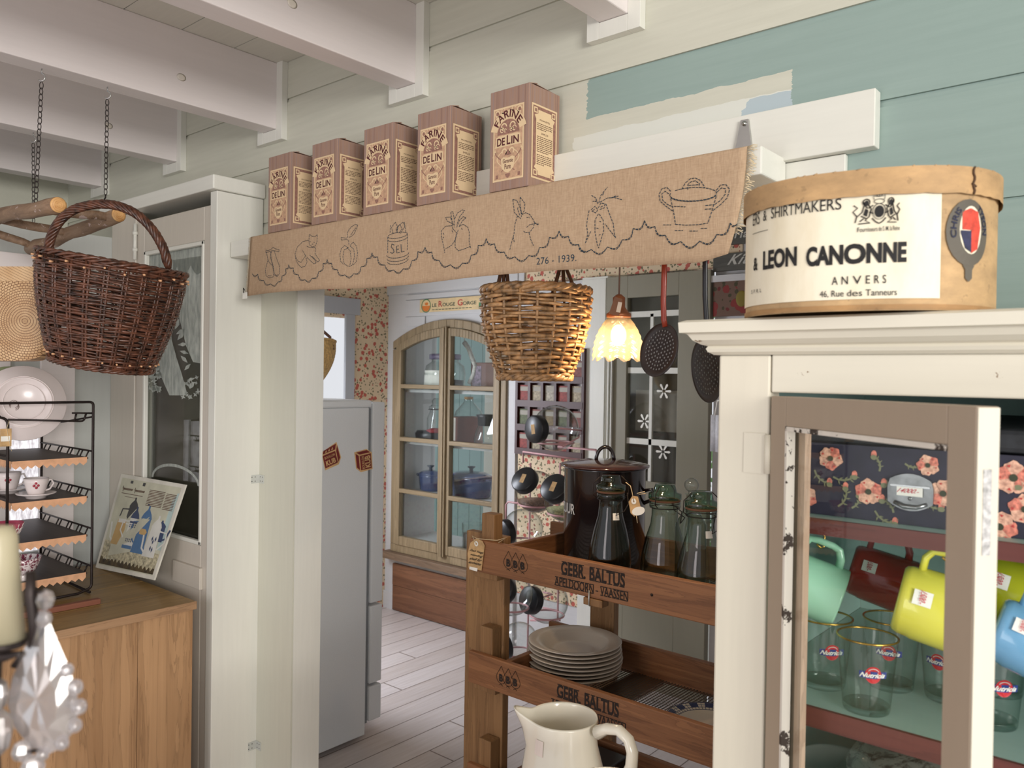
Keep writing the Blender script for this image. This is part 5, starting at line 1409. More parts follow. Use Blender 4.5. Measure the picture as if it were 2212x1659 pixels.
# bouillon cube magnets
def magnet(lbl, px, flip):
    P = [AX(x, y, fx+.0024) for x, y in px]
    t = thing('fridge_magnet', lbl, 'magnet', AX(*px[0], fx), 'cube magnets on the fridge')
    c = sum(P, Vector())/len(P)
    m = MB(); m.prism([p-Vector((.0024, 0, 0)) for p in P], (.0024, 0, 0)); m.build('gold_base', plain('magnet_gold', (210, 172, 120), .5) if 'magnet_gold' not in MATS else MATS['magnet_gold'], t)
    return t, P, c
M_MRED = plain('magnet_red', (112, 30, 30), .5, 0, .08)
def qf(a, b, c, d): return lambda u, v: (a*(1-u)+b*u)*(1-v)+(d*(1-u)+c*u)*v
def px3(pts, k=.0028): return [AX(x, y, fx+k) for x, y in pts]
t, P, c = magnet('left cube-shaped magnet, turned with its top corner up, on the fridge side', [(695, 978), (727, 955), (737, 988), (732, 1003), (703, 1016)], 0)
fr_ = px3([(703, 1012), (730, 999), (724, 974), (697, 985)]); tp = px3([(697, 982), (724, 971), (726, 958), (699, 974)]); rt = px3([(731, 998), (735, 988), (728, 961), (726, 974)])
m = MB()
for q in (fr_, tp, rt): m.face(q)
m.build('red_faces', M_MRED, t)
m = MB(); f = qf(*[p+Vector((.0006, 0, 0)) for p in fr_])
letters(m, 'KUB', lambda u, v: f(.12+.76*u, .1+.42*v), .03); letters(m, 'BOUILLON', lambda u, v: f(.1+.8*u, .66+.2*v), .01)
for a_ in range(3):
    g = qf(*[p+Vector((.0006, 0, 0)) for p in tp]); m.face([g(.15+.25*a_, .2), g(.3+.25*a_, .2), g(.22+.25*a_, .8)])
m.build('lettering', MATS['magnet_gold'], t)
t, P, c = magnet('right cube-shaped magnet lying on its side, nearer the fridge door', [(766, 977), (792, 970), (803, 977), (805, 1013), (780, 1020), (770, 1012)], 1)
fr_ = px3([(780, 1016), (803, 1011), (801, 979), (777, 985)]); tp = px3([(777, 982), (800, 977), (792, 972), (769, 978)]); rt = px3([(771, 1010), (778, 1016), (775, 985), (768, 980)])
m = MB()
for q in (fr_, tp, rt): m.face(q)
m.build('red_faces', M_MRED, t)
m = MB(); f = qf(*[p+Vector((.0006, 0, 0)) for p in fr_])
letters(m, 'KUB', lambda u, v: f(.92-.5*v, .1+.8*u), .03); letters(m, 'BOUILLON', lambda u, v: f(.36-.22*v, .06+.88*u), .01)
m.build('lettering', MATS['magnet_gold'], t)

# straw basket on the fridge
sb = thing('straw_basket', 'round tan straw basket with a leather handle, standing on the fridge', 'basket', (-2.74, 1.9, fz))
sc_ = AX(690, 860, -2.70); sc_ = Vector((-2.74, 1.875, fz+.001))
def sprof(k): return .035+.13*math.sin(min(1, k*1.12)*PI/2)**.8
m = MB(); vs = []; fs = []; N = 64; J = 40
for j in range(J+1):
    k = j/J
    for i in range(N):
        th = 2*PI*i/N; r = sprof(k)*(1+.006*(1 if (i+j) % 2 else -1))
        vs.append(sc_+Vector((r*math.cos(th)*.85, r*math.sin(th)*1.05, .235*k+.02*max(0, k-.8)*math.cos(2*th))))
for j in range(J):
    for i in range(N): fs.append((j*N+i, j*N+(i+1) % N, (j+1)*N+(i+1) % N, (j+1)*N+i))
fs.append(tuple(range(N-1, -1, -1))); m.add(vs, fs, True)
M_STRAW = plain('straw', (190, 156, 100), .7, 0, .16, 90, .6, 220)
m.build('straw_body', M_STRAW, sb, solid=.004)
m = MB(); zt = sc_.z+.237
m.tube([sc_+Vector((sprof(1)*.85*math.cos(2*PI*i/40), sprof(1)*1.05*math.sin(2*PI*i/40), .237+.02*.2*math.cos(4*PI*i/40))) for i in range(40)], .006, 7, closed=True); m.build('rolled_rim', M_STRAW, sb)
m = MB(); e0 = sc_+Vector((.1, .09, .2)); m.tube([e0+Vector((.006, .01, 0)), e0+Vector((.004, .008, .05)), sc_+Vector((.06, .0, .34)), sc_+Vector((.02, -.1, .36)), sc_+Vector((.06, -.16, .22))], .006, 8); m.tube([e0+Vector((.004, .022, .0)), e0+Vector((.004, .015, .045))], .007, 8)
m.build('leather_handle', plain('leather', (92, 58, 44), .5), sb)

# enamel sign over the arched cupboard
A, B = AY(908, 677, KY-.012), AY(1060, 640, KY-.012); 
t = thing('shop_sign', 'cream tin sign reading Le Rouge Gorge with a robin roundel, above the arched cupboard', 'sign', ((A.x+B.x)/2, KY-.015, A.z))
z0, z1, x0, x1 = A.z+.004, AY(908, 648, KY-.012).z, A.x, B.x
m = MB(); m.box((x0, KY-.018, z0), (x1, KY-.0155, z1)); m.build('tin_plate', plain('sign_cream', (222, 196, 150), .4), t, bevel=.003)
m = MB(); cx_, cz_ = x0+.057, (z0+z1)/2; hh = z1-z0
m.open_lathe([(.036, 0), (.042, 0)], (cx_, KY-.0185, cz_), 28, axis_to((0, -1, 0))); m.build('green_ring', plain('sign_green', (70, 120, 80), .5), t)
m = MB(); m.face([(cx_+.035*math.cos(a), KY-.0187, cz_+.035*math.sin(a)) for a in [PI+PI*k/12 for k in range(13)]]); m.face([(cx_+.016*math.cos(a)+.004, KY-.019, cz_+.012+.009*math.sin(a)) for a in [2*PI*k/12 for k in range(12)]]); m.build('orange_robin', plain('robin_orange', (214, 120, 50), .5), t)
m = MB()
def tx(word, u0, u1, v0, v1, mm): letters(mm, word, plane_fn((x0+(x1-x0)*u0, KY-.019, z0+hh*v0), ((x1-x0)*(u1-u0), 0, 0), (0, 0, hh*(v1-v0))), .012)
r_ = MB(); tx('LE', .19, .255, .38, .64, m); tx('R', .285, .34, .36, .8, r_); tx('OUGE', .345, .525, .38, .64, m); tx('G', .56, .63, .36, .82, r_); tx('ORGE', .635, .82, .38, .64, m)
for k in range(12): m.box((x0+.19*(x1-x0)+k*.028, KY-.0189, z0+hh*.14), (x0+.19*(x1-x0)+k*.028+.022, KY-.0186, z0+hh*.19))
m.build('green_lettering', plain('sign_darkgreen', (50, 70, 56), .5), t); r_.build('red_initials', plain('sign_red', (190, 46, 44), .5), t)
m = MB(); m.box((x1-.085, KY-.0192, z0+.004), (x1-.004, KY-.0186, z0+hh*.5)); m.build('green_panel', MATS['sign_green'], t)

# ------------------------------------------------------------------ things in the arched cupboard
def cpx(px, Y, zz): p = AY(px, 900, Y); return Vector((p.x, Y, zz))
t = thing('glass_jar', 'wide glass jar with a violet lid on the top shelf of the arched cupboard', 'jar', cpx(960, 3.56, SH[3]))
o = cpx(960, 3.56, SH[3]); m = MB(); m.open_lathe([(.09, .0), (.125, .02), (.13, .1), (.12, .15), (.085, .175), (.085, .19)], o, 32); m.build('jar_glass', M_GLASS, t)
m = MB(); m.lathe([(0, .0), (.1, 0), (.1, .03), (.09, .034), (0, .034)], o+Vector((0, 0, .19)), 32); m.build('lid', plain('violet_lid', (110, 98, 128), .4), t)
m = MB(); m.lathe([(0, .004), (.085, .006), (.115, .03), (.118, .06), (0, .07)], o, 28); m.build('contents', plain('jar_contents', (60, 60, 66), .8, 0, .3), t)
m = MB(); a_ = [-PI/2+(-.6+1.2*k/10) for k in range(11)]
for i in range(10): m.face([o+Vector((.132*math.cos(a_[i]), .132*math.sin(a_[i]), .03)), o+Vector((.132*math.cos(a_[i+1]), .132*math.sin(a_[i+1]), .03)), o+Vector((.128*math.cos(a_[i+1]), .128*math.sin(a_[i+1]), .12)), o+Vector((.128*math.cos(a_[i]), .128*math.sin(a_[i]), .12))])
m.build('paper_label', M_PAPER, t)
t = thing('plaited_rope', 'plaited white rope handle hanging at the top right of the arched cupboard', 'rope', cpx(1010, 3.5, 1.78))
m = MB(); pts = [AY(x, y, 3.5) for x, y in ((1003, 740), (1012, 752), (1020, 775), (1027, 790), (1024, 806), (1014, 828))]
m.tube(pts, [.016, .014, .015, .014, .015, .014], 9); m.tube([AY(1003, 740, 3.5), AY(1004, 700, 3.5)], .003, 6); m.build('rope', plain('white_rope', (214, 212, 206), .8, 0, .15, 60), t)
t = thing('tea_tin', 'reddish brown tea tin with a printed picture on the top shelf', 'tin', cpx(1053, 3.56, SH[3]))
o = cpx(1053, 3.56, SH[3]); m = MB(); m.box((o.x-.085, 3.5, o.z), (o.x+.12, 3.62, o.z+.17)); m.build('tin_body', plain('brown_tin', (112, 66, 54), .4), t, bevel=.004)
m = MB(); m.box((o.x-.07, 3.498, o.z+.015), (o.x+.0, 3.4995, o.z+.15)); m.build('picture_label', plain('tin_picture', (120, 104, 120), .6, 0, .4, 60), t)
t = thing('clip_jar', 'clear clip-top jar on the second shelf, left casement of the cupboard', 'jar', cpx(943, 3.64, SH[2]))
o = cpx(943, 3.64, SH[2]); m = MB(); m.open_lathe([(.055, 0), (.062, .02), (.062, .14), (.045, .18), (.045, .2)], o, 28); m.build('jar_glass', M_GLASS, t)
m = MB(); m.open_lathe([(.05, .2), (.05, .215), (.04, .22), (.028, .23), (.032, .25), (.02, .268), (.0, .27)], o, 24); m.build('glass_lid', M_GLASS, t)
m = MB(); m.tube([o+Vector((.052*math.cos(k*PI/8), .052*math.sin(k*PI/8), .196)) for k in range(16)], .003, 6, closed=True); m.build('wire_clip', M_IRON, t)
t = thing('cast_iron_pan', 'low black pan with a red cloth on the second shelf, left casement', 'pan', cpx(925, 3.5, SH[2]))
o = cpx(927, 3.5, SH[2]); m = MB(); m.lathe([(.06, 0), (.085, .01), (.092, .05), (.08, .068), (0, .072)], o, 32, None, 1.1, .8); m.build('pan_body', M_BLACK, t)
m = MB(); m.lathe([(.05, 0), (.06, .015), (.03, .026), (0, .028)], o+Vector((.06, 0, .06)), 20); m.build('red_cloth', plain('red_cloth', (150, 44, 52), .8), t)
t = thing('storage_bottle', 'shouldered glass bottle with a cork and a brown label, right casement of the cupboard', 'bottle', cpx(1012, 3.56, SH[2]))
o = cpx(1012, 3.58, SH[2]); m = MB(); m.open_lathe([(.085, 0), (.09, .01), (.09, .165), (.08, .2), (.035, .25), (.028, .262), (.03, .275)], o, 32); m.build('bottle_glass', M_GLASS, t)
m = MB(); m.lathe([(0, .272), (.026, .272), (.028, .288), (0, .289)], o, 20); m.build('cork', plain('cork', (200, 158, 104), .7), t)
m = MB(); m.open_lathe([(.0905, .006), (.0905, .165)], o, 32); m.build('brown_label', plain('brown_label', (134, 74, 56), .6), t)
m = MB(); a_ = [-PI/2-.75+.12*k for k in range(5)]
for i in range(4): m.face([o+Vector((.0915*math.cos(a_[i]), .0915*math.sin(a_[i]), .02)), o+Vector((.0915*math.cos(a_[i+1]), .0915*math.sin(a_[i+1]), .02)), o+Vector((.0915*math.cos(a_[i+1]), .0915*math.sin(a_[i+1]), .16)), o+Vector((.0915*math.cos(a_[i]), .0915*math.sin(a_[i]), .16))])
m.build('white_strip', plain('strip_white', (214, 206, 196), .6), t)
t = thing('coffee_carafe', 'glass coffee carafe with a black collar, right casement of the cupboard', 'carafe', cpx(1055, 3.5, SH[2]))
o = cpx(1053, 3.5, SH[2]); m = MB(); m.open_lathe([(.05, 0), (.075, .015), (.08, .05), (.066, .1), (.052, .13)], o, 32); m.build('carafe_glass', M_GLASS, t)
m = MB(); m.lathe([(.05, .125), (.056, .128), (.058, .175), (.07, .19), (0, .192)], o, 32); m.build('black_collar', M_BLACK, t)
M_BLUE = plain('blue_enamel', (62, 76, 118), .2, 0, .03, 8, 0, 60, .6, .4)
def pot_(lbl, o, r, h, sx, knob=True):
    t = thing('casserole', lbl, 'casserole', o, 'blue casseroles'); m = MB(); m.lathe([(r*.8, 0), (r*.9, .01), (r, h*.9), (r*1.03, h), (r*.97, h)], o, 40, None, sx, .8); b_ = m.build('pot_body', M_BLUE, t)
    m = MB(); m.lathe([(r*1.04, h), (r*1.03, h+.008), (r*.7, h+.024), (r*.2, h+.03), (0, h+.031)], o, 40, None, sx, .8); l = m.build('lid', M_BLUE, t)
    m = MB(); m.lathe([(.012, h+.03), (.01, h+.045), (.024, h+.056), (.024, h+.06), (0, h+.062)], o, 20); m.build('knob', plain('pot_knob', (74, 82, 96), .4) if 'pot_knob' not in MATS else MATS['pot_knob'], l)
    m = MB()
    for s_ in (-1, 1): m.tube([Vector(o)+Vector((s_*r*sx*.98, -.03, h*.93)), Vector(o)+Vector((s_*(r*sx+.022), -.018, h*.95)), Vector(o)+Vector((s_*(r*sx+.022), .018, h*.95)), Vector(o)+Vector((s_*r*sx*.98, .03, h*.93))], .007, 7)
    m.build('side_handles', M_BLUE, t)
pot_('large oval blue enamel casserole with a knobbed lid on the third shelf', cpx(1020, 3.57, SH[1]), .135, .125, 1.12)
pot_('smaller blue enamel casserole behind the left casement, third shelf', cpx(932, 3.58, SH[1]), .085, .1, 1.0)
t = thing('drinking_glass', 'frosted tumbler on the bottom shelf, right casement of the arched cupboard', 'glass', cpx(1030, 3.54, SH[0]))
o = cpx(1024, 3.54, SH[0]); m = MB(); m.open_lathe([(.055, 0), (.06, .01), (.063, .15)], o, 28); m.build('tumbler', M_GLASS, t); m = MB(); m.lathe([(0, .004), (.052, .006), (.056, .09), (0, .1)], o, 28); m.build('sugar_fill', plain('frosty', (200, 204, 210), .5), t)

# ------------------------------------------------------------------ seed packet rack on the wall right of the cupboard
A, B = AY(1121, 979, KY-.02), AY(1266, 820, KY-.02)
t = thing('seed_rack', 'dark red wall rack of garden seed packets behind the hanging basket', 'rack', ((A.x+B.x)/2, KY-.03, A.z))
zt = B.z+.16; M_RRED = plain('rack_red', (64, 24, 20), .45)
m = MB(); m.box((A.x, KY-.018, A.z), (B.x, KY-.003, zt)); m.build('back_board', M_RRED, t)
nc = 5; cw = (B.x-A.x)/nc
m = MB()
for k in range(nc+1): m.box((A.x+cw*k-.008, KY-.05, A.z), (A.x+cw*k+.008, KY-.018, zt))
m.build('dividers', M_RRED, t)
m = MB(); zz = [A.z+.005, A.z+.135, A.z+.265, A.z+.395]
for z in zz: m.box((A.x, KY-.052, z-.005), (B.x, KY-.04, z+.03))
m.build('ledges', M_RRED, t)
rng = random.Random(21)
cols = [(128, 52, 46), (112, 92, 58), (150, 138, 116), (82, 88, 58), (156, 148, 134), (118, 66, 58)]  # rack and packet colours darkened for the shadow they hang in
for r_ in range(4):
    for k in range(nc):
        c = cols[(r_*3+k*2) % 6]; nm = 'seed_%d' % ((r_*3+k*2) % 6)
        mm = MATS.get(nm) or plain(nm, c, .6, 0, .25, 60)
        x_ = A.x+cw*k+.012; q = thing('seed_packet', '%s seed packet, %s row of the red rack, %s pocket' % (('red', 'ochre', 'cream', 'olive', 'white', 'rust')[(r_*3+k*2) % 6], ('bottom', 'second lowest', 'second highest', 'top')[r_], ('leftmost', 'second left', 'middle', 'second right', 'rightmost')[k]), 'packet', (x_+cw/2, KY-.03, zz[r_]), 'seed packets in the red rack')
        m = MB(); y_ = KY-.036; m.box((x_, y_, zz[r_]+.012), (x_+cw-.024, y_+.003, zz[r_]+.112)); m.build('paper_sleeve', mm, q)
        m = MB(); m.box((x_+.004, y_-.001, zz[r_]+.08), (x_+cw-.028, y_-.0002, zz[r_]+.104)); m.build('title_band', MATS.get('seed_band') or plain('seed_band', (160, 154, 142), .6), q)

# ------------------------------------------------------------------ pink wire rack of round sweet jars
pr = thing('jar_stand', 'pink wire stand holding tilted round glass jars in the kitchen', 'stand', (-2.38, 2.98, 0))
M_PINK = plain('pink_wire', (208, 158, 162), .4)
m = MB()
def J(px, py, Y=3.0): return AY(px, py, Y)
for x in (1146, 1210): m.tube([J(x, 1000, 3.06), Vector((J(x, 1000, 3.06).x, 3.06, .0))], .005, 6)
m.tube([J(1093, 1145, 2.95), J(1093, 1090, 2.95), J(1098, 1084, 2.95), J(1150, 1092, 2.95)], .005, 6)
m.tube([J(1130, 1000, 3.0), J(1130, 976, 3.0), J(1258, 994, 3.0)], .005, 6); m.tube([J(1205, 965, 3.1), J(1288, 972, 3.1), J(1288, 985, 3.1)], .005, 6)
m.tube([J(1206, 925, 2.9), J(1256, 930, 3.0), J(1250, 945, 3.0), J(1215, 965, 2.9)], .004, 6)
m.tube([J(1146, 1088, 3.06), J(1210, 1088, 3.06)], .005, 6); m.tube([J(1146, 1340, 3.06), J(1210, 1340, 3.06)], .005, 6); m.tube([J(1146, 1215, 3.06), J(1215, 1215, 3.06)], .005, 6)
m.build('pink_wire', M_PINK, pr)
def sweet_jar(lbl, cx, cy, lx, ly, R_, Y=2.98, fill=None, label=True):
    c = J(cx, cy, Y); lid = J(lx, ly, Y-.12); d = (lid-c).normalized(); Mx = axis_to(d)
    t = thing('sweet_jar', lbl, 'jar', c-Vector((0, 0, R_)), 'round jars on the pink stand')
    w_ = MB(); zr = c.z-R_*.62; rr0 = R_*.80; w_.tube([Vector((c.x+rr0*math.cos(2*PI*k/28), c.y+rr0*math.sin(2*PI*k/28), zr)) for k in range(28)], .0045, 6, closed=True); w_.tube([Vector((c.x, c.y+rr0, zr)), Vector((c.x, 3.06 if c.y+rr0 < 3.05 else c.y+rr0+.01, zr)), Vector((J(1178, 1000, 3.06).x, 3.06, zr))], .0045, 6); w_.build('cradle_ring', M_PINK, pr)
    nr = .056; k0 = math.acos(nr/R_)
    prof = [(R_*math.cos(-PI/2+ (k0+PI/2)*i/16), R_*math.sin(-PI/2+(k0+PI/2)*i/16)) for i in range(17)]; zn = prof[-1][1]
    m = MB(); m.open_lathe(prof+[(nr, zn+.012)], c, 36, Mx); m.build('jar_glass', M_GLASS, t)
    m = MB(); m.lathe([(nr+.006, zn+.006), (nr+.008, zn+.01), (nr+.008, zn+.042), (nr+.002, zn+.047), (0, zn+.048)], c, 36, Mx); l = m.build('black_lid', M_BLACK, t)
    if label:
        m = MB(); u = Mx @ Vector((1, 0, 0)); v = Mx @ Vector((0, 1, 0)); o = c+d*(zn+.0485); m.face([o-u*.012-v*.022, o+u*.012-v*.022, o+u*.012+v*.022, o-u*.012+v*.022]); m.build('lid_sticker', M_TAG, l)
    if fill:
        m = MB(); zf = -R_*.35; pr_ = [(0, -R_*.97)]+[(math.sqrt(max(0, (R_*.97)**2-(z_*R_)**2)), z_*R_) for z_ in (-.9, -.75, -.55, -.4)]+[(0, -.36*R_)]
        m.lathe(pr_, c, 28); m.build('sweets', fill, t)
M_SEEDS = plain('brown_sweets', (120, 92, 76), .8, 0, .35, 120); M_PEAS = plain('green_sweets', (150, 146, 104), .8, 0, .3, 120)
sweet_jar('topmost round jar with a black lid, in front of the seed rack', 1200, 925, 1158, 927, .108)
sweet_jar('round jar of brown sweets, left of the pair below the topmost jar', 1158, 1062, 1126, 1030, .1, 2.98, M_SEEDS)
sweet_jar('round jar of greenish sweets right of the brown-sweets jar, half behind the crate post', 1222, 1080, 1190, 1046, .095, 2.8, M_PEAS)
sweet_jar('empty round jar in the gap between the two crate fronts, lid facing out', 1182, 1300, 1142, 1296, .1, 2.98, None, False)
sweet_jar('round jar at the left of that gap, mostly behind the wide crate post', 1106, 1284, 1078, 1272, .095, 2.76, None, False)
sweet_jar('lowest round jar lying with its open side up above the plate stack', 1122, 1384, 1075, 1400, .09, 2.99, None, False)
sweet_jar('round jar beside the post top, above the upper crate front', 1130, 1142, 1085, 1152, .098, 3.02, None, False)
# white boards behind the stand
m = MB(); A = AY(1108, 1380, 3.3)

# ------------------------------------------------------------------ hanging willow basket, lamp and skimmers in the opening
hb = thing('hanging_basket', 'buff willow basket hanging in the kitchen opening under the cloth', 'basket', CPOS+ray(1162, 815)*2.0)
bo = CPOS+ray(1155, 815)*1.99; HBm = frame(bo, Vector((CR.x, CR.y, 0)).normalized(), Vector((CF.x, CF.y, 0)).normalized(), Vector((0, 0, 1)))
rb = lambda k: .088+.044*math.sin(min(1, k*1.15)*PI/2)-.006*max(0, k-.85)
HBH = .208
wicker(hb, HBm, rb, HBH, 20, 20, .0048, (M_WILLOW, M_WILLOW), 5, rim=.014, waves=.0048, stake_r=.0036)
for (ax_, sp_) in ((-.085, .02), (.07, .034)):
    top = bo+Vector((CR.x, CR.y, 0))*(ax_*.93)+Vector((0, 0, HBH+.075)); m = MB()
    dd = Vector((CF.x, CF.y, 0)).normalized()*(-.03 if ax_ > 0 else .05)
    for s_ in (-1, 0, 1): m.tube([top+CR*.004*s_, bo+CR*(ax_+sp_*s_)+dd+Vector((0, 0, HBH-.02))], [.0045, .0055], 7)
    m.build('handle', plain('handle_rod', (104, 70, 46), .5) if 'handle_rod' not in MATS else MATS['handle_rod'], hb)
    hkz = 1.866
    m = MB(); m.tube([top, Vector((top.x, top.y, 1.86))], .002, 6); m.tube([Vector((top.x, top.y, 1.855)), Vector((top.x, 1.478, 1.864))], .002, 6); m.build('hanging_wire', M_IRON, hb)

lp = thing('pendant_lamp', 'lit pendant lamp with a scalloped ribbed glass shade in the kitchen opening', 'lamp', CPOS+ray(1335, 725)*2.1)
lc = CPOS+ray(1335, 776)*1.93
m = MB(); N = 80; J_ = 30; vs = []; fs = []
for j in range(J_+1):
    k = j/J_; rr_ = .0285+.0302*(1-min(1, k/.92)**2.6)
    for i in range(N):
        th = 2*PI*i/N; lobe = math.cos(10*th); r = rr_*(1+.05*lobe*(1-k)) + .0022*math.sin(k*46+2.2*lobe)*(1 if .05 < k < .92 else 0)
        vs.append(lc+Vector((r*math.cos(th), r*math.sin(th), .104*k-(.006*lobe*(1-k)**3))))
for j in range(J_):
    for i in range(N): fs.append((j*N+i, j*N+(i+1) % N, (j+1)*N+(i+1) % N, (j+1)*N+i))
m.add(vs, fs, True)
t_ = NT('lamp_shade_glass'); t_.base(lin((255, 226, 178))); t_.set(.25)
lwt = t_.n('ShaderNodeLayerWeight'); lwt.inputs['Blend'].default_value = .5
t_.t.nodes.remove(t_.b)
dfs = t_.n('ShaderNodeBsdfTranslucent'); dfs.inputs[0].default_value = lin((120, 108, 88)); gls = t_.n('ShaderNodeBsdfGlossy'); gls.inputs['Roughness'].default_value = .15
trp = t_.n('ShaderNodeBsdfTransparent'); trp.inputs[0].default_value = lin((255, 240, 214)); dif = t_.n('ShaderNodeBsdfDiffuse'); dif.inputs[0].default_value = lin((150, 138, 116))
m1 = t_.n('ShaderNodeMixShader'); m1.inputs[0].default_value = .66; t_.l(dfs.outputs[0], m1.inputs[1]); t_.l(trp.outputs[0], m1.inputs[2])
m3 = t_.n('ShaderNodeMixShader'); m3.inputs[0].default_value = .12; t_.l(m1.outputs[0], m3.inputs[1]); t_.l(dif.outputs[0], m3.inputs[2])
m2_ = t_.n('ShaderNodeMixShader'); m2_.inputs[0].default_value = .06; t_.l(m3.outputs[0], m2_.inputs[1]); t_.l(gls.outputs[0], m2_.inputs[2]); t_.l(m2_.outputs[0], t_.out.inputs[0])
m.build('lamp_shade', t_.m, lp)
m = MB(); m.sphere(lc+Vector((0, 0, .058)), .019, 16, 12, (1, 1, 1.35))
t_ = NT('bulb_glow'); t_.b.inputs['Emission Color'].default_value = (1, .84, .6, 1); t_.b.inputs['Emission Strength'].default_value = 5; m.build('bulb', t_.m, lp)
M_COPPER = plain('copper_gallery', (150, 92, 60), .4, .5)
m = MB(); m.lathe([(.0275, .100), (.03, .102), (.03, .109), (.024, .113), (.015, .125), (.015, .148), (.006, .156), (0, .156)], lc, 28); m.build('lamp_gallery', M_COPPER, lp)
m = MB(); m.tube([lc+Vector((0, 0, .154)), lc+Vector((.001, 0, .25)), Vector((lc.x, lc.y, 2.499))], .0022, 7); m.build('cord', plain('twisted_flex', (110, 86, 74), .8), lp)
m = MB(); o = lc-CF*.032+Vector((0, 0, .121)); m.prism([o+CR*-.028+Vector((0, 0, -.014)), o+CR*-.004+Vector((0, 0, -.02)), o+CR*.004+Vector((0, 0, .02)), o+CR*-.014+Vector((0, 0, .026))], -CF*.001); m.build('price_tag', plain('lamp_tag', (120, 82, 60), .8), lp)
m = MB(); m.prism([o-CF*.0014+CR*-.011+Vector((0, 0, -.01)), o-CF*.0014+CR*-.001+Vector((0, 0, -.012)), o-CF*.0014+CR*.003+Vector((0, 0, .012)), o-CF*.0014+CR*-.006+Vector((0, 0, .014))], -CF*.0006); m.build('tag_sticker', plain('tag_sticker_w', (206, 190, 172), .7), lp)
lb_ = bpy.data.lights.new('lamp_bulb_light', 'POINT'); lb_.energy = 5; lb_.color = (1, .72, .44); lb_.shadow_soft_size = .02
lo = bpy.data.objects.new('lamp_bulb_light', lb_); COL.objects.link(lo); lo.location = lc+Vector((0, 0, .03))

def skimmer(lbl, ctr, nrm, rad, handle_px, Yh, hmat, hole_dots, r_h):
    t = thing('skimmer', lbl, 'skimmer', ctr, 'skimmers'); Mx = axis_to(nrm)
    m = MB(); prof = [(0, -.004), (rad*.5, -.003), (rad*.85, .001), (rad, .005), (rad*.99, .0065), (rad*.85, .003), (rad*.5, -.001), (0, -.002)]
    m.lathe(prof, ctr, 40, Mx); b_ = m.build('perforated_disc', plain('skimmer_enamel', (58, 48, 46), .3, 0, .1, 30) if 'skimmer_enamel' not in MATS else MATS['skimmer_enamel'], t)
    m = MB()
    n_r = 5
    for q in range(1, n_r+1):
        cnt = 6*q
        for k in range(cnt):
            a_ = 2*PI*k/cnt; rr_ = rad*.72*q/n_r
            for s_ in (1,): m.lathe([(0, .0), (.0021, .0)], Vector(ctr)+Mx @ Vector((rr_*math.cos(a_), rr_*math.sin(a_), .0025+.002*(rr_/rad)**2)), 8, Mx)
    m.build('hole_dots', plain('light_through', (206, 206, 204), .6) if 'light_through' not in MATS else MATS['light_through'], b_)  # pale dots painted for light seen through the piercings
    m = MB(); pts = [AY(x, y, Yh) for x, y in handle_px]; m.tube(pts, r_h, 10, flat=.7)
    m.build('long_handle', hmat, t)
    tp_ = pts[-1]; m = MB(); m.tube([tp_, Vector((tp_.x, tp_.y, 1.862))], .002, 6); m.build('hanging_hook', M_IRON, t)
M_HRED = plain('handle_red', (150, 54, 34), .25)
c = AY(1427, 757, 1.44)
skimmer('black enamel skimmer with a long red handle, hanging right of the lamp', c, Vector((-.3, -.92, .18)), .056, [(1437, 706), (1434, 690), (1433, 650), (1435, 580), (1436, 540)], 1.44, M_HRED, 5, .0062)
c = AY(1523, 800, 1.43)
skimmer('black enamel skimmer hanging by the cabinet edge, right of the red-handled one', c, Vector((1, -.02, .1)), .064, [(1532, 740), (1526, 700), (1523, 640), (1523, 570), (1523, 540)], 1.43, M_BLACK, 5, .0055)
# ------------------------------------------------------------------ stacked wooden crates used as a shelf
def crate_wood(nm, ax):
    return wood(nm, (120, 78, 50), (162, 112, 74), ax, 1.6, .5, .3, .03)
M_CW, M_CWY, M_CWZ = crate_wood('crate_wood', 0), crate_wood('crate_wood_side', 1), wood('crate_post', (132, 96, 60), (160, 122, 82), 2, 1.6, .55, .3, .03)
M_STENCIL = plain('stencil_black', (38, 28, 24), .8)
YF = 1.70; K = YF/1.75
def cy_(px, py): return AY(px, py, YF)
tl1, tr1, bl1, br1 = cy_(1024, 1160), cy_(1543, 1272), cy_(1012, 1230), cy_(1543, 1354)
xl = bl1.x+.004; xr = -.60
z1t, z1b = (tl1.z+tr1.z)/2, (bl1.z+br1.z)/2
tl2, tr2, bl2, br2 = cy_(1006, 1403), cy_(1538, 1574), cy_(1005, 1472), cy_(1538, 1659)
z2t, z2b = (tl2.z+tr2.z)/2, (bl2.z+br2.z)/2
z3t = z2t-(z1t-z2t); z3b = z2b-(z1b-z2b)
YB = YF+.40
cs = thing('crate_shelf', 'standing shelf of stacked brown wooden crates stencilled with a Dutch firm name', 'shelf', ((xl+xr)/2, (YF+YB)/2, 0))
def mesh_mat():
    t = NT('wire_mesh'); t.t.nodes.remove(t.b); sp = t.n('ShaderNodeSeparateXYZ'); t.l(t.coords((100, 100, 1)), sp.inputs[0])
    a = t.math('LESS_THAN', t.math('FRACT', sp.outputs[0]), .22); b = t.math('LESS_THAN', t.math('FRACT', sp.outputs[1]), .22)
    k = t.math('MAXIMUM', a, b); tr = t.n('ShaderNodeBsdfTransparent'); gl = t.n('ShaderNodeBsdfPrincipled'); gl.inputs['Base Color'].default_value = lin((120, 116, 108)); gl.inputs['Metallic'].default_value = .7; gl.inputs['Roughness'].default_value = .4
    mx = t.n('ShaderNodeMixShader'); t.l(k, mx.inputs[0]); t.l(tr.outputs[0], mx.inputs[1]); t.l(gl.outputs[0], mx.inputs[2]); t.l(mx.outputs[0], t.out.inputs[0]); return t.m
M_MESH = mesh_mat()
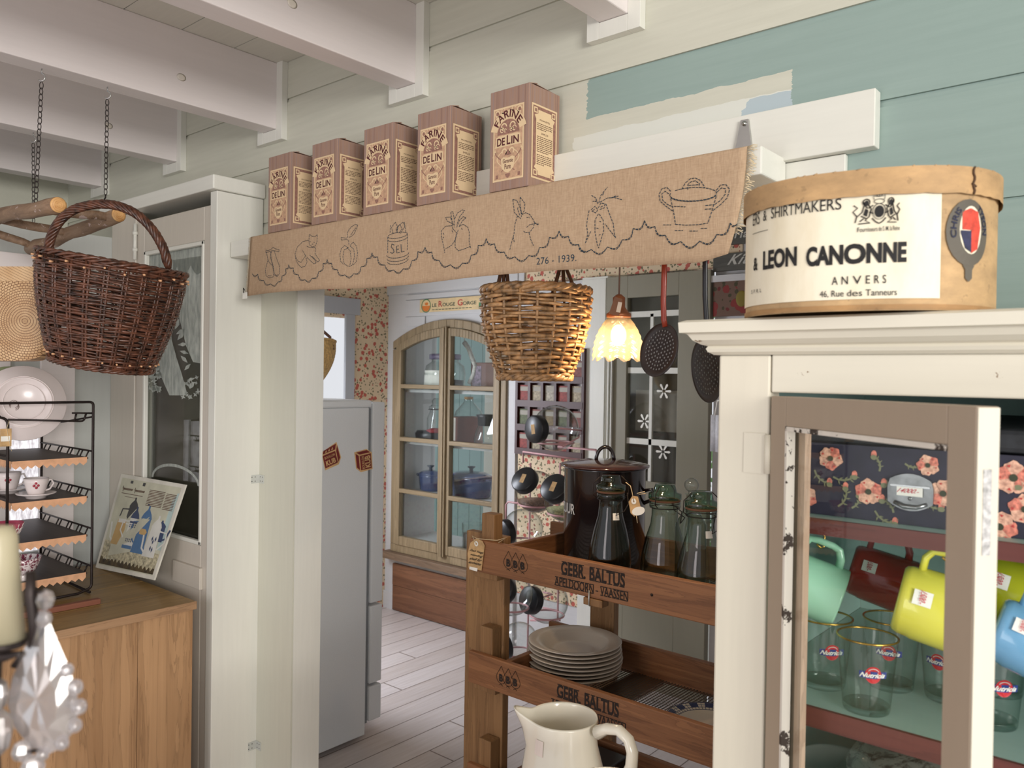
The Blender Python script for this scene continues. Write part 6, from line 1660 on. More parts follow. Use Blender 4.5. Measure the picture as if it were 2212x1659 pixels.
for (zt, zb, nm) in ((z1t, z1b, 'upper'), (z2t, z2b, 'middle'), (z3t, z3b, 'lower')):
    m = MB(); m.box((xl, YF, zb), (xr, YF+.018, zt)); f_ = m.build('front_board', M_CW, cs, bevel=.003)
    m = MB(); m.box((xl, YB-.018, zb), (xr, YB, zt)); m.build('back_board', M_CW, cs, bevel=.002)
    m = MB(); m.box((xl+.13, YF+.019, zb), (xl+.148, YB-.019, zt+.0)); m.build('side_board', M_CWY, cs, bevel=.002)
    m = MB(); m.box((xr-.018, YF+.019, zb), (xr, YB-.019, zt)); m.build('side_board', M_CWY, cs, bevel=.002)
    if nm != 'lower':
        m = MB(); m.box((xl+.15, YF+.02, zb+.008), (xr-.02, YB-.02, zb+.0095)); m.build('wire_bottom', M_MESH, cs)
        m = MB()
        for k in range(2): m.box((xl+.33+.3*k, YF+.02, zb-.004), (xl+.43+.3*k, YB-.02, zb+.007))
        m.build('bottom_slat', M_CWY, cs)
    else:
        m = MB(); m.box((xl+.15, YF+.02, zb), (xr-.02, YB-.02, zb+.012)); m.build('plywood_bottom', wood('plywood', (150, 130, 104), (176, 156, 130), 1, 1, .6), cs)
    # stencil: three pears with B and the firm's name
    xc = cy_(1114, 1200).x if nm == 'upper' else cy_(1098, 1465).x; hb_ = zt-zb; yk = YF-.0008
    def pos(px, py): p = cy_(px, py); return p.x, p.z
    st_ = MB(); pz = (zt+zb)/2+.004; ph = .030
    for k in range(3):
        x_ = xc+(k-1)*.026
        pts = [(x_+.0175*math.cos(a_)*(1 if math.sin(a_) < .2 else .92*(1-.8*(math.sin(a_)-.2)/.8)), pz-.004+(.018 if math.sin(a_) < 0 else .031)*math.sin(a_)) for a_ in [2*PI*j/28 for j in range(28)]]
        st_.tube([(a_, yk, b_) for a_, b_ in pts], .0007, 4, closed=True)
        letters(st_, 'B', plane_fn((x_-.007, yk-.0004, pz-.016), (.014, 0, 0), (0, 0, .021)), .05)
        st_.tube([(x_-.006, yk, pz-.026), (x_, yk, pz-.0235), (x_+.006, yk, pz-.027)], .0008, 4)
    st_.build('pear_mark', M_STENCIL, f_)
    st_ = MB()
    xa, xb = (cy_(1212, 1240).x, cy_(1350, 1270).x) if nm == 'upper' else (cy_(1203, 1500).x, cy_(1337, 1545).x)
    xc0, xc1 = (cy_(1198, 1265).x, cy_(1357, 1295).x) if nm == 'upper' else (cy_(1190, 1525).x, cy_(1352, 1575).x)
    zm = zb+hb_*.46
    wd = xb-xa
    def slab(word, x0_, x1_, z0_, z1_, bold):
        letters(st_, word, plane_fn((x0_, yk, z0_), (x1_-x0_, 0, 0), (0, 0, z1_-z0_)), bold)
    def serif(x0_, x1_, z0_, z1_, n_):
        for k in range(n_):
            a_ = x0_+(x1_-x0_)*(k+.5)/n_; w2 = (x1_-x0_)/n_*.40
            for z_ in (z0_, z1_-.0022): st_.box((a_-w2, yk-.0002, z_), (a_+w2, yk+.0004, z_+.0022))
    slab('GEBR.', xa, xa+wd*.40, zm+.002, zt-.012, .03); serif(xa, xa+wd*.38, zm+.002, zt-.012, 4)
    slab('BALTUS', xa+wd*.46, xb, zm+.002, zt-.012, .03); serif(xa+wd*.46, xb, zm+.002, zt-.012, 6)
    w2_ = xc1-xc0
    slab('APELDOORN', xc0, xc0+w2_*.55, zb+.012, zm-.006, .015); slab('-', xc0+w2_*.575, xc0+w2_*.61, zb+.02, zb+.0225, 0); slab('VAASSEN', xc0+w2_*.635, xc1, zb+.012, zm-.006, .015)
    serif(xc0, xc0+w2_*.55, zb+.012, zm-.006, 9); serif(xc0+w2_*.635, xc1, zb+.012, zm-.006, 7)
    st_.build('stencil_lettering', M_STENCIL, f_)
    # pegs and blocks
    pg = MB(); xp = xl+.028
    pg.box((xp, YF-.0, zt-.02), (xp+.06, YF+.055, zt+.062)) if False else pg.box((xp, YF+.0185, zb), (xp+.048, YF+.058, zt+.075))
    pg.build('corner_peg', M_CWZ, cs, bevel=.003)
    pg = MB(); pg.box((xl+.003, YF+.0185, zb-.022), (xl+.09, YF+.058, zb-.001)); pg.build('corner_block', M_CWZ, cs, bevel=.003)
m = MB(); m.box((AY(1004, 1400, YF+.06).x, YF+.06, 0), (AY(1087, 1400, YF+.06).x, YF+.088, z1t+.006)); m.build('upright_board', M_CWZ, cs, bevel=.003)
m = MB(); m.box((xl+.15, YB+.001, 0), (xl+.24, YB+.03, AY(1198, 1044, YB).z)); m.build('back_upright', M_CWZ, cs, bevel=.003)
m = MB(); m.box((xr-.02, YF+.06, 0), (xr+.02, YF+.088, z1t)); m.build('upright_board', M_CWZ, cs, bevel=.003)
# swivel catch under the upper front board
p = cy_(1280, 1295)
m = MB(); m.box((p.x-.028, YF-.002, z1b-.02), (p.x+.03, YF+.03, z1b-.001)); m.build('catch_block', M_CWZ, cs, bevel=.002)
m = MB(); m.tube([(p.x-.008, YF-.004, z1b+.02), (p.x-.008, YF-.005, z1b-.018), (p.x-.006, YF-.002, z1b-.02)], .0022, 6); m.build('catch_pin', M_STEEL, cs)
m = MB(); q = cy_(1408, 1285); m.lathe([(0, 0), (.004, 0), (.003, .001), (0, .0012)], (q.x, YF-.0005, q.z), 10, axis_to((0, -1, 0))); m.build('nail_head', M_IRON, cs)
# handwritten tag
tp_ = [cy_(x, y) for x, y in ((1012, 1195), (1018, 1172), (1030, 1163), (1044, 1168), (1049, 1178), (1042, 1232), (1014, 1226))]
tg = thing('swing_tag', 'kraft swing tag with black handwriting tied to the left end of the upper crate', 'tag', tp_[0])
m = MB(); m.prism([p+Vector((0, -.004, 0)) for p in tp_], (0, .0008, 0)); m.build('card', M_TAG, tg)
m = MB(); c = cy_(1031, 1174)+Vector((0, -.0045, 0)); m.open_lathe([(.003, 0), (.0075, 0)], c, 18, axis_to((0, -1, 0))); m.build('white_eyelet', M_PAPER, tg)
m = MB()
for word, x0_, y0_, x1_, y1_, h_ in (('Dutch Vintage', 1018, 1191, 1046, 1198, 6.5), ('standing', 1019, 1200, 1044, 1206, 6), ('shelf for', 1018, 1208, 1043, 1214, 6), ('sandwiches', 1016, 1216, 1042, 1222, 6)):
    a_, b_ = cy_(x0_, y0_)+Vector((0, -.0046, 0)), cy_(x1_, y1_)+Vector((0, -.0046, 0)); hgt = (cy_(x0_, y0_-h_)-cy_(x0_, y0_)).z
    letters(m, word, plane_fn(a_, b_-a_, (0, 0, hgt)), .02, 1, .2)
m.build('handwriting', M_INK, tg)
m = MB(); a_ = [cy_(x, y)+Vector((0, -.0047, 0)) for x, y in ((1017, 1223), (1034, 1227), (1033, 1234), (1016, 1229))]; m.face(a_); m.build('price_sticker', M_PAPER, tg)
m = MB(); m.tube([c+Vector((0, -.001, 0)), cy_(1022, 1157)+Vector((0, -.003, 0)), cy_(1034, 1163)+Vector((0, -.006, 0)), cy_(1075, 1167)+Vector((0, -.003, 0)), cy_(1095, 1164)+Vector((0, .0, .004)), cy_(1078, 1172)+Vector((0, -.003, 0))], .0011, 5); m.build('string', M_STRING, tg)

# ------------------------------------------------------------------ on the upper crate: enamel canister and clip bottles
zf1 = z1b+.0105; zf2 = z2b+.0105
cc = AY(1307, 1000, 1.962); cc = Vector((cc.x, 1.962, zf1))
ztop = AY(1307, 1008, 1.962).z; rc = (AY(1398, 1012, 1.962)-AY(1216, 1012, 1.962)).length/2*.80
cn = thing('enamel_canister', 'tall black enamel pot with a lid and looped handle, behind the clip bottles', 'pot', cc)
M_BENAM = plain('black_enamel', (30, 24, 26), .16, 0, .02, 8, 0, 60, .6, .5)
hc = ztop-zf1
m = MB(); m.lathe([(0, 0), (rc-.004, 0), (rc, .004), (rc, hc-.004), (rc+.003, hc)], cc, 48); cb = m.build('pot_body', M_BENAM, cn)
m = MB(); m.lathe([(rc+.001, hc+.001), (rc+.010, hc+.002), (rc+.011, hc+.007), (rc*.9, hc+.012), (rc*.5, hc+.020), (0, hc+.022)], cc, 48); ld = m.build('lid', plain('brown_enamel', (66, 36, 32), .14, 0, .02, 8, 0, 60, .6, .5), cn)
m = MB(); m.tube([cc+CR*(.026*math.cos(a_))+Vector((0, 0, hc+.02+.038*math.sin(a_))) for a_ in [PI*k/14 for k in range(15)]], .0055, 8); m.build('loop_handle', M_BENAM, ld)
m = MB(); c0 = math.atan2(-CF.y, -CF.x)
for ww, a_, z_ in (('ZUUR', -1.22, .56),):
    letters(m, ww, lambda u, v: cc+Vector(((rc+.0008)*math.cos(c0+a_-.33+.66*u), (rc+.0008)*math.sin(c0+a_-.33+.66*u), hc*(z_+.1*v))), .02)
m.build('white_lettering', plain('enamel_white', (206, 206, 204), .3), cb)
m = MB(); sd = (CR*.92-CF*.4).normalized(); m.tube([cc+sd*(rc-.002)+Vector((0, 0, hc*.78)), cc+sd*(rc+.022)+Vector((0, 0, hc*.80)), cc+sd*(rc+.024)+Vector((0, 0, hc*.70)), cc+sd*(rc-.002)+Vector((0, 0, hc*.66))], .006, 8); m.build('side_handle', M_BENAM, cn)

M_BGL = glass('bottle_glass', (224, 234, 228), (120, 142, 130), .05, .02); M_GGL = glass('green_lid_glass', (176, 208, 190), (96, 140, 118), .09, .02)
def clip_bottle(lbl, px, ptop, Y, sticker=False, rad=.046, turn=0.0):
    tp = AY(px, ptop, Y); o = Vector((tp.x, Y, zf1)); H = tp.z-zf1
    t = thing('clip_bottle', lbl, 'bottle', o, 'clip-top bottles on the crate')
    r = rad; hn = H*.70
    prof = [(0, .001), (r*.9, .001), (r, .008), (r, H*.26), (r*.96, H*.36), (r*.78, H*.52), (r*.6, H*.64), (r*.555, H*.72), (r*.555, H*.79), (r*.66, H*.80), (r*.66, H*.84), (r*.56, H*.85)]
    m = MB(); m.open_lathe(prof, o, 40); b_ = m.build('bottle_glass', M_BGL, t)
    m = MB(); m.lathe([(r*.57, H*.86), (r*.7, H*.87), (r*.7, H*.915), (r*.5, H*.93), (r*.46, H*.97), (r*.42, H*1.0), (0, H*1.0)], o, 32); m.build('glass_lid', M_GGL, t)
    m = MB(); m.tube([o+Vector((r*.62*math.cos(k*PI/12), r*.62*math.sin(k*PI/12), H*.855)) for k in range(24)], .003, 6, closed=True); m.build('rubber_seal', plain('seal_rust', (126, 84, 62), .8) if 'seal_rust' not in MATS else MATS['seal_rust'], t)
    w = MB(); u = (CR*math.cos(turn)+CF*math.sin(turn)); v = Vector((-u.y, u.x, 0))
    for z_ in (.79, .83): w.tube([o+Vector((r*.63*math.cos(k*PI/12), r*.63*math.sin(k*PI/12), H*z_)) for k in range(24)], .0012, 5, closed=True)
    for s_ in (-1, 1): w.tube([o+u*s_*r*.66+Vector((0, 0, H*.8)), o+u*s_*r*.86+Vector((0, 0, H*.83)), o+u*s_*r*.84+Vector((0, 0, H*.93)), o+u*s_*r*.5+Vector((0, 0, H*.99))], .0013, 5)
    q = o-v*(r*.7)
    w.tube([o+u*r*.8+Vector((0, 0, H*.84)), o+u*r*.86+Vector((0, 0, H*.74)), q+u*r*.5+Vector((0, 0, H*.7)), q+u*r*.1+Vector((0, 0, H*.66)), q+u*r*.2+Vector((0, 0, H*.76)), o+u*r*.7+Vector((0, 0, H*.8))], .0013, 5)
    w.build('wire_clip', M_IRON, t)
    if sticker:
        m = MB(); a0 = math.atan2(-CF.y, -CF.x); pts = []
        ks = [a0+.05+.16*k for k in range(4)]
        for i in range(3): m.face([o+Vector(((r*.67+.001)*math.cos(ks[i]), (r*.67+.001)*math.sin(ks[i]), H*.62)), o+Vector(((r*.67+.001)*math.cos(ks[i+1]), (r*.67+.001)*math.sin(ks[i+1]), H*.62)), o+Vector(((r*.61+.001)*math.cos(ks[i+1]), (r*.61+.001)*math.sin(ks[i+1]), H*.68)), o+Vector(((r*.61+.001)*math.cos(ks[i]), (r*.61+.001)*math.sin(ks[i]), H*.68))])
        m.build('price_sticker', M_PAPER, b_)
clip_bottle('tall clip-top bottle at the left front of the upper crate, with a kraft price tag', 1320, 1026, 1.785, True, .056, .1)
clip_bottle('clip-top bottle in the middle of the upper crate, behind the right one', 1437, 1046, 1.83, False, .06, .9)
clip_bottle('clip-top bottle at the right front of the crate, nearest the cabinet', 1516, 1062, 1.79, True, .058, .3)
t = thing('stopper_bottle', 'glass bottle with a round ball stopper behind the right-hand clip bottles', 'bottle', AY(1494, 1100, 1.98))
tp = AY(1494, 1048, 1.98); o = Vector((tp.x, 1.98, zf1)); H = tp.z-zf1
m = MB(); m.open_lathe([(.04, .001), (.042, .01), (.042, H*.6), (.014, H*.8), (.014, H*.9), (.018, H*.91)], o, 28); m.build('bottle_glass', M_BGL, t)
m = MB(); m.sphere(o+Vector((0, 0, H)), .02, 18, 12); m.lathe([(.008, H*.88), (.009, H-.015)], o, 14); m.build('ball_stopper', M_GLASS, t)
# tag hanging on the first bottle
o = AY(1373, 1090, 1.74); t = thing('swing_tag', 'kraft swing tag with an oval price sticker hanging beside the left clip bottle', 'tag', o)
P_ = lambda x, y, k=0: AY(x, y, 1.74-k)
m = MB(); m.prism([P_(*q) for q in ((1358, 1084), (1366, 1071), (1378, 1073), (1386, 1104), (1370, 1116), (1362, 1108))], (0, .0007, 0)); m.build('card', M_TAG, t)
m = MB(); m.open_lathe([(.0022, 0), (.0075, 0)], P_(1369, 1083, .0006), 18, axis_to((0, -1, 0))); m.face([P_(1379+14*math.cos(k*PI/10), 1104+9.5*math.sin(k*PI/10)-2*math.cos(k*PI/10), .0008) for k in range(20)]); m.build('white_sticker', M_PAPER, t)
m = MB(); m.tube([P_(1369, 1083, .001), P_(1366, 1066), P_(1362, 1050), P_(1352, 1042)], .001, 5); m.tube([P_(1376, 1066), P_(1392, 1062), P_(1396, 1066), P_(1380, 1068)], .001, 5); m.tube([P_(1375, 1114), P_(1377, 1130)], .001, 5); m.build('string', M_STRING, t)

# ------------------------------------------------------------------ plates in the middle crate
M_IVORY = plain('ivory_glaze', (214, 202, 186), .2, 0, .015, 8, 0, 60, .55)
pc = AY(1240, 1440, 1.915); pr_ = (AY(1340, 1400, 1.915)-AY(1140, 1400, 1.915)).length/2*.80
def soup_plate(lbl, o, r):
    t = thing('soup_plate', lbl, 'plate', o, 'stack of ivory plates in the middle crate'); m = MB()
    m.lathe([(0, 0), (r*.5, 0), (r*.53, .003), (r*.66, .022), (r*.97, .032), (r, .034), (r*.97, .0355), (r*.68, .027), (r*.56, .009), (r*.4, .0065), (0, .006)], o, 56); m.build('plate_body', M_IVORY, t)
zc = zf2
ztop_ = AY(1240, 1356, 1.915+pr_).z
npl = 8; stp = .0112
names = ('lowest', 'second lowest', 'third lowest', 'fourth lowest', 'fourth highest', 'third highest', 'second highest', 'topmost')
for k in range(npl):
    soup_plate('%s ivory soup plate of the stack in the middle crate' % names[k], (pc.x+(.006 if k == 3 else 0)+.001*(k % 3), 1.915+.001*(k % 2), zc+stp*k), pr_*(1.02 if k in (2, 4) else 1))
o = AY(1530, 1580, 1.85); o = Vector((o.x, 1.86, zf2))
t = thing('patterned_plate', 'plate with a blue grid border lying in the middle crate by the cabinet', 'plate', o); r = .115
m = MB(); m.lathe([(0, .0), (r*.6, .0), (r*.7, .012), (r*.98, .021), (r, .0235), (r*.97, .0245), (r*.7, .016), (r*.6, .008), (0, .006)], o, 56); b_ = m.build('plate_body', M_IVORY, t)
m = MB()
for rr_, z0_ in ((.98, .0249), (.9, .0222), (.82, .0197), (.74, .0174)): m.tube([o+Vector((r*rr_*math.cos(2*PI*k/64), r*rr_*math.sin(2*PI*k/64), z0_)) for k in range(64)], .0008, 4, closed=True)
for k in range(64):
    a_ = 2*PI*k/64; m.tube([o+Vector((r*.74*math.cos(a_), r*.74*math.sin(a_), .0174)), o+Vector((r*.97*math.cos(a_), r*.97*math.sin(a_), .0246))], .0007, 4)
for k in range(16):
    a_ = 2*PI*k/16; b2 = 2*PI*(k+.5)/16
    m.face([o+Vector((r*.83*math.cos(a_), r*.83*math.sin(a_), .0204)), o+Vector((r*.83*math.cos(b2), r*.83*math.sin(b2), .0204)), o+Vector((r*.96*math.cos(b2), r*.96*math.sin(b2), .0247)), o+Vector((r*.96*math.cos(a_), r*.96*math.sin(a_), .0247))])
m.build('blue_grid', plain('navy_glaze', (36, 46, 90), .3), b_)
# dark tin in the lowest crate
p = AY(1112, 1600, 1.9); t = thing('dark_tin', 'dark flat tin box in the lowest crate behind the jug', 'tin', (p.x, 1.9, z3b+.013))
m = MB(); m.box((xl+.16, YF+.03, z3b+.0125), (xl+.33, YB-.05, p.z)); m.build('tin_body', plain('dark_tin', (44, 44, 46), .4), t, bevel=.004)

# ------------------------------------------------------------------ table just below the frame with a cream jug and a bowl
tb = thing('wooden_table', 'wooden table below the picture edge carrying the cream jug', 'table', (-.62, .95, 0)); TT = .70
m = MB(); m.box((-1.1, .55, TT-.03), (-.47, 1.2, TT)); m.build('table_top', M_CW, tb, bevel=.003)
for x in (-1.06, -.51):
    for y in (.59, 1.16): m = MB(); m.box((x-.025, y-.025, 0), (x+.025, y+.025, TT-.031)); m.build('leg', M_CWZ, tb)
jY = 1.06
M_JUG = plain('cream_glaze', (236, 230, 214), .14, 0, .012, 6, 0, 60, .6, .3)
jc = AY(1216, 1600, jY); jo = Vector((jc.x, jY, TT)); jz = AY(1216, 1545, jY).z-TT
rj = (AY(1298, 1600, jY)-AY(1136, 1600, jY)).length/2*.79
t = thing('cream_jug', 'glossy cream pottery jug with a pointed spout at the picture bottom', 'jug', jo)
prof = [(rj*.8, 0), (rj*.95, .012), (rj*1.12, jz*.3), (rj*1.13, jz*.5), (rj*1.05, jz*.66), (rj*.91, jz*.8), (rj*.87, jz*.9), (rj*.9, jz*.985), (rj*.885, jz), (rj*.86, jz*.985), (rj*.83, jz*.9), (rj*.87, jz*.8), (rj*1.0, jz*.62), (rj*1.0, jz*.3), (0, .02)]
m = MB(); N = 64; vs = []; fs = []; sa_ = math.atan2(-CR.y, -CR.x)
for (r, z) in prof:
    k = max(0, (z/jz-.72)/.28)
    for i in range(N):
        th = sa_+2*PI*i/N; d = min(i, N-i)/N*2*PI; sp_ = math.exp(-(d/.30)**2)
        rr_ = r+sp_*k**1.6*rj*.42; vs.append(jo+Vector((rr_*math.cos(th), rr_*math.sin(th), z+sp_*k**2*rj*.22)))
for j in range(len(prof)-1):
    for i in range(N): fs.append((j*N+i, j*N+(i+1) % N, (j+1)*N+(i+1) % N, (j+1)*N+i))
m.add(vs, fs, True); jb = m.build('jug_body', M_JUG, t)
hd_ = [AY(x, y, jY) for x, y in ((1292, 1582), (1312, 1574), (1338, 1578), (1358, 1598), (1366, 1625), (1364, 1655), (1348, 1690), (1318, 1715), (1290, 1725))]
m = MB(); m.tube(hd_, [.011, .0085, .008, .008, .0085, .009, .009, .009, .011], 12, flat=1.3); m.build('handle', M_JUG, t)
m = MB(); q = [AY(x, y, jY-rj*.98) for x, y in ((1143, 1562), (1156, 1567), (1157, 1582), (1144, 1577))]
a0 = math.atan2(-CF.y, -CF.x)-.95
rs_ = rj*.91+.001
ks = [a0+.1*k for k in range(4)]
for i in range(3): m.face([jo+Vector((rs_*math.cos(ks[i]), rs_*math.sin(ks[i]), jz*.8)), jo+Vector((rs_*math.cos(ks[i+1]), rs_*math.sin(ks[i+1]), jz*.8)), jo+Vector(((rj*.88+.001)*math.cos(ks[i+1]), (rj*.88+.001)*math.sin(ks[i+1]), jz*.9)), jo+Vector(((rj*.88+.001)*math.cos(ks[i]), (rj*.88+.001)*math.sin(ks[i]), jz*.9))])
m.build('price_sticker', plain('pinkish_sticker', (240, 226, 216), .6), jb)
bc = AY(1318, 1660, .86); rb_ = .05; o = Vector((bc.x, .86, TT))
t = thing('cream_bowl', 'cream bowl whose rim just shows in front of the jug handle', 'bowl', o); hb2 = AY(1318, 1652, .86+rb_*.9).z-TT
m = MB(); m.lathe([(rb_*.6, 0), (rb_*.9, .02), (rb_*1.0, hb2*.6), (rb_*.96, hb2), (rb_*.9, hb2), (rb_*.92, hb2*.6), (0, .03)], o, 44); m.build('bowl_body', M_JUG, t)
# ------------------------------------------------------------------ inside the cabinet: suitcase, hanging mugs, tumblers, lower dish
def flower_box():
    s0, s1 = 1.3375, 1.452
    x0, x1, y0, y1 = CXL+.035, .2, FY+.065, BY-.03
    t = thing('floral_case', 'dark navy suitcase printed with coral poppies on the top shelf of the cabinet', 'suitcase', ((x0+x1)/2, y0, s0))
    m = MB(); m.m = 0; m.box((x0, y0, s0), (x1, y1, s1-.028))
    rng = random.Random(17)
    def fl(cx, cz, r, a0=0):
        for k in range(5):
            a_ = a0+2*PI*k/5; m.m = 1 if k % 2 else 2
            pts = []
            for j in range(9):
                tt = -1+2*j/8; rr_ = r*1.2*(1-.22*tt*tt)*(1+.06*math.sin(7*tt+k)); aa = a_+tt*.72; pts.append((cx+rr_*math.cos(aa), y0-.0006-.0002*k, cz+rr_*math.sin(aa)))
            m.face([(cx, y0-.0006-.0002*k, cz)]+pts)
            m.m = 3
            q = a_+.3; m.face([(cx+r*.75*math.cos(q), y0-.0019, cz+r*.75*math.sin(q)), (cx+r*.95*math.cos(q+.18), y0-.0019, cz+r*.95*math.sin(q+.18)), (cx+r*.95*math.cos(q-.12), y0-.0019, cz+r*.95*math.sin(q-.12))])
        m.m = 4; m.face([(cx+r*.28*math.cos(2*PI*k/10), y0-.0021, cz+r*.28*math.sin(2*PI*k/10)) for k in range(10)])
    def sprig(cx, cz, l, a_, bud=True):
        m.m = 5
        px_, pz_ = cx, cz; aa = a_
        for k in range(4):
            nx_, nz_ = px_+l/4*math.cos(aa), pz_+l/4*math.sin(aa); w_ = .0011; n_ = (-math.sin(aa)*w_, math.cos(aa)*w_)
            m.face([(px_-n_[0], y0-.0005, pz_-n_[1]), (nx_-n_[0], y0-.0005, nz_-n_[1]), (nx_+n_[0], y0-.0005, nz_+n_[1]), (px_+n_[0], y0-.0005, pz_+n_[1])])
            for s_ in (-1, 1):
                b_ = aa+s_*.9; m.face([(nx_, y0-.0007, nz_), (nx_+l*.12*math.cos(b_+.3), y0-.0007, nz_+l*.12*math.sin(b_+.3)), (nx_+l*.24*math.cos(b_), y0-.0007, nz_+l*.24*math.sin(b_)), (nx_+l*.12*math.cos(b_-.3), y0-.0007, nz_+l*.12*math.sin(b_-.3))])
            px_, pz_ = nx_, nz_; aa += .35
        if bud:
            m.m = 1; m.face([(px_+.0032*math.cos(q), y0-.0009, pz_+.002+.0048*math.sin(q)) for q in [2*PI*k/10 for k in range(10)]])
            m.m = 5; m.face([(px_+.0036*math.cos(q), y0-.0011, pz_-.0015+.003*math.sin(q)) for q in [2*PI*k/10 for k in range(10)]])
    for (px, py, r) in ((1742, 1073, .0135), (1877, 1062, .0155), (1985, 1132, .0175), (2038, 1066, .0155), (1795, 990, .0145), (2005, 1005, .012), (2190, 1032, .018), (2160, 1140, .017), (2215, 1100, .016)):
        p = AY(px, py, y0)
        if s0+.006 < p.z < s1-.03: fl(p.x, min(max(p.z, s0+r*.6), s1-.03-r*.5), r*.82, px*.1)
    for (px, py, l, a_) in ((1760, 1015, .028, -1.2), (1800, 1030, .03, -.4), (1810, 1110, .03, .7), (1900, 1018, .022, 1.4), (1890, 1110, .03, -1.0), (1950, 1050, .024, 2.6), (1955, 1000, .02, -.6), (1840, 1100, .022, .6), (1930, 1130, .022, 1.8), (2000, 1085, .02, -.8), (2180, 1095, .03, -.9), (2165, 1010, .025, -1.3)):
        p = AY(px, py, y0); sprig(p.x, min(max(p.z, s0+.012), s1-.045), l*.9, a_)
    m.build('case_body', [plain('navy_print', (44, 43, 60), .6, 0, .1, 40), plain('poppy_coral', (218, 128, 110), .6, 0, .22, 260), plain('poppy_pale', (232, 170, 146), .6, 0, .2, 260), plain('poppy_red', (196, 62, 60), .6), plain('poppy_eye', (62, 66, 48), .7), plain('print_leaf', (126, 128, 98), .6)], t, bevel=0)
    m = MB(); m.box((x0-.002, y0-.003, s1-.026), (x1+.002, y1, s1)); l = m.build('lid', plain('navy_worn', (38, 40, 44), .6, 0, .3, 50), t, bevel=.006)
    # lock plate with price sticker
    c = AY(1968, 1063, y0); lk = MB()
    pts = []
    for k in range(11): u = -1+.2*k; pts.append((c.x+.0215*u, c.z+.021-.007*u*u))
    pts += [(c.x+.024, c.z+.005)]
    for k in range(11): u = 1-.2*k; pts.append((c.x+.0235*u, c.z-.021+.009*u*u))
    pts += [(c.x-.024, c.z+.005)]
    lk.prism([(a_, y0-.0045, b_) for a_, b_ in pts], (0, .0035, 0)); o_ = lk.build('lock_plate', plain('lock_steel', (120, 122, 124), .3, .8, .15, 60), t)
    m = MB(); m.tube([(c.x-.016, y0-.007, c.z-.012), (c.x-.006, y0-.009, c.z-.016), (c.x+.008, y0-.009, c.z-.016), (c.x+.017, y0-.007, c.z-.012)], .0022, 8); m.box((c.x-.0205, y0-.006, c.z+.006), (c.x+.0205, y0-.0046, c.z+.008)); m.lathe([(0, 0), (.0022, 0), (.0015, .0008)], (c.x, y0-.0046, c.z-.007), 10, axis_to((0, -1, 0))); m.build('clasp', plain('clasp_steel', (160, 162, 164), .25, .9), o_)
    m = MB(); m.box((c.x-.0135, y0-.0066, c.z-.004), (c.x+.0135, y0-.0062, c.z+.006)); m.build('price_sticker', M_PAPER, o_)
    m = MB(); letters(m, '₺14000.-' if False else '14000.-', plane_fn((c.x-.0115, y0-.0069, c.z-.0005), (.022, 0, 0), (0, 0, .005)), .01, 1, .2); m.build('price_writing', M_REDINK, o_)
flower_box()

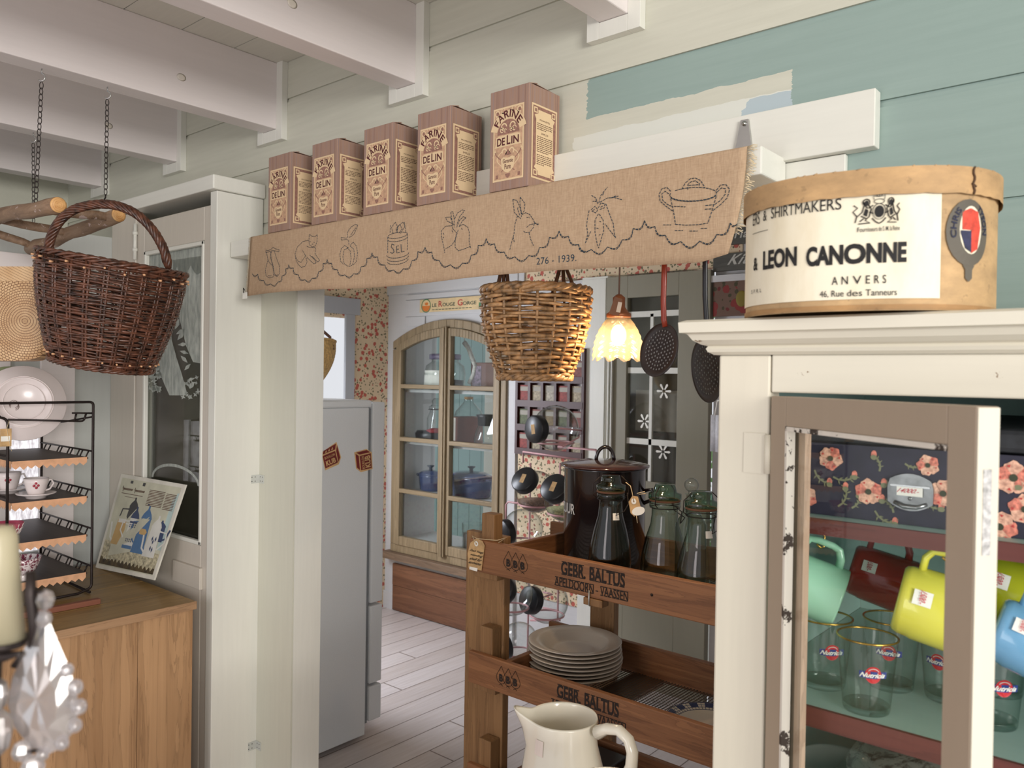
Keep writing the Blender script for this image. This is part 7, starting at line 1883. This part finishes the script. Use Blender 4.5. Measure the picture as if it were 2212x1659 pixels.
def mug(lbl, px, py, Y, col, name, tilt=-24, yaw=20, R_=.037, L=.078, price=None, sticker_a=-1.0, hookpx=None):
    """mug hung by its handle: mouth to the right and down"""
    c = AY(px, py, Y)
    t = thing('hanging_mug', lbl, 'mug', c, 'glass mugs on hooks')
    VW = (c-CPOS).normalized(); RT = (CR-VW*CR.dot(VW)).normalized()
    a_ = R(tilt); d = (RT*math.cos(a_)+Vector((0, 0, 1))*math.sin(a_)+VW*math.sin(R(yaw))*.6).normalized()   # base -> mouth
    up = (Vector((0, 0, 1))-d*d.z).normalized(); sd = d.cross(up)
    Mx = Matrix(((up.x, sd.x, d.x), (up.y, sd.y, d.y), (up.z, sd.z, d.z)))
    if Mx.determinant() < 0: Mx = Matrix(((up.x, -sd.x, d.x), (up.y, -sd.y, d.y), (up.z, -sd.z, d.z)))
    o = c-d*(L/2)
    mm = MATS.get(name) or plain(name, col, .16, 0, .015, 8, 0, 60, .55, .3)
    m = MB(); m.lathe([(0, 0), (R_*.82, 0), (R_*.9, .0025), (R_*.945, .008), (R_*.96, L*.2), (R_*.99, L*.25), (R_, L*.5), (R_*1.03, L*.97), (R_*1.02, L), (R_*.96, L*.99), (R_*.93, L*.5), (R_*.8, L*.14), (0, .008)], o, 44, Mx)
    b_ = m.build('mug_body', mm, t)
    m = MB(); P_ = lambda r, z: o+Mx @ Vector((r, 0, z))
    h = [P_(R_*.9, L*.2), P_(R_+.012, L*.2), P_(R_+.0215, L*.27), P_(R_+.023, L*.4), P_(R_+.023, L*.62), P_(R_+.0205, L*.73), P_(R_+.01, L*.8), P_(R_*.97, L*.82)]
    m.tube(h, .0043, 8, flat=1.5); m.build('handle', mm, t)
    if price:
        lv = Mx.transposed() @ (-VW); th = math.atan2(lv.y, lv.x); sg = 1 if th > 0 else -1; m = MB()
        ks = [th+sg*sticker_a+sg*.13*k for k in range(4)]; rr_ = lambda z: R_*(.99+.04*(z/L))+.0012
        for i in range(3): m.face([o+Mx @ Vector((rr_(z)*math.cos(q), rr_(z)*math.sin(q), z)) for q, z in ((ks[i], L*.16), (ks[i+1], L*.16), (ks[i+1], L*.38), (ks[i], L*.38))])
        s_ = m.build('price_sticker', M_PAPER, b_)
        m = MB(); letters(m, price, lambda u, v: o+Mx @ Vector(((R_*1.012+.0022)*math.cos(ks[0]+sg*.39*(.08+.84*u)), (R_*1.012+.0022)*math.sin(ks[0]+sg*.39*(.08+.84*u)), L*(.23+.08*v))), .01, 1, .2); m.build('price_writing', M_REDINK, t)
    # brass hook screwed into the shelf edge above
    ht = P_(R_+.023, L*.42); zs_ = 1.3195
    m = MB(); q = ht; m.tube([Vector((q.x, q.y, zs_)), Vector((q.x, q.y, zs_-.006)), Vector((q.x, q.y, q.z+.012)), q+CR*.005+Vector((0, 0, .006)), q+CR*.004+Vector((0, 0, -.007)), q+Vector((0, 0, -.0085)), q-CR*.005+Vector((0, 0, -.004))], .0014, 7)
    hk_ = m.build('cup_hook', M_BRASS, cab)
mug('pale jade green glass mug hanging at the left of the cabinet shelf', 1748, 1266, 1.03, (170, 224, 194), 'jade_glass', -24, -6, .037, .078, '1500.-', -.15)
mug('red glass mug hanging between the green and the yellow mug', 1902, 1249, 1.19, (168, 40, 34), 'red_glass', -21, -3, .0375, .082, '1500.-', -.45)
mug('bright yellow glass mug hanging just left of the cabinet door stile', 2028, 1318, 1.0, (224, 218, 84), 'yellow_glass', -20, -3, .0415, .086, '1500.-', -.35)
mug('yellow-green glass mug hanging right of the door edge', 2190, 1292, 1.1, (178, 182, 38), 'lime_glass', -22, -3, .045, .088, '1500.-', -.5)
mug('light blue glass mug cut by the right picture edge', 2236, 1392, .99, (116, 170, 208), 'blue_glass', -28, -3, .036, .078, '1500.-', -.5)

M_GOLD = plain('gilt_rim', (206, 166, 82), .2, .95)
M_NRED = plain('enamel_red', (196, 40, 48), .35); M_NBLUE = plain('enamel_blue', (38, 60, 130), .35)
M_TUMB = glass('tumbler_glass', (252, 254, 253), (190, 208, 200), .04, .01)
def tumbler(lbl, px, py, r=.034, h=.087, face=0.0, z=1.114):
    b = AZ(px, py, z); b.z = z+.0003; b = b-(-Vector((CF.x, CF.y, 0)).normalized())*0
    o = b+Vector((CF.x, CF.y, 0)).normalized()*r*.78
    t = thing('gilt_tumbler', lbl, 'glass', o, 'gilt-rimmed tumblers in the cabinet')
    m = MB(); m.open_lathe([(0, .0), (r*.74, .0), (r*.77, .003), (r*.78, .008), (r*.98, h*.96), (r*.985, h)], o, 44); m.lathe([(0, .0075), (r*.745, .0075)], o, 40); g_ = m.build('tumbler_glass', M_TUMB, t)
    m = MB(); m.tube([o+Vector((r*.985*math.cos(2*PI*k/44), r*.985*math.sin(2*PI*k/44), h-.001)) for k in range(44)], .0013, 6, closed=True); m.build('gilt_rim', M_GOLD, t, label='gilt rim')
    a0 = math.atan2(-CF.y, -CF.x)+face; rr_ = lambda z_: r*(.78+.205*z_/h)+.0004
    P_ = lambda x, y, k=0: o+Vector(((rr_(h*.58+y)+k)*math.cos(a0+x/r), (rr_(h*.58+y)+k)*math.sin(a0+x/r), h*.58+y))
    m = MB(); m.m = 0
    n = 20
    ro, ri = .0098, .0068
    m.face([P_(ro*math.cos(2*PI*k/n), ro*math.sin(2*PI*k/n)) for k in range(n)])
    m.m = 1; m.face([P_(-.0165, -.0038, .0004), P_(-.008, -.0042, .0004), P_(0, -.0042, .0004), P_(.008, -.0042, .0004), P_(.0165, -.0038, .0004), P_(.0165, .0038, .0004), P_(.008, .0042, .0004), P_(0, .0042, .0004), P_(-.008, .0042, .0004), P_(-.0165, .0038, .0004)])
    m.build('roundel', [M_NRED, M_NBLUE], g_)
    m = MB(); letters(m, 'Nutricia', lambda u, v: P_(-.0145+.029*u, -.0028+.0056*v, .0009), .03, 1, .12); m.tube([P_(.0075*math.cos(a_), .0075*math.sin(a_), .0004) for a_ in [.6+1.9*k/8 for k in range(9)]], .0004, 4); m.build('white_lettering', M_PAPER, g_)
tumbler('gilt-rimmed tumbler under the jade mug, left one of the front group', 1796, 1496, face=-.05)
tumbler('front gilt-rimmed tumbler in the middle of the cabinet shelf, nearest the shelf edge', 1893, 1552, face=-.2)
tumbler('gilt-rimmed tumbler behind the front one, below the red mug', 1946, 1500, face=-.55)
tumbler('gilt-rimmed tumbler half hidden behind the door stile', 2075, 1528, face=-.9)
tumbler('gilt-rimmed tumbler right of the open door edge', 2172, 1584, face=-.15)
tumbler('gilt-rimmed tumbler at the back right, behind the one by the door edge', 2186, 1514, face=.2)
# lower compartment
zz = .881
t = thing('grey_casserole', 'marbled grey enamel dish with a pale handle ring below the tumbler shelf', 'dish', (-.235, 1.12, zz))
def marble():
    t_ = NT('marbled_enamel'); n = t_.noise(t_.coords((1, 1, 3)), 24, 5, .7, 1.2); t_.base(t_.ramp(n, [(.42, lin((70, 68, 64))), (.52, lin((150, 146, 138)))])); t_.set(.25); return t_.m
m = MB(); m.lathe([(.1, 0), (.135, .02), (.14, .12), (.136, .128), (.1, .15), (0, .165)], (-.205, 1.13, zz), 48); m.build('dish_body', marble(), t)
m = MB(); c_ = AY(1735, 1620, 1.0); m.tube([c_+CR*(.021*math.cos(a_))+Vector((0, 0, .045*math.sin(a_))) for a_ in [PI/2+PI*k/10 for k in range(11)]], .0075, 8); m.build('pale_handle', M_CHINA, t)
# ------------------------------------------------------------------ crystal candelabra close to the camera at the lower left
CD_ = .46
def at(px, py, d=CD_): return CPOS+ray(px, py)*d
ch = thing('crystal_candelabra', 'out-of-focus candelabra with cut crystal drops and a cream candle at lower left', 'candelabra', (at(-40, 1500).x, at(-40, 1500).y, .70))
t_ = NT('cut_crystal'); t_.t.nodes.remove(t_.b)
gl_ = t_.n('ShaderNodeBsdfGlass'); gl_.inputs['IOR'].default_value = 1.45; gl_.inputs['Roughness'].default_value = .03; gl_.inputs[0].default_value = (.97, .95, .96, 1)
gs_ = t_.n('ShaderNodeBsdfGlossy'); gs_.inputs['Roughness'].default_value = .08; trn = t_.n('ShaderNodeBsdfTransparent')
mx_ = t_.n('ShaderNodeMixShader'); mx_.inputs[0].default_value = .22; t_.l(gl_.outputs[0], mx_.inputs[1]); t_.l(gs_.outputs[0], mx_.inputs[2])
mx2 = t_.n('ShaderNodeMixShader'); mx2.inputs[0].default_value = .22; t_.l(mx_.outputs[0], mx2.inputs[1]); t_.l(trn.outputs[0], mx2.inputs[2]); dfx = t_.n('ShaderNodeBsdfTranslucent'); dfx.inputs[0].default_value = (.9, .88, .9, 1); mx3 = t_.n('ShaderNodeMixShader'); mx3.inputs[0].default_value = .3; t_.l(mx2.outputs[0], mx3.inputs[1]); t_.l(dfx.outputs[0], mx3.inputs[2]); t_.l(mx3.outputs[0], t_.out.inputs[0])
M_CRY = t_.m
u_, v_ = CR, -CD
def bead(c, r, s=1.0):
    m = MB(); n = 8
    prof = [(0, -r*s), (r*.75, -r*.62*s), (r, 0), (r*.75, r*.62*s), (0, r*s)]
    m.lathe(prof, c, n, smooth=False); return m
S_ = CD_/FPX
# leaf-shaped pendant with a beaded edge and faceted face
ctr = at(92, 1490)
out = [(-8, 172), (6, 170), (30, 110), (52, 60), (70, 10), (80, -40), (66, -92), (36, -128), (6, -142), (-28, -122), (-62, -80), (-76, -30), (-66, 25), (-44, 78), (-24, 126)]
m = MB(); mid = [(x*.55, y*.55-6) for x, y in out]
P3 = lambda x, y, z: ctr+u_*(x*S_)+v_*(y*S_)-CF*z
n = len(out)
vs = [P3(x, y, .0) for x, y in out]+[P3(x, y, .0045+.0012*(i % 2)) for i, (x, y) in enumerate(mid)]+[P3(0, -10, .006)]+[P3(x, y, -.0045) for x, y in mid]+[P3(0, -10, -.006)]
fs = []
for i in range(n):
    j = (i+1) % n; fs += [(i, j, n+j, n+i), (n+i, n+j, 2*n), (j, i, 2*n+1+i, 2*n+1+j), (2*n+1+j, 2*n+1+i, 3*n+1)]
m.add(vs, fs); pend = m.build('crystal_pendant', M_CRY, ch)
for (x, y, r) in ((56, 45, 15), (74, 8, 17), (82, -34, 17), (74, -74, 15), (46, -112, 15), (4, -136, 14)):
    m = MB(); m.sphere(P3(x, y, .002), r*S_, 8, 6); m.build('edge_bead', M_CRY, ch)
for (px, py, r, s) in ((98, 1296, 19, 1.25), (95, 1338, 17, 1.2), (14, 1350, 15, 1.3), (10, 1385, 13, 1.0), (48, 1622, 22, 1.1), (70, 1660, 26, 1.2), (-2, 1500, 20, 1.9), (2, 1580, 24, 2.2)):
    bead(at(px, py), r*S_, s).build('crystal_bead', M_CRY, ch)
m = MB(); m.tube([at(66, 1235), at(66, 1290), at(72, 1345), at(70, 1400)], [.0028, .0034, .003, .002], 8); m.tube([at(-30, 1425), at(10, 1418), at(45, 1412), at(30, 1440)], [.004, .003, .0025, .002], 8)
m.tube([at(96, 1355), at(92, 1372)], .001, 5); m.tube([at(92, 1312), at(92, 1296)], .001, 5); m.tube([at(72, 1390), at(92, 1372)], .0012, 5); m.tube([at(95, 1282), at(75, 1276)], .001, 5)
m.tube([at(10, 1418), at(12, 1370)], .0011, 5); m.tube([at(-8, 1420), at(-2, 1470)], .0011, 5); m.tube([at(92, 1620), at(50, 1625)], .0011, 5)
m.tube([at(-25, 1430), at(-28, 1560), at(-30, 1750), Vector((at(-30, 1750).x, at(-30, 1750).y, .705))], [.007, .006, .008, .009], 10); b0 = at(-30, 1750)
m.lathe([(.05, .70), (.05, .706), (.02, .715), (.012, .73), (0, .731)], (b0.x, b0.y, 0), 28); m.lathe([(0, 0), (.012, .001), (.0145, .005), (.012, .005), (0, .003)], at(4, 1400), 24)
m.build('dark_metal_arm', M_IRON, ch)
m = MB(); p0, p1 = at(6, 1388), at(-8, 1136); Mx = axis_to(p1-p0); L_ = (p1-p0).length; m.lathe([(0, 0), (.0115, 0), (.0105, L_*.9), (.0085, L_*.985), (.004, L_), (0, L_*.995)], p0, 24, Mx); m.build('cream_candle', plain('candle_wax', (178, 168, 140), .35), ch)
sd_ = thing('side_table', 'small table below the picture carrying the crystal candelabra', 'table', (b0.x, b0.y, 0))
m = MB(); m.lathe([(.14, .68), (.14, .70), (0, .70)], (b0.x, b0.y, 0), 36); m.lathe([(0, .68), (.14, .68)], (b0.x, b0.y, 0), 36); m.build('table_top', M_CW, sd_)
m = MB(); m.tube([(b0.x, b0.y, 0), (b0.x, b0.y, .68)], .025, 12); m.build('pedestal', M_CWZ, sd_); m = MB(); m.lathe([(.13, 0), (.13, .02), (.03, .05), (0, .05)], (b0.x, b0.y, 0), 28); m.build('foot', M_CWZ, sd_)
